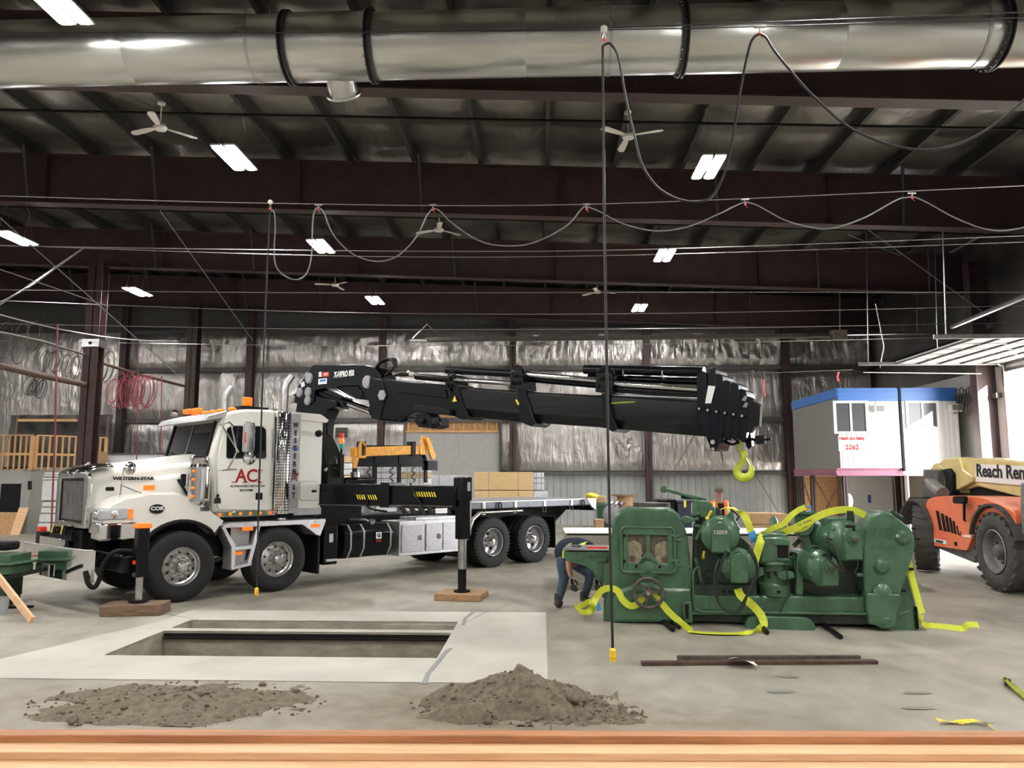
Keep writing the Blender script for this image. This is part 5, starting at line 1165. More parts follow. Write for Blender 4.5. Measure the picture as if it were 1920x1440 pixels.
# base beam
beam = gp('base_beam', [(1297, 1116), (1621, 1119), (1624, 1151), (1297, 1151)], -.05, 1.0, bev=.025, dd=-.05)
gp('beam_flange', [(1290, 1147), (1690, 1150), (1690, 1154), (1290, 1153)], -.11, .0, bev=.008, par=beam, dd=-.1)
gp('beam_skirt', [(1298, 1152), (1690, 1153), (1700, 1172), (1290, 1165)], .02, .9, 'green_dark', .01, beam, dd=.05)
MB().tube([gP(x, y, -.12) for x, y in fillet([(1299, 1060), (1301, 1147), (1690, 1152), (1712, 1143)], 20, 5)[1:-3]], .012, 6).build('pipe', 'green', beam)
gp('pill_base', fillet([(1398, 1172), (1402, 1158), (1420, 1155), (1515, 1158), (1528, 1170), (1530, 1182), (1400, 1180)], 8, 3), -.22, .5, bev=.03, dd=-.2)
q = gP(1442, 1130, -.055); text('cast_lettering', 'MACHINE CO', .075, 'green', beam, (q.x, -.052, q.z), (R(90), 0, 0), .006, 1.1, bold=.004); text('cast_lettering', 'U.S.A', .07, 'green', beam, (q.x, -.052, q.z-.10), (R(90), 0, 0), .006, 1.3, bold=.004)
# central housings
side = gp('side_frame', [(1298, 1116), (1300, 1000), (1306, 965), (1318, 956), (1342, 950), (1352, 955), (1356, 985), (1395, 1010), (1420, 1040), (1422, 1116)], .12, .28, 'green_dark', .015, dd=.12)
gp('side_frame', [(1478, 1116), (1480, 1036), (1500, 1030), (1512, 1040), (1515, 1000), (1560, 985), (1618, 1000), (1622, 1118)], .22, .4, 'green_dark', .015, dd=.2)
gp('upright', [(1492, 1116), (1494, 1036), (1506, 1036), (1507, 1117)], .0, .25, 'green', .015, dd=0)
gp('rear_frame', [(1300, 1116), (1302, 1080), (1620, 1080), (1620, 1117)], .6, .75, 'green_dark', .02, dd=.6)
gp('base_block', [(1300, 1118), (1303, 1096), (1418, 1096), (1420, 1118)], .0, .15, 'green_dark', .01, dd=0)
b = MB()
for px in (1357, 1368, 1378): q = gP(px, 1109, -.01); b.lathe((q.x, -.001, q.z), (0, -1, 0), [(.022, 0), (.022, .006)], 12)
b.build('holes', 'black_matt', gm, kind='stuff')
q = gP(1329, 1078, .12); tube('ring_boss', 'green_dark', side, [(q.x+.055*cos(t), .115, q.z+.055*sin(t)) for t in [2*pi*i/20 for i in range(20)]], .01, 6, True)
for A, B_, r in (((1304, 1045), (1318, 1100), .03), ((1300, 985), (1330, 990), .03), ((1298, 972), (1326, 965), .028), ((1306, 1100), (1322, 1108), .02), ((1330, 958), (1306, 1012), .03)):
    cyl('link_rod', 'green', side, gP(*A, .08), gP(*B_, .08), r)
# motors
def motor(px, py, r, axis, L, hood=True, txt=None, label=None):
    c = gP(px, py, -.12); ax = V(axis).normalized(); o = MB().lathe(c, -ax, [(r*.98, -.0), (r, .03), (r, L*.55), (r*.96, L*.56), (r*.96, L*.6), (r, L*.61), (r, L)], 40).build('motor', 'green', gm, ang=35, label=label)
    MB().lathe(c, ax, [(r, -.02), (r*1.03, 0), (r*1.03, .02), (r*.94, .04), (r*.8, .075), (r*.55, .10), (r*.5, .105)], 40, False, True).build('end_bell', 'green', o, ang=40)
    fr = c+ax*.10; sx = V((1, 0, 0)); sx = (sx-ax*sx.dot(ax)).normalized(); up_ = V((0, 0, 1)); up_ = (up_-ax*up_.dot(ax)).normalized()
    w = r*.50; P = [(-w, -r*.98), (-w, .05)]+[(w*cos(t), .05+w*sin(t)) for t in [pi-pi*k/10 for k in range(11)]][1:-1]+[(w, .05), (w, -r*.98)]
    vs = []; 
    for dpt in (-.09, .03, .055):
        kk = .92 if dpt == .055 else 1
        vs += [fr+sx*(a*kk)+up_*(z*kk)+ax*dpt for a, z in P]
    m = len(P); MB().add(vs, [tuple(range(m-1, -1, -1)), tuple(range(2*m, 3*m))]+[(k*m+i, k*m+(i+1) % m, (k+1)*m+(i+1) % m, (k+1)*m+i) for k in range(2) for i in range(m)]).build('drip_cover', 'green', o, ang=30)
    b = MB()
    for k in range(6): t = 2*pi*k/6+.4; q = c+(sx*cos(t)+up_*sin(t))*r*.93+ax*.03; b.lathe(q, ax, [(.024, 0), (.022, .015), (.012, .02)], 10)
    b.build('cover_bolts', 'green', o, kind='stuff')
    q = c+up_*r*.74+ax*.07; MB().tube([q-sx*.06+up_*-.015, q-sx*.03+up_*.02, q+sx*.03+up_*.02, q+sx*.06-up_*.015], .018, 8).build('lifting_handle', 'green', o)
    if txt: text('chalk_lettering', txt, .07, 'white_text', o, fr+ax*.064+V((0, 0, .03)), (R(90), 0, R(-3.4)), .001, 1.0, label='white chalk number')
    return o, fr, ax
m1 = motor(1350, 1002, .235, (-.06, -1, .03), .42, txt='12059', label='green motor with chalk number')
m2 = motor(1384, 1060, .215, (-.06, -1, .03), .40)
def motor_r(px, py, r, L):
    o, fr, ax = motor(px, py, r, (.36, -1, .02), L)
    q = fr+ax*.055+V((0, 0, .02)); MB().lathe(q, ax, [(.085, 0), (.08, .015), (.05, .02), (.045, .07), (.03, .075)], 18).build('shaft_boss', 'green', o); MB().lathe(q+ax*.07, ax, [(.028, 0), (.028, .03), (.01, .035)], 10).build('shaft_end', 'rust_grey', o)
    q = fr+ax*.0+V((0, 0, r*.62)); MB().box(q.x-.05, q.x+.05, q.y-.05, q.y+.03, q.z-.03, q.z+.04).build('terminal_clip', 'black_matt', o, .006)
motor_r(1586, 1013, .245, .46); motor_r(1543, 1064, .225, .46)
# vertical motor and arbor in the middle
q = gP(1452, 1116, .1); vx, vy = q.x, .1
def zz(py): return G.p(1452, py, .1)[1]
vm = MB().lathe((vx, vy, zz(1116)), (0, 0, 1), [(.19, 0), (.2, .02), (.2, .14), (.17, .17), (.165, .30), (.18, .31), (.18, zz(1057)-zz(1116)), (.235, zz(1056)-zz(1116)), (.235, zz(1054)-zz(1116)), (.22, zz(1050)-zz(1116))], 36).build('vertical_motor', 'green', gm, ang=35)
gp('arbor_housing', [(1424, 1056), (1426, 1014), (1436, 1006), (1474, 1006), (1481, 1014), (1481, 1056)], -.12, .35, bev=.03, par=vm, dd=-.1)
gp('arbor_top', [(1427, 1008), (1437, 999), (1468, 999), (1480, 1008)], -.08, .3, bev=.02, par=vm, dd=-.08)
q0, q1 = G.p(1458, 1046, -.13), G.p(1478, 1022, -.13); box('opening', 'black_matt', vm, q0[0], q1[0], -.127, -.11, q0[1], q1[1], .005); MB().box(q0[0]-.04, q1[0], -.15, -.12, q1[1], q1[1]+.02).box(q0[0]-.02, q1[0], -.16, -.12, q0[1]-.02, q0[1]).build('slide_bar', 'green', vm)
for px, py, w, h in ((1432, 1110, .05, .03), (1463, 1110, .05, .03), (1445, 1079, .025, .08), (1457, 1075, .03, .05)): q = gP(px, py, -.1); box('vent_slot', 'black_matt', vm, q.x-w/2-.02, q.x+w/2-.02, vy-.208 if py > 1100 else vy-.185, vy-.15, q.z-h/2, q.z+h/2)
gp('clamp_arm', [(1456, 1074), (1475, 1070), (1487, 1072), (1490, 1083), (1470, 1088), (1458, 1084)], -.12, .05, bev=.01, par=vm, dd=-.1); gp('clamp_block', [(1415, 1064), (1430, 1062), (1432, 1078), (1417, 1080)], -.05, .15, bev=.01, par=vm)
MB().lathe(gP(1466, 997, .1), (0, 0, 1), [(.14, 0), (.10, .03), (.07, .05), (.06, .08)], 20).build('top_flange', 'green', vm)
# mechanism between housing and motors, top side
lev = MB().bar(gP(1245, 917, .3), gP(1322, 938, .3), .05, .07, (0, 1, 0)).lathe(gP(1245, 917, .27), (0, 1, 0), [(.05, 0), (.05, .06)], 14).bar(gP(1318, 935, .28), gP(1330, 960, .28), .07, .06, (0, 1, 0)).build('lever_arm', 'green', gm, .012)
MB().bar(gP(1277, 932, .35), gP(1303, 934, .35), .03, .04).build('dark_bar', 'black_matt', lev)
for L in ([(1300, 940), (1308, 938), (1312, 955), (1306, 968), (1299, 964)], [(1300, 938), (1330, 940), (1338, 948), (1330, 956), (1304, 950)], [(1311, 952), (1341, 950), (1343, 968), (1322, 972), (1312, 968)], [(1275, 975), (1285, 967), (1300, 972), (1308, 968), (1312, 974), (1296, 980), (1284, 984)]):
    gp('link_plate', L, .0, .16, bev=.01, par=lev)
for A, B_, r in (((1304, 962), (1302, 938), .025), ((1296, 966), (1312, 962), .03), ((1368, 970), (1380, 985), .035), ((1358, 975), (1372, 960), .02), ((1372, 975), (1383, 995), .045)): cyl('link_pin', 'green', lev, gP(*A, .02), gP(*B_, .02), r)
gp('top_bracket', [(1354, 985), (1362, 968), (1372, 962), (1385, 985), (1388, 1006), (1370, 1002)], .0, .2, bev=.012, par=lev)
tube('thin_linkage', 'black_matt', lev, [gP(1374, 958, .1), gP(1386, 968, .1), gP(1378, 980, .1)], .012, 6)
for A, B_ in (((1326, 972), (1333, 960)), ((1318, 1045), (1320, 1035))): b = MB().cyl(gP(*A, -.03), gP(*B_, -.03), .016, n=8).sphere(gP(*A, -.03), .025, 8).sphere(gP(*B_, -.03), .02, 8).build('yellow_wing_bolt', 'yellow_stripe', gm)
# right top boxes
tb1 = gp('hopper', [(1490, 962), (1530, 964), (1528, 990), (1518, 1005), (1500, 1006), (1491, 992)], .1, .5, bev=.015, dd=.1)
MB().bar(gP(1489, 961, .08), gP(1531, 963, .08), .05, .03).build('rim', 'green', tb1)
gp('hopper_neck', [(1503, 1004), (1520, 1004), (1526, 1030), (1510, 1032)], .15, .4, bev=.01, par=tb1, dd=.1); gp('feed_box', [(1542, 985), (1544, 971), (1588, 970), (1590, 985)], .0, .4, bev=.015); gp('feed_bracket', [(1590, 975), (1600, 960), (1606, 962), (1608, 1000), (1594, 1000)], .1, .3, bev=.01)
cyl('post', 'green_dark', tb1, gP(1594, 995, .1), gP(1594, 958, .1), .04)
tube('blue_sling_eye', 'blue_web', gm, [gP(1500, 958, .2), gP(1510, 948, .2), gP(1520, 950, .2), gP(1522, 958, .2), gP(1508, 962, .2)], .012, 6, True)
for A, B_ in (((1478, 1036), (1540, 1032)), ((1480, 1046), (1500, 1040)), ((1500, 1012), (1488, 1024)), ((1528, 1026), (1545, 1022))): cyl('shaft', 'green_dark', gm, gP(*A, .2), gP(*B_, .2), .028)
for px, py in ((1606, 996), (1606, 1078)): cyl('hinge_pin', 'green', gm, gP(px, py, -.05), gP(px+16, py, -.05), .026)
# chain cover at the right end
cc = gp('chain_cover', fillet([(1621, 1114), (1618, 1040), (1619, 995), (1632, 968), (1652, 958), (1670, 960), (1710, 993), (1717, 1012), (1714, 1040), (1699, 1082), (1689, 1116)], [0, 4, 16, 14, 14, 8, 8, 10, 8, 6, 0], 3), -.10, .32, bev=.03, dd=-.1, seg=3)
for px, py, r, hgt in ((1693, 1008, .10, .05), (1652, 1063, .10, .05)): q = gP(px, py, -.1); MB().lathe((q.x, -.10, q.z), (0, -1, 0), [(r, 0), (r*.95, .015), (r*.62, hgt), (r*.5, hgt+.005)], 12).build('cast_boss', 'green', cc, ang=20)
q = gP(1654, 1112, -.1); MB().sphere((q.x, -.10, q.z), .13, 20, (1, .5, .95), 12).build('cast_dome', 'green', cc)
for s, px, py, z in (('STETSON', 1656, 993, .085), ('ROSS', 1656, 1006, .085), ('6-12-A1', 1657, 1027, .085)): q = gP(px, py, -.10); text('cast_lettering', s, z, 'green', cc, (q.x, -.102, q.z), (R(90), 0, 0), .006, 1.15, bold=.003)
gp('cover_foot', fillet([(1623, 1112), (1690, 1114), (1688, 1135), (1682, 1152), (1680, 1176), (1655, 1180), (1640, 1172), (1628, 1170), (1626, 1150)], 4, 2), -.16, .1, bev=.025, par=cc, dd=-.15); q = gP(1664, 1168, -.17); tube('cast_ring', 'green', cc, [(q.x+.05*cos(t), -.165, q.z+.05*sin(t)) for t in [2*pi*i/16 for i in range(16)]], .01, 6, True)
gp('end_pedestal', [(1690, 1090), (1702, 1078), (1716, 1130), (1722, 1183), (1660, 1183), (1680, 1140)], .0, .9, bev=.02, dd=0)
gp('pedestal_flange', [(1716, 1138), (1720, 1138), (1724, 1178), (1719, 1180)], -.05, .5, 'black_matt', .005, dd=-.05); b = MB()
for px, py in ((1717, 1010), (1706, 1067), (1692, 1107), (1711, 991)): q = gP(px, py, -.08); b.cyl((q.x-.01, -.08, q.z), (q.x+.04, -.08, q.z), .018, n=8)
b.build('cover_bolts', 'black_matt', cc, kind='stuff')
MB().bar(gP(1668, 958, .05), gP(1690, 972, .05), .12, .05, (0, 0, 1)).build('top_plate', 'green_dark', cc, .01)
# outfeed table at the left end
ot = gp('outfeed_table', [(1057, 1034), (1140, 1034), (1146, 1040), (1144, 1088), (1134, 1094), (1122, 1090), (1112, 1072), (1098, 1062), (1062, 1052), (1058, 1045)], .25, .85, bev=.012, dd=.25)
q0, q1 = G.p(1056, 1034, .25), G.p(1143, 1031, .25); box('table_top', 'steel', ot, q0[0], q1[0], .22, .88, q1[1]-.01, q1[1]+.012, .004)
MB().box(q0[0]+.32, q1[0]-.03, .3, .42, q1[1]+.012, q1[1]+.03).build('red_strip', 'red_lens', ot); 
for px in (1080, 1104, 1112): q = gP(px, 1038, .24); MB().lathe((q.x, .25, q.z), (0, -1, 0), [(.026, 0), (.026, .03)], 10).build('bolt', 'green' if px != 1080 else 'rust_grey', ot)
gp('table_leg', [(1133, 1060), (1146, 1055), (1148, 1130), (1138, 1165), (1131, 1168)], .05, .3, bev=.01, par=ot, dd=.05); cyl('disc_stack', 'rust_grey', ot, gP(1081, 1031, .5), gP(1081, 1022, .5), .07)
gp('bracket', [(1118, 1048), (1138, 1046), (1138, 1052), (1120, 1054)], .2, .3, bev=.005, par=ot, dd=.2); tube('rods', 'rust', ot, [gP(1127, 1092, .3), gP(1132, 1120, .3)], .02, 6)
cyl('top_disc', 'rust_grey', gm, gP(1222, 955, .6)+V((0, 0, .02)), gP(1222, 949, .6)+V((0, 0, .05)), .26, n=28)
# cables on the machine
def gcable(L, d, r, lb, k=7):
    return tag(tube('power_cable', 'black_cable', None, [G.w(*v) for v in spline([(*([G.p(a, b_, d_)[0], d_, G.p(a, b_, d_)[1]]),) for a, b_, d_ in [(x[0], x[1], x[2] if len(x) > 2 else d) for x in L]], k)], r, 7), lb, 'cable', 'cables on the green machine')
gcable([(1336, 985, -.1), (1317, 1000), (1314, 1050), (1318, 1095), (1322, 1106)], -.06, .012, 'black cable running down left of the chalk-numbered motor')
gcable([(1352, 1036, -.1), (1362, 1035), (1352, 1060), (1343, 1090), (1345, 1125), (1362, 1145), (1380, 1147), (1394, 1128), (1408, 1100), (1419, 1070), (1412, 1045), (1402, 1032)], -.33, .014, 'black cable looping round the lower left motor')
gcable([(1356, 1030, -.1), (1342, 1065), (1340, 1100), (1350, 1135), (1372, 1150), (1392, 1140), (1402, 1115), (1420, 1080), (1418, 1050), (1405, 1025, -.1)], -.36, .012, 'second black cable looping below the lower left motor')
gcable([(1560, 1012, -.3), (1550, 1010), (1562, 1025), (1572, 1048), (1582, 1072), (1560, 1055), (1548, 1042)], -.4, .012, 'black cable draped between the two right motors')
gcable([(1518, 1028), (1530, 1024), (1550, 1035), (1556, 1050)], -.38, .011, 'short black cable above the lower right motor')
gcable([(1475, 1060), (1478, 1095), (1481, 1115), (1470, 1130), (1462, 1150), (1450, 1168), (1435, 1177)], -.2, .010, 'black cable hanging from the vertical motor to the floor')
gcable([(1607, 1045), (1608, 1060), (1602, 1075)], -.15, .013, 'short curved cable at the chain cover hinge')
# yellow lifting straps
def strap(segs, w, lb, mt='yellow_web', k=5, wd=None):
    P = [(G.p(x, y, d)[0], d, G.p(x, y, d)[1]) for x, y, d in segs]; W = wd or [None]*len(P)
    pts = spline(P, k); n = len(pts); out = []
    for i, p in enumerate(pts):
        t = i/(n-1)*(len(P)-1); j = min(int(t), len(P)-2); f = t-j
        d = (pts[min(i+1, n-1)]-pts[max(i-1, 0)]).normalized()
        def wv(q):
            if W[q] is None: v = d.cross(V((0, -1, 0))); return v.normalized() if v.length > .05 else V((0, 0, 1))
            return V(W[q]).normalized()
        out.append((p, wv(j)*(1-f)+wv(j+1)*f))
    b = MB().ribbon(out, w, .007); o = b.build('lifting_strap', mt, None); o.location = G.o; o.rotation_euler = (0, 0, G.a)
    return tag(o, lb, 'strap', 'yellow lifting straps')
Yw = (0, 1, 0)
def gfl(px, py): w = atZ(px, py, .02)-G.o; return w.dot(G.v)
def fs(px, py): return (px, py, gfl(px, py))
strap([fs(1080, 1143), fs(1095, 1146), (1110, 1138, -.05), (1118, 1120, -.05), (1130, 1106, -.08), (1145, 1103, -.10), (1158, 1108, -.12), (1168, 1125, -.14), (1182, 1136, -.15), (1196, 1132, -.15), (1206, 1118, -.16)], .085, 'yellow strap crossing the left foot of the green machine to the hand wheel', wd=[Yw, Yw]+[None]*9)
s_ = strap([(1222, 1112, -.14), (1238, 1128, -.17), (1255, 1148, -.2), (1275, 1166, -.25), fs(1292, 1180), fs(1300, 1185)], .085, 'yellow strap slanting down from the hand wheel to the floor')
s_ = strap([fs(1290, 1184), fs(1330, 1187), fs(1380, 1188), (1405, 1186, gfl(1405, 1186)), (1424, 1180, -.42), (1432, 1170, -.3), (1426, 1152, -.25), (1408, 1132, -.22), (1390, 1118, -.2), (1383, 1104, -.1)], .10, 'yellow strap along the floor rising over the base beam to the motors', wd=[Yw, Yw, Yw, (0, 1, .4)]+[None]*6)
strap([(1345, 958, .2), (1362, 952, .1), (1380, 955, .0), (1394, 965, -.05), (1402, 980, -.08), (1408, 997, -.08)], .09, 'yellow strap arching above the chalk-numbered motor', wd=[Yw, Yw, (0, 1, .4), None, None, None])
strap([(1408, 997, -.08), (1413, 1008, -.08), (1416, 1016, -.06)], .095, 'blue end sleeve of the strap right of the chalk-numbered motor', 'blue_web')
strap([(1430, 1002, .0), (1426, 1015, -.14), (1420, 1035, -.15), (1414, 1055, -.16), (1408, 1076, -.12)], .10, 'yellow strap hanging between the left motors and the vertical motor')
strap([(1432, 1002, .05), (1450, 990, .0), (1468, 983, .0), (1482, 968, .0), (1496, 957, .05), (1510, 951, .15)], .07, 'yellow strap running up to the green hopper with blue loop')
strap([(1464, 1000, .0), (1490, 990, -.08), (1520, 975, -.06), (1548, 962, .0), (1575, 956, .1), (1600, 957, .15), (1622, 966, .15)], .09, 'yellow strap with black print lying across the top of the right motors', 'yellow_web')
strap([(1480, 998, -.05), (1510, 992, -.05), (1535, 970, -.02), (1570, 957, .1)], .03, 'narrow yellow strap edge below the printed strap')
strap([(1078, 1140, .3), (1092, 1135, .25), (1106, 1128, .1), (1112, 1142, .0), (1100, 1148, -.1), (1085, 1146, .1)], .07, 'crumpled yellow strap end beside the crouching worker', 'yellow_web')
strap([(1116, 1118, -.02), (1119, 1130, -.02), (1124, 1145, -.02)], .06, 'small blue strap sleeve at the left foot of the green machine', 'blue_web')
strap([(1704, 1052, -.03), (1710, 1080, -.06), (1718, 1110, -.1), (1726, 1140, -.15), (1730, 1150, -.18)], .07, 'yellow strap hanging down the right end of the green machine')
strap([(1704, 1062, .05), (1708, 1100, .05), (1714, 1140, .05), (1722, 1160, .02)], .04, 'inner yellow strap hanging behind another at the right end')
strap([(1723, 1150, .0), (1724, 1165, -.05), fs(1740, 1174), fs(1775, 1177), fs(1805, 1180), fs(1815, 1172), fs(1835, 1173)], .12, 'yellow strap trailing on the floor right of the green machine', wd=[None, (0, 1, .6), (0, 1, .8), (0, 1, .9), (0, 1, .8), (0, 1, .5), (0, 1, .8)])
q = G.p3(1510, 980, -.12); text('strap_lettering', 'OLYMPIC', .05, 'dark_text', gm, (q.x, -.12, q.z), (R(90), R(-20), 0))
# rollers under and rods by the machine
for i, (p, q, r) in enumerate((((1262, 1180), (1252, 1172), .032), ((1273, 1176), (1266, 1170), .028), ((1438, 1186), (1432, 1178), .03), ((1576, 1194), (1562, 1184), .03))):
    a, c = atZ(*p, r), atZ(*q, r); tag(tube('steel_roller', 'black_matt', None, [a, c, a+(c-a)*3], r, 10), ['short pipe roller sticking out under the left part of the machine, left of its twin', 'short pipe roller under the left part, right of its twin', 'short pipe roller beside the strap bend below the beam', 'dark pipe roller with orange dust under the right part'][i], 'pipe', 'pipe rollers')
# flat steel bars on the floor
def fbar(p, q, w, h, m, lb, z0=0):
    a, c = atZ(*p, z0), atZ(*q, z0); return tag(MB().bar(a+V((0, 0, h/2)), c+V((0, 0, h/2)), w, h).build('steel_bar', m, None, .002), lb, 'bar', 'steel bars on the floor')
fbar((1203, 1247), (1643, 1244), .09, .035, 'rust', 'long rusty flat steel bar on the floor, nearest of the pair')
fbar((1270, 1239), (1612, 1238), .06, .05, 'rust_grey', 'shorter rusty steel bar lying behind the long flat bar')
a = atZ(1385, 1236, .07); pp = tag(MB().grid(lambda u, v: (a.x-.10+.26*u, a.y-.12+.18*v, .055+.05*(1-v)*(1-u)+.02*sin(u*5)), 8, 6).build('paper_sheet', 'paper', None), 'crumpled white paper lying on the steel bars', 'paper')
# ================================================================== TELEHANDLER (frame: x rearward = away, y towards the viewer side)
K = Frame(7.55, 13.4, 87.1)
te = thing('telehandler', 'orange and yellow telehandler with large dusty tyres by the open door', 'telehandler', K.o, K.a)
def kp(name, L, d0, d1, m, dd=0.0, bev=.03, par=None, **k): return prism(name, m, par or te, K.pts(L, dd), d0, d1, bev=bev, **k)
def big_wheel(x, y0, s, rz=0.0):
    w = bpy.data.objects.new('wheel', None)
    R_ = .67; b = MB(); b.lathe((0, 0, 0), (0, -s, 0), [(.34, .06), (.38, .02), (.47, -.015), (.58, .0), (.64, .04), (.64, .36), (.58, .40), (.47, .415), (.34, .36)], 48, False, False)
    t = b
    for k in range(22):
        q = 2*pi*k/22
        for side_, off in ((0, 0), (1, pi/22)):
            ya, yb = ((-.0, .22) if side_ == 0 else (.18, .40)); a0 = q+off; sk = .14 if side_ == 0 else -.14
            P = []
            for aa, yy in ((a0, ya), (a0+sk, yb)): P.append(V((R_*.945*cos(aa), -s*yy, R_*.945*sin(aa))))
            t.bar(P[0], P[1], .085, .035, (cos(a0), 0, sin(a0)))
    ty = t.build('tyre', 'rubber_dusty', te, ang=30); ty.location = (x, y0, .665); ty.rotation_euler = (0, 0, rz)
    MB().lathe((0, 0, 0), (0, -s, 0), [(.35, .04), (.365, .01), (.35, .0), (.33, .05), (.32, .15), (.25, .19), (.16, .17), (.15, .15)], 36, False, True).build('rim', 'rim_grey', ty, ang=25)
    MB().lathe((0, 0, 0), (0, -s, 0), [(.07, .02), (.10, .04), (.13, .1), (.14, .16)], 20).build('hub', 'tele_grey', ty)
    b = MB()
    for k in range(8): q = 2*pi*k/8; b.cyl((.19*cos(q), -s*.15, .19*sin(q)), (.19*cos(q), -s*.12, .19*sin(q)), .02, n=6)
    b.build('lug_nuts', 'tele_grey', ty, kind='stuff'); return ty
big_wheel(0, .0, 1); big_wheel(3.05, .0, 1, R(-26)); big_wheel(0, -2.3, -1); big_wheel(3.05, -2.3, -1)
box('chassis', 'tele_grey', te, -.4, 3.9, -1.6, -.65, .5, 1.0, .03)
kp('side_beam', [(1742, 1023), (1745, 1010), (1830, 1030), (1832, 1052), (1822, 1055)], -.5, -.12, 'tele_grey', -.1)
hood = kp('engine_hood', fillet([(1741, 1022), (1739, 950), (1742, 936), (1758, 931), (1800, 929), (1845, 932), (1880, 946), (1908, 960), (1910, 990), (1860, 985), (1830, 1000), (1817, 1033)], [2, 6, 8, 8, 8, 10, 8, 6, 4, 6, 6, 3], 3), -.75, -.06, 'tele_orange', -.1, .10, seg=4)
MB().box(0, .01, 0, .01, 0, .01)
hs = K.p(1753, 956, -.05)
slots = [((1754, 957), (1763, 994), 6), ((1763, 962), (1771, 996), 6), ((1771, 966), (1778, 997), 5.5), ((1778, 970), (1785, 999), 5), ((1785, 976), (1791, 1001), 4.5), ((1792, 985), (1798, 1003), 3), ((1800, 996), (1801, 1004), 1.5)]
for (x0, y0), (x1, y1), w in slots:
    kp('hood_louvre', [(x0, y0), (x0+w, y0+1.2), (x1+w-2, y1+1), (x1-2, y1)], -.07, -.055, 'black_matt', -.055, .003, hood)
kp('hood_slot', [(1834, 947), (1870, 948), (1878, 950), (1834, 953)], -.08, -.05, 'black_matt', -.055, .002, hood)
q = K.p(1760, 1016, -.05); st = kp('sticker', [(1748, 1009), (1774, 1014), (1774, 1021), (1748, 1016)], -.06, -.05, 'white_text', -.05, .002, hood)
def ktext(s, px, py, size, m, par, dd, rot=0.0, xs=1.0, bold=.004):
    a, z = K.p(px, py, dd); o = text('lettering', s, size, m, par, (a, dd, z), (R(90), 0, R(180)), .002, xs, bold)
    o.rotation_euler = (R(90), rot, R(180)); return o
ktext('ReachRentals', 1761, 1015, .062, 'dark_text', hood, -.045, xs=.9)
kp('decal', [(1804, 1003), (1818, 1003), (1820, 1008), (1806, 1007)], -.062, -.052, 'white_text', -.05, .002, hood); kp('lock', [(1789, 1016), (1793, 1016), (1794, 1024), (1790, 1023)], -.065, -.045, 'black_matt', -.05, .002, hood)
# mirror on stalk
mrr = kp('mirror', fillet([(1791, 930), (1812, 930), (1812, 945), (1791, 944)], 4, 3), .02, .10, 'black_matt', .05, .01); tube('mirror_stalk', 'black_matt', mrr, [K.p3(1808, 944, .05), K.p3(1808, 975, .0), K.p3(1809, 976, -.08)], .022, 6)
# mudguards
def guard(xc, y0, rz=0):
    b = MB(); vs = []; n = 12
    for k in range(n+1):
        a = pi*.10+pi*.80*k/n
        for yy in (.02, -.42): 
            for r in (.76, .80): vs.append((xc+r*cos(a), yy+y0, .66+r*sin(a)))
    b.add(vs, [f for k in range(n) for f in ((4*k, 4*k+4, 4*k+6, 4*k+2), (4*k+1, 4*k+3, 4*k+7, 4*k+5), (4*k, 4*k+1, 4*k+5, 4*k+4), (4*k+2, 4*k+6, 4*k+7, 4*k+3))]+[(0, 2, 3, 1), (4*n, 4*n+1, 4*n+3, 4*n+2)])
    return b.build('mudguard', 'rubber_dusty', te)
guard(0, 0); guard(3.05, 0); guard(0, -1.88); guard(3.05, -1.88)
# boom: sloping down towards the front (near side of the frame)
BM = -.95
boom = kp('boom', [(1772, 868), (1835, 858), (1960, 868), (1960, 945), (1832, 912), (1812, 918)], BM-.4, BM, 'tele_yellow', BM, .03)
kp('boom_shoulder', [(1762, 902), (1764, 872), (1778, 859), (1806, 857), (1812, 880), (1832, 893), (1830, 905), (1802, 920)], BM-.2, BM+.08, 'tele_yellow', BM, .03, boom)
cheek = kp('boom_cheek', [(1752, 918), (1752, 880), (1760, 868), (1775, 874), (1783, 900), (1786, 925)], BM-.45, BM+.10, 'tele_yellow', BM, .03)
for px, py, r in ((1757, 897, .04), (1762, 896, .04), (1774, 894, .07)): q = K.p3(px, py, BM+.1); MB().lathe((q.x, BM+.10, q.z), (0, 1, 0), [(r, 0), (r, .01)], 14).build('pin_hole', 'black_matt', cheek)
kp('hose_guard', [(1781, 880), (1792, 878), (1800, 888), (1801, 930), (1788, 930), (1785, 900)], BM, BM+.16, 'black_matt', BM, .03, boom)
kp('sign_plate', [(1831, 870), (1960, 876), (1960, 914), (1831, 903)], BM+.0, BM+.025, 'white_text', BM, .006, boom)
o_ = ktext('Reach Rentals', 1901, 894, .34, 'dark_text', boom, BM+.03, R(0), 1.0, .010)
wd0 = max(v.co.x for v in o_.data.vertices)-min(v.co.x for v in o_.data.vertices); ksc = 2.2/wd0; o_.scale = (ksc, 1, 1); a_, z_ = K.p(1834, 890, BM); o_.location = (a_-1.1, BM+.03, z_+.035)
z0, x0 = K.p(1832, 886, BM)[1], K.p(1832, 886, BM)[0]; x1 = K.p(1920, 891, BM)[0]; z1 = K.p(1920, 891, BM)[1]
sl_ = math.atan2(z1-z0, x0-x1); o_.rotation_euler = (R(90), -sl_, R(180)); o_.data.transform(Matrix.Identity(4))
kp('boom_underframe', [(1812, 918), (1832, 912), (1960, 945), (1960, 965), (1880, 950), (1815, 935)], BM-.5, BM-.05, 'black_matt', BM, .02)
tube('exhaust', 'rim_grey', te, [K.p3(1768, 925, -.5), K.p3(1748, 908, -.5), K.p3(1738, 900, -.5)], [.13, .12, .05], 16)
kp('counterweight', [(1702, 948), (1702, 932), (1728, 932), (1745, 945), (1742, 960)], -1.9, -.5, 'black_matt', -.5, .03); kp('rear_tower', [(1728, 945), (1730, 880), (1755, 880), (1760, 935)], -1.9, -.7, 'tele_grey', -.7, .03)
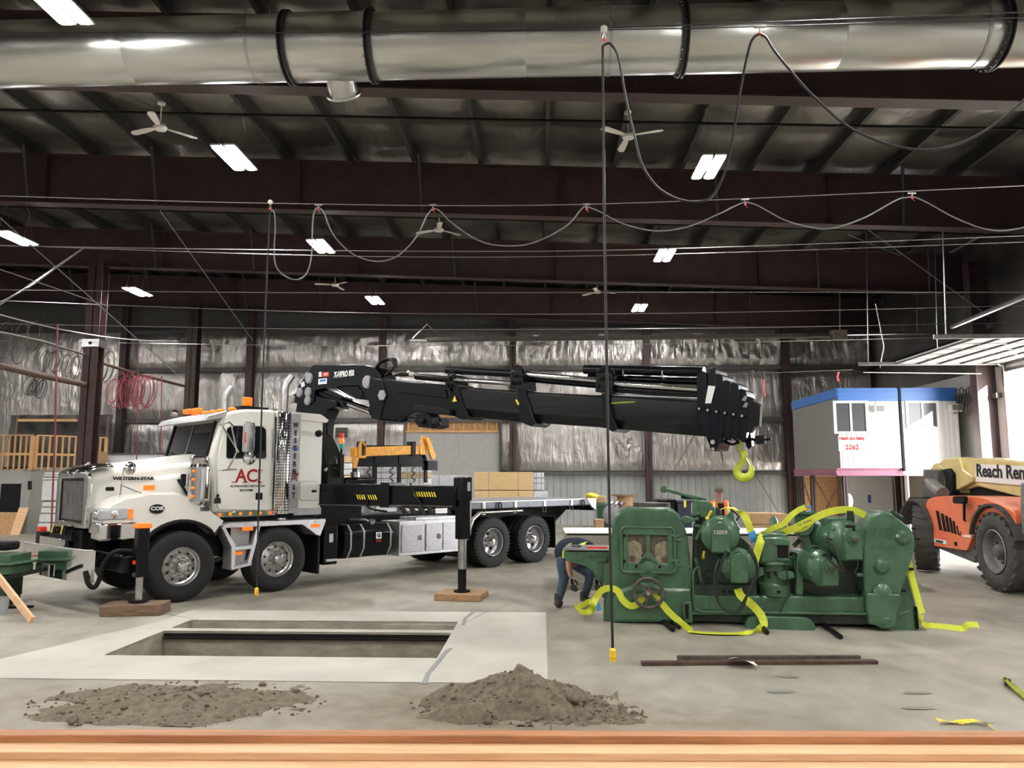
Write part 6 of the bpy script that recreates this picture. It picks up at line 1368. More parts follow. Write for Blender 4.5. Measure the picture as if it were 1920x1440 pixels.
kp('cab', [(1912, 960), (1912, 905), (1960, 905), (1970, 1000), (1915, 1005)], -.9, -.1, 'rim_grey', -.1, .03)
for px in (1856, 1862, 1875, 1886): q = K.p3(px, 937+(px-1856)*.2, -.6); MB().sphere(q, .035, 8).build('fitting', 'chrome', boom)
box('front_axle', 'tele_grey', te, -.15, .15, -2.0, -.3, .5, .8, .02); box('rear_axle', 'tele_grey', te, 2.9, 3.2, -2.0, -.3, .5, .8, .02)
# ================================================================== SITE OFFICE on its steel stand
OY = 24.6
so = thing('site_office', 'white corrugated site office with blue trim raised on steel legs', 'cabin')
x0, xm, x1 = 9.38, 11.31, 13.1; zb, zt = 2.2, 4.72; yb = 29.0
def corr(xa, xb, z0, z1, y, m, name, par):
    pts = []; n = round((xb-xa)/.16); s = (xb-xa)/n
    for k in range(n): a = xa+k*s; pts += [(a, y), (a+s*.4, y), (a+s*.5, y-.02), (a+s*.9, y-.02)]
    pts.append((xb, y)); mm = len(pts); vs = [(a, b_, z) for z in (z0, z1) for a, b_ in pts]
    return MB().add(vs, [(i, i+1, mm+i+1, mm+i) for i in range(mm-1)]).build(name, m, par, smooth=False)
for a, b_ in ((x0, xm-.03), (xm+.03, x1)):
    bd_ = box('cabin_body', 'container_side', so, a, b_, OY+.03, yb, zb, zt); corr(a, b_, zb, zt-.42, OY+.02, 'container_white', 'front_cladding', bd_)
    box('blue_fascia', 'blue_trim', bd_, a, b_, OY-.01, OY+.03, zt-.42, zt); 
    for z in (zt-.3, zt-.15): box('fascia_rib', 'blue_trim', bd_, a, b_, OY-.025, OY-.01, z, z+.04)
box('side_fascia', 'blue_trim', so, x0-.03, x0, OY, yb, zt-.30, zt); box('seam_pipe', 'black_matt', so, xm-.035, xm+.035, OY-.05, OY+.05, zb-.1, zt+.05)
def win(pa, pb):
    a, b_ = atY(*pa, OY), atY(*pb, OY); w = MB()
    f = box('office_window', 'glass_win', so, a.x, b_.x, OY-.01, OY+.02, b_.z, a.z); 
    MB().box(a.x-.08, b_.x+.08, OY-.05, OY, a.z, a.z+.07).box(a.x-.08, b_.x+.08, OY-.05, OY, b_.z-.07, b_.z).box(a.x-.08, a.x, OY-.05, OY, b_.z, a.z).box(b_.x, b_.x+.08, OY-.05, OY, b_.z, a.z).box((a.x+b_.x)/2-.03, (a.x+b_.x)/2+.03, OY-.04, OY, b_.z, a.z).build('window_frame', 'white_panel', f)
win((1566, 756), (1624, 809)); win((1701, 756), (1757, 800))
for p in ((1635, 760, 1655, 774), (1777, 758, 1800, 772)):
    a, b_ = atY(p[0], p[1], OY), atY(p[2], p[3], OY); ac_ = box('air_unit', 'container_white', so, a.x, b_.x, OY-.18, OY, b_.z, a.z, .01); box('grille', 'container_side', ac_, a.x+.05, b_.x-.02, OY-.185, OY-.18, b_.z+.03, a.z-.03)
a, b_ = atY(1571, 817, OY), atY(1626, 846, OY); sg_ = box('sign_board', 'white_text', so, a.x, b_.x, OY-.03, OY-.01, b_.z, a.z)
c = atY(1595, 822, OY); text('lettering', 'Health and Safety', .14, 'red_text', sg_, (c.x+.02, OY-.032, c.z), (R(90), 0, 0), .002, .80, .007); c = atY(1597, 839, OY); text('lettering', '2262', .21, 'red_text', sg_, (c.x, OY-.032, c.z), (R(90), 0, 0), .002, 1.0, .008)
stand = thing('office_stand', 'violet and red steel stand with crossed rods under the site office', 'stand')
for y in (OY+.15, yb-.2): MB().box(x0-.1, x1+.2, y-.1, y+.1, zb-.24, zb-.2).box(x0-.1, x1+.2, y-.02, y+.02, zb-.24, zb-.02).box(x0-.1, x1+.2, y-.1, y+.1, zb-.04, zb).build('beam', 'violet_steel', stand)
for x, y in ((x0+.15, OY+.15), (x0+.15, yb-.2), (x0-.0, 27.2), (xm+.1, OY+.15), (x1-.1, OY+.15), (x1-.1, yb-.2)): h_column('leg', x, y, 0, zb-.22, .14, .14, stand, 'red_oxide')
for A, B_ in (((x0+.15, OY+.15, 2.0), (x0+.0, 27.2, .1)), ((x0+.15, OY+.15, .1), (x0+.0, 27.2, 2.0)), ((x0+.15, 27.2, .1), (x0+.15, yb-.2, 2.0))): tube('brace_rod', 'rust', stand, [A, B_], .02, 5)
# room under and behind the office
a = 9.6
ws_ = struct('wall_1', MB().box(9.95, 11.35, 30.3, 30.4, 0, 2.15).build('wall_1', 'osb')); box('trim_board', 'timber_old', ws_, 11.35, 11.5, 30.2, 30.4, 0, 2.2); box('top_board', 'white_panel', ws_, 9.9, 11.4, 30.25, 30.3, 1.95, 2.05)
wd_ = tag(MB().box(-.95, .95, -.03, .03, .0, 2.0).build('white_sliding_door', 'white_panel', None, .01), 'tall white door panel standing behind the office stand', 'door'); wd_.location = (12.45, 30.2, 0)
box('blue_mark', 'blue_trim', wd_, .0, .12, -.035, -.03, .95, 1.25)
for z in (.4, .8, 1.2, 1.6): box('hinge_mark', 'black_matt', wd_, -.93, -.88, -.035, -.03, z, z+.05)
wl_ = thing('work_light', 'small glowing warm work light low beside the steel stand leg', 'lamp', (9.95, 25.6, 0)); MB().sphere((0, 0, 1.15), .16, 12, (.8, .8, 1.5)).build('glowing_bulb', 'flame_warm', wl_); cyl('stand', 'black_matt', wl_, (0, 0, 0), (0, 0, 1.0), .03); cyl('foot', 'black_matt', wl_, (0, 0, 0), (0, 0, .03), .22)

# ================================================================== STOCK behind the truck
def pack(px0, py0, px1, py1, y, depth, lb, m='carton_wrap', group='wrapped packs behind the truck', end=None, loc_z=None):
    a, b_ = atY(px0, py0, y), atY(px1, py1, y); w = b_.x-a.x; h = a.z-b_.z
    t = thing('wrapped_pack', lb, 'pack', ((a.x+b_.x)/2, y, b_.z), 0, group)
    box('bundle', m, t, -w/2, w/2, 0, depth, 0, h, .015)
    if end: box('wrapped_end', 'plastic_wrap', t, w/2, w/2+end, .05, depth-.05, .0, h*.94, .03)
    for f in (-.25, .25): box('strap', 'grey_cable', t, w*f-.01, w*f+.01, -.004, depth, -.003, h+.004)
    return t
yy = 24.0
# lower stock that the upper packs stand on (their fronts hide behind the flatbed)
def stockbase(xa, xb, y, z, d, lb): 
    n = max(1, int(z/.45)); out = None
    for k in range(n): 
        t = thing('wrapped_pack', lb[k] if isinstance(lb, list) else lb, 'pack', ((xa+xb)/2, y, k*z/n), 0, 'lower stock packs'); box('bundle', 'plastic_wrap', t, -(xb-xa)/2, (xb-xa)/2, 0, d, .0, z/n-.01, .02)
A = atY(889, 933, yy)
stockbase(atY(889, 935, yy).x, atY(1003, 935, yy).x, yy, atY(889, 935, yy).z, 1.6, ['hidden lower pack carrying the tan packs, bottom one', 'hidden lower pack carrying the tan packs, upper one'])
pack(889, 920, 1000, 937, yy, 1.5, 'lower tan wrapped pack seen above the flatbed', end=.45, m='carton_wrap')
pack(889, 885, 999, 919, yy, 1.5, 'upper large tan wrapped pack seen above the flatbed', end=.02)
for k, (ya, yb_) in enumerate(((886, 896), (897, 906), (907, 919))): pack(1001, ya, 1020, yb_-.6, yy+.3, 1.2, ['top small white pack at the right end of the tan packs', 'middle small white pack at the right end of the tan packs', 'lower small white pack at the right end of the tan packs'][k], 'foam_panel')
y2 = 25.5
stockbase(atY(806, 918, y2).x, atY(876, 918, y2).x, y2, atY(806, 918, y2).z, 1.0, ['bottom pack under the grey wrapped pack', 'second pack under the grey wrapped pack', 'third pack directly under the grey wrapped pack', 'fourth pack directly under the grey wrapped pack'])
pack(806, 891, 876, 917, y2, 1.0, 'grey plastic wrapped pack behind the stabiliser beam', 'plastic_wrap')
y3 = 22.5
bx = [(632, 856, 668, 868, 'carton_wrap', 'tan pack at the top of the stack behind the crane base'), (632, 869, 680, 880, 'foam_panel', 'white pack below the tan one behind the crane base'), (632, 881, 680, 891, 'foam_panel', 'second white pack behind the mesh rack, left end'), (632, 892, 672, 906, 'carton_wrap', 'tan pack low behind the mesh rack, left end'),
      (706, 876, 744, 886, 'foam_panel', 'white pack seen through the mesh rack, upper middle'), (706, 887, 744, 897, 'foam_panel', 'white pack seen through the mesh rack, centre'), (706, 898, 744, 909, 'foam_panel', 'white pack seen through the mesh rack, lower middle'),
      (752, 876, 798, 886, 'foam_panel', 'white pack seen through the mesh rack, upper right'), (752, 887, 798, 897, 'carton_wrap', 'tan pack seen through the mesh rack, right'), (752, 898, 798, 909, 'foam_panel', 'white pack seen through the mesh rack, lower right')]
for a, b_, c, d, mm, lb in bx: pack(a, b_, c, d-.3, y3, 1.2, lb, mm)
for xa, xb, l in ((632, 680, 'left'), (706, 744, 'middle'), (752, 798, 'right')): stockbase(atY(xa, 909, y3).x, atY(xb, 909, y3).x, y3, atY(700, 910, y3).z, 1.2, ['hidden pack at the bottom of the %s stack behind the truck' % l, 'hidden pack second from the bottom of the %s stack behind the truck' % l, 'hidden pack third from the bottom of the %s stack' % l])

# machines and boxes between flatbed and green machine
yb2 = 20.5
mw = thing('green_saw', 'green woodworking machine far behind the flatbed end with boxes on it', 'machine')
def yb_box(name, m, par, x0, y0, x1, y1, y, dpt, bev=.02): a, b_ = atY(x0, y0, y), atY(x1, y1, y); return box(name, m, par, a.x, b_.x, y, y+dpt, b_.z, a.z, bev)
yb_box('saw_body', 'green', mw, 1120, 958, 1165, 1000, yb2, .8); a = atY(1128, 1000, yb2); box('saw_base', 'green_dark', mw, a.x, a.x+.7, yb2, yb2+.7, 0, a.z+.1, .02); yb_box('saw_table', 'green', mw, 1112, 944, 1160, 952, yb2, .9); yb_box('rear_frame', 'green', mw, 1120, 951, 1136, 960, yb2, .7)
q = atY(1150, 965, yb2-.1); MB().lathe(q, (0, -1, 0), [(.28, 0), (.28, .04), (.1, .06)], 24).build('saw_guard', 'brushed', mw); 
for k in range(5): q = atY(1143+k*5, 950+(k % 2)*5, yb2-.1); MB().cyl(q, q+V((.1, 0, .12)), .05, n=10).build('fitting', 'rust_grey' if k % 2 else 'steel', mw)
cb = tag(yb_box('cardboard_box', 'carton', None, 1110, 930, 1136, 943, yb2+.1, .5), 'cardboard box with yellow cloth lying on the far green machine', 'box')
_c = atY(1113, 930, yb2+.2); _g = MB().sphere((0, 0, 0), .15, 14, (1.3, .9, .6), 10); _g.v = [tuple(_c+V(v)*(1+.55*noise.noise(V(v)*9))) for v in _g.v]
tag(_g.build('yellow_cloth', 'yellow_stripe', None), 'small crumpled yellow cloth on the far cardboard box', 'cloth')
cb2 = tag(yb_box('cardboard_box', 'carton', None, 1115, 974, 1133, 992, 19.0, .4), 'plain cardboard box standing upright on the pale concrete block', 'box')
# low concrete wall block
cw = thing('concrete_block', 'long low concrete block with pale top behind the green machine', 'block', (0, 0, 0))
b = MB(); prof = [(13.35, .0), (13.35, .14), (13.45, .16), (13.55, .90), (14.9, .93), (15.1, .0)]
vs = [(x, y, z) for x in (.42, 6.3) for y, z in prof]; n = len(prof); b.add(vs, [tuple(range(n)), tuple(range(2*n-1, n-1, -1))]+[(i, n+i, n+(i+1) % n, (i+1) % n) for i in range(n)])
dm('block_face', (.27, .25, .20), .85, var=.2, vs=4); b.build('block_body', 'block_face', cw, .01, smooth=False); box('block_top', 'white_panel', cw, .40, 6.3, 13.53, 14.95, .93, .945)
cb2.location = (0, 0, 0)
# cable reel, bins
cr2 = thing('cable_reel', 'empty wooden cable reel standing on end far behind the green machine', 'reel', (atY(1173, 975, 26).x, 26.0, 0)); 
z1 = atY(1173, 927, 26).z; cyl('drum', 'timber_dunnage', cr2, (0, 0, .05), (0, 0, z1-.05), .28, n=24); cyl('reel_flange', 'timber_old', cr2, (0, 0, z1-.05), (0, 0, z1), .45, n=28); cyl('reel_flange', 'timber_old', cr2, (0, 0, 0), (0, 0, .05), .45, n=28)
bn = thing('tool_chest', 'large black lidded tool chest behind the green machine', 'chest'); yb_box('chest_body', 'black_matt', bn, 1234, 940, 1268, 1046, 19, .9); yb_box('chest_lid', 'black_paint', bn, 1233, 937, 1269, 941, 18.97, .95)
bn = thing('blue_bin', 'dark blue plastic bin beside the black tool chest', 'bin'); yb_box('bin_body', 'bin_blue', bn, 1270, 942, 1300, 1046, 19, .8); yb_box('bin_rim', 'bin_blue', bn, 1269, 938, 1301, 943, 18.97, .85); yb_box('yellow_label', 'yellow_stripe', bn, 1282, 938, 1287, 952, 18.9, .04)
for xa, ya, xb, yb_, lb in ((1405, 962, 1452, 984, 'long cardboard carton stack behind the standing worker'), (1408, 984, 1450, 994, 'lower cardboard carton under the long carton'), (1454, 963, 1478, 992, 'square cardboard carton beside the wall column')):
    tag(yb_box('carton', 'carton', None, xa, ya, xb, yb_, 18.5, .6), lb, 'box', 'cartons by the back wall')
tb_ = thing('work_bench', 'low grey bench carrying the cartons', 'bench'); a, b_ = atY(1395, 994, 18.4), atY(1480, 994, 18.4); box('bench_top', 'girt', tb_, a.x, b_.x, 18.3, 19.3, a.z-.06, a.z)
for x in (a.x+.1, b_.x-.1):
    for y in (18.4, 19.2): box('leg', 'girt', tb_, x-.03, x+.03, y-.03, y+.03, 0, a.z-.06)
gc = thing('gas_bottle', 'small green gas bottle standing in front of the cartons', 'bottle', (atY(1451, 990, 17).x, 17, 0)); MB().lathe((0, 0, 0), (0, 0, 1), [(.08, 0), (.09, .03), (.09, atY(1450, 975, 17).z), (.05, atY(1450, 970, 17).z), (.03, atY(1450, 967, 17).z)], 16).build('bottle_body', 'green', gc); 

# ================================================================== LEFT: timber gallery, drywall room, tarp, hoses
gl = thing('timber_gallery', 'timber balcony with spindle railing on top of the grey drywall room', 'balcony')
ly = 26.0
P = lambda x, y, d=ly: atY(x, y, d)
xr = P(60, 820).x; xl = -21.0; zt_ = P(60, 816).z; zf = P(60, 876).z
def rail(A, B_, n):
    A = V(A); B_ = V(B_); MB().bar(A+V((0, 0, zt_)), B_+V((0, 0, zt_)), .09, .04).build('handrail', 'timber', gl); MB().bar(A+V((0, 0, zf+.45)), B_+V((0, 0, zf+.45)), .04, .08).build('rail', 'timber', gl)
    s0 = None
    for k in range(n):
        p_ = A.lerp(B_, k/(n-1)); w = .05 if k not in (0, n-1) else .09
        MB().box(-w/2, w/2, -w/2, w/2, zf-.1, zt_-.02).build('spindle', 'timber', gl).location = (p_.x, p_.y, 0)
xs_ = P(63, 820).x
rail((xs_-1.4, ly-.05, 0), (xs_, ly-.05, 0), 8); rail((xs_+.08, ly+.06, 0), (xs_+1.55, ly+1.8, 0), 12)
MB().bar((xs_-1.5, ly, zf+.3), (xs_-2.6, ly, zf-.9), .06, .14).bar((xs_-1.5, ly, zt_), (xs_-2.6, ly, zt_-1.2), .06, .09).build('stair_stringer', 'timber', gl)
rm = thing('drywall_room', 'small grey drywall room with dark window openings under the timber balcony', 'room')
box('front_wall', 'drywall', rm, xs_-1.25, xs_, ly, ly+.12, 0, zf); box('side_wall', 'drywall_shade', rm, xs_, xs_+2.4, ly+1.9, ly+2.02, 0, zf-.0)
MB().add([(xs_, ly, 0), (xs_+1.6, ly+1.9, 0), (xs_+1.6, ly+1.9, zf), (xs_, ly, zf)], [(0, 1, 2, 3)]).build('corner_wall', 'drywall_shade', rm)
box('room_roof', 'timber_old', rm, xs_-1.3, xs_+.05, ly, ly+2.5, zf-.05, zf)
a, b_ = P(3, 907), P(36, 960); box('window_opening', 'black_matt', rm, a.x, b_.x, ly-.02, ly+.01, b_.z, a.z); box('window_trim', 'drywall', rm, a.x-.03, b_.x+.03, ly-.04, ly-.01, a.z, a.z+.04)
a, b_ = P(66, 901, 26.4), P(80, 962, 26.4); box('door_opening', 'timber_old', rm, a.x+.1, b_.x+.15, 26.35, 26.45, b_.z, a.z)
cyl('wall_lamp', 'black_matt', rm, P(56, 902, 25.9), P(56, 918, 25.9), .06)
for (xa, ya, xb, yb_, lb, m_) in ((-14, 961, 29, 995, 'sheet of particle board leaning on the grey drywall room', 'osb'), (30, 952, 44, 995, 'narrow board offcut leaning beside the particle board', 'timber_pale')):
    a, b_ = atY(xa, ya, 25.7), atY(xb, yb_, 25.7); o = MB().add([(a.x, 25.5, 0.0), (b_.x, 25.5, 0.0), (b_.x+.02, 25.85, a.z), (a.x, 25.85, a.z), (a.x, 25.53, 0.0), (b_.x, 25.53, 0.0), (b_.x+.02, 25.88, a.z), (a.x, 25.88, a.z)], [(0, 1, 2, 3), (7, 6, 5, 4), (0, 4, 5, 1), (1, 5, 6, 2), (2, 6, 7, 3), (3, 7, 4, 0)]).build('leaning_board', m_, None); tag(o, lb, 'board')
# black tarp enclosure
tp2 = thing('black_tarp', 'black tarpaulin on a timber frame behind the steel pillar', 'tarpaulin')
def tfn(u, v): x = P(20, 780, 29.5).x+(P(212, 780, 29.5).x-P(20, 780, 29.5).x)*u; z = 2.3+(P(60, 778, 29.5).z-2.3)*v; return (x, 29.5-.12*noise.noise((u*9, v*4, 1))-.06*noise.noise((u*25, v*9, 2)), z)
MB().grid(tfn, 50, 20).build('sheet', 'tarp', tp2, ang=60); a, b_ = P(32, 788, 29.3), P(145, 788, 29.3); MB().bar(a, b_, .05, .1).build('batten', 'timber', tp2)
for px in (33, 203): a, b_ = P(px, 780, 29.3), P(px, 880, 29.3); MB().bar(a, V((a.x, a.y, 0)), .05, .06).build('batten', 'timber_old', tp2)
a, b_ = P(162, 847, 27), P(198, 875, 27); o = box('plywood_sheet', 'timber_dunnage', None, a.x, b_.x, 27, 27.1, 0, a.z); tag(o, 'brown plywood sheet standing behind the truck hood beside the pillar', 'board')
stk = [(83, 886, 122, 889), (81, 890, 122, 893), (79, 896, 122, 899), (80, 901, 118, 938), (79, 941, 116, 950), (77, 952, 115, 962), (74, 964, 113, 979), (71, 981, 111, 1023)]
for k, (xa, ya, xb, yb_) in enumerate(stk):
    a, b_ = atY(xa, ya, 21.5), atY(xb, yb_, 21.5); o = box('foam_sheet_pack', 'foam_panel', None, a.x, b_.x+.5, 21.5, 22.7, max(b_.z, 0.0), a.z, .01)
    tag(o, ['topmost thin white sheet of the stack behind the grille', 'second thin white sheet of the stack behind the grille', 'third thin white sheet of the stack behind the grille', 'tall white wrapped pack in the stack behind the grille', 'white pack just below the tall pack behind the grille', 'white pack in the middle of the stack behind the grille', 'large lower white pack of the stack behind the grille', 'bottom white pack of the stack behind the grille'][k], 'pack', 'white packs behind the grille')
o = tag(MB().box(atY(200, 845, 27.5).x, atY(300, 845, 27.5).x, 27.5, 28.6, 0, atY(200, 852, 27.5).z).build('covered_crate', 'foam_panel', None, .02), 'long pale covered crate behind the truck hood', 'crate')
box('crate_lid', 'girt', o, atY(198, 845, 27.5).x, atY(302, 845, 27.5).x, 27.45, 28.65, atY(200, 852, 27.5).z, atY(200, 849, 27.5).z)
# branch-like antler ornament on the wall
# swinging pipe arms and hose coils
pipe('boom_pipe', 'thick brown steel pipe reaching from the left edge to the pillar', 'pipe', [atY(-40, 676, 17), atY(70, 703, 20.5), atY(163, 722, 24.1)], .085, 'rust', 10)
pipe('boom_pipe', 'thin pale pipe wrapped with cord reaching from the left edge', 'pipe', [atY(-40, 615, 17), atY(80, 640, 20), atY(160, 665, 24.0)], .035, 'rust_grey', 8)
pipe('boom_pipe', 'brown steel pipe sloping down from the pillar to the back column', 'pipe', [atY(182, 678, 24.3), atY(270, 705, 27), atY(350, 725, 29.2)], .05, 'rust', 8)
pipe('brace_cable', 'bright straight cable crossing at the left edge', 'cable', [atY(-40, 590, 17), atY(60, 535, 18.5), atY(155, 466, 20)], .022, 'steel', 6)
rnd = random.Random(3)
hz = [('red_hose', 'coil of red air hose hanging left of the back columns', [(212, 735, 22), (222, 732, 26), (232, 737, 24)]), ('red_hose', 'coil of red air hose hanging at the back column', [(240, 730, 24), (250, 736, 27), (258, 732, 24)]), ('red_hose', 'coil of red air hose right of the back column', [(266, 736, 26), (273, 733, 22), (281, 736, 24)]),
      ('rust_grey', 'dark hose loops hanging left of the steel pillar', [(82, 677, 18), (95, 680, 22), (108, 676, 19)]), ('rust_grey', 'dark hose loops close to the steel pillar', [(120, 690, 22), (133, 688, 24), (142, 692, 21)]), ('rust_grey', 'dark hose loops just right of the steel pillar', [(190, 690, 24), (200, 685, 28)]),
      ('rust_grey', 'large dark hose loops at the left edge under the cables', [(10, 640, 30), (40, 645, 32), (62, 632, 26)]), ('black_cable', 'small black cord loops hanging at the left back wall', [(55, 725, 14), (63, 728, 13), (71, 724, 15), (79, 727, 14)])]
for mm, lb, L in hz:
    b = MB()
    for j, (px, py, r) in enumerate(L):
        for e in range(2):
            yd = 25+.15*j+.05*e; c = atY(px+rnd.uniform(-3, 3), py+rnd.uniform(-3, 3), yd); rr_ = r/1440*25*rnd.uniform(.85, 1.1); kx = rnd.uniform(.38, .6)
            b.tube([c+V((rr_*kx*cos(t), .12*sin(t*1.0+e), rr_*1.25*sin(t))) for t in [2*pi*i/20 for i in range(20)]], .013, 5, True)
    tag(b.build('hose_coil', mm, None), lb, 'hose', 'hose coils on the left')
b = MB()
for j in range(9):
    c = V((XR-.25-.03*j, 23.6+.12*j, 4.35-.05*(j % 3))); b.tube([c+V((.03*sin(t), .13*cos(t), .36*sin(t))) for t in [2*pi*i/18 for i in range(18)]], .014, 5, True)
tag(b.build('hose_coil', 'rust_grey', None), 'row of dark hose loops hanging beside the open door', 'hose')
for px, y0, y1, yd, lb in ((108, 608, 998, 17, 'long red hose hanging straight down in front of the balcony'), (258, 650, 870, 24, 'thin red hose hanging behind the truck hood'), (303, 705, 850, 24, 'thin red hose hanging behind the truck windscreen')):
    a = atY(px, y0, yd); b_ = atY(px-12 if px < 200 else px-2, y1, yd); pipe('hanging_hose', lb, 'hose', [a, a.lerp(b_, .5)+V((.02, 0, 0)), b_], .02 if px < 200 else .015, 'red_hose', 6)
tube('pipe_line', 'grey_cable', None, sag(atY(0, 590, 20), atY(330, 640, 26), .2), .02, 5); tag(bpy.data.objects['pipe_line'], 'thin pipe line crossing the pillar near the roof', 'pipe')

# far-left foreground: green machine corner, bar, leaning plank
fm = thing('green_machine_part', 'dark green machine corner at the left edge in front of the bumper', 'machine')
Q = lambda x, y, d=11.3: atY(x, y, d)
def qb(name, m, x0, y0, x1, y1, d, dp, bev=.015): a, b_ = Q(x0, y0, d), Q(x1, y1, d); return box(name, m, fm, a.x, b_.x, d, d+dp, b_.z, a.z, bev)
qb('cast_body', 'green', -40, 1040, 17, 1058, 11.3, .5); qb('cast_shelf', 'green', -40, 1056, 24, 1061, 11.2, .6); qb('cast_body', 'green', -40, 1061, 21, 1078, 11.3, .5); qb('cast_leg', 'green_dark', -40, 1078, 8, 1122, 11.4, .4); box('foot', 'green_dark', fm, Q(-40, 1120, 11.4).x, Q(2, 1120, 11.4).x, 11.35, 11.85, 0, .12, .02)
qb('dark_motor', 'black_matt', -30, 1016, 14, 1033, 11.4, .3, .04); MB().bar(Q(14, 1083, 11.3), Q(86, 1067, 10.9), .05, .05).build('push_bar', 'black_matt', fm)
tag(MB().bar(Q(16, 1046, 11.6), Q(47, 1040, 12.6), .08, .04).bar(Q(16, 1044, 11.6)+V((0, .1, -.02)), Q(46, 1041, 12.6)+V((0, .1, 0)), .06, .03).build('short_board', 'timber_pale', None, .004), 'short pale board sticking out from the green machine corner', 'board')
a = atZ(60, 1163, .03); b_ = Q(-14, 1068, 10.9); tag(MB().bar(a, b_, .09, .045, (0, 1, 0)).build('leaning_plank', 'timber_pale', None, .004), 'pale plank leaning on the green machine corner at the left edge', 'plank')
a = atZ(20, 1140, .02); tag(MB().bar(atZ(16, 1139, .02), atZ(63, 1137, .02), .03, .03).build('iron_rod', 'black_matt', None), 'short black rod on the floor under the leaning plank', 'rod')
bk = thing('plastic_bucket', 'pale translucent bucket under the green machine corner at the left edge', 'bucket', atZ(-2, 1150, 0)); MB().lathe((0, 0, 0), (0, 0, 1), [(.10, 0), (.12, .2), (.125, .2), (.125, .22)], 20).build('bucket_body', 'clear_lens', bk)

# ================================================================== FOREGROUND: soil piles, tape, strap, lumber
def pile(cx, cy, rx, ry, h, seed, lb, flat=False):
    def fn(u, v):
        x = (u-.5)*2; y = (v-.5)*2; r = sqrt(x*x+y*y); n1 = noise.noise((x*2.1+seed, y*2.1, 0)); n2 = noise.noise((x*7+seed, y*7, 3)); n3 = noise.noise((x*19, y*19+seed, 7))
        rr = r*(1+.55*n1+.18*n2); base = max(0.0, 1-rr)
        prof = (base**1.15) if not flat else min(1, base*1.6)*(.55+.6*max(0, n1+.3))
        z = h*prof + (h*.20*n2+.022*n3)*min(1, base*5)
        return (cx+x*rx, cy+y*ry, z-.012+.010*(1 if base > 0 else 0))
    g = MB().grid(fn, 110, 90)
    rn = random.Random(seed)
    for k in range(260):
        t = rn.uniform(0, 2*pi); q = 1.12*rn.random()**.6; x, y = cx+rx*.98*q*cos(t), cy+ry*.98*q*sin(t); s = rn.uniform(.004, .016)*(2.0 if rn.random() < .07 else 1)
        zz_ = max(0, fn((x-cx)/rx/2+.5, (y-cy)/ry/2+.5)[2]); g.sphere((x, y, zz_+s*.4), s, 5, (rn.uniform(.8, 1.4), rn.uniform(.8, 1.3), .8), 4)
    o = g.build('soil_pile', 'soil', None, ang=80); tag(o, lb, 'soil', None, 'stuff'); return o
pc = atZ(975, 1325, 0)
pile(pc.x, pc.y, .84, .52, .32, 11, 'pointed heap of brown soil on the floor behind the planks')
pc2 = atZ(1075, 1338, 0); pile(pc2.x, pc2.y, .55, .28, .07, 5, 'low spill of brown soil right of the pointed heap', True)
pc3 = atZ(330, 1318, 0); pile(pc3.x, pc3.y, 1.15, .62, .085, 23, 'flat spread heap of brown soil at the left behind the planks', True)
for px, py, s, lb in ((1076, 1326, .055, 'large soil clod on the right slope of the pointed heap'), (137, 1345, .04, 'soil clod at the left edge of the flat heap')):
    c = atZ(px, py, .05); g = MB().sphere((0, 0, 0), s, 12, (1.1, 1, .8), 9); g.v = [tuple(V(v)*(1+.3*noise.noise(V(v)*30))) for v in g.v]; o = g.build('soil_clod', 'soil', None, ang=80); o.location = (c.x, c.y, s*.7 if px < 500 else .12); tag(o, lb, 'clod', 'soil clods')
# dust veil on the floor round the piles is part of the floor
for (x, y, rx, ry, sd) in () and ((pc.x+.15, pc.y+.02, 1.45, .66, 3), (pc3.x+.1, pc3.y, 1.5, .75, 9), (pc2.x+.3, pc2.y, .7, .3, 5)):
    pts = []
    for i in range(48): q = 2*pi*i/48; k = 1+.22*noise.noise((cos(q)*3+sd, sin(q)*3, 0)); pts.append((x+rx*k*cos(q), y+ry*k*sin(q), .0085+.0004*sd/3))
    MB().add(pts, [tuple(range(48))]).build('soil_dust', 'dust', floor, smooth=False)
# caution tape
c = atZ(1810, 1357, 0); tt = thing('caution_tape', 'twisted scrap of yellow caution tape on the floor at the right', 'tape', (0, 0, 0))
L = [(1757, 1349), (1768, 1353), (1785, 1352), (1800, 1353), (1830, 1353), (1850, 1355), (1866, 1367)]
MB().ribbon([(atZ(x, y, .02)+V((0, 0, .012*sin(i*2))), (.1*sin(i*3), 1, .25*cos(i*2))) for i, (x, y) in enumerate(L)], .065, .003).build('tape_strip', 'yellow_stripe', tt)
for k, chh in enumerate('CAUTION'): q = atZ(1790+11*k, 1358.5-(k % 2), .03); text('lettering', chh, .055, 'dark_text', tt, (q.x, q.y, q.z+.01), (R(14), 0, R(180)), .001, 1.1, .003)
# strap end at right edge
MBs = MB().ribbon([(atZ(1884, 1273, .03), (1, .6, 0)), (atZ(1893, 1280, .04), (1, .6, 0)), (atZ(1910, 1296, .03), (1, .7, 0)), (atZ(1945, 1325, .02), (1, .7, 0))], .09, .012).build('strap_end', 'yellow_dirty', None); tag(MBs, 'dirty yellow strap end with black loop at the right edge', 'strap')
tube('loop', 'black_matt', MBs, [atZ(1884, 1272, .03), atZ(1886, 1283, .03), atZ(1896, 1288, .03), atZ(1893, 1275, .04)], .012, 6, True)
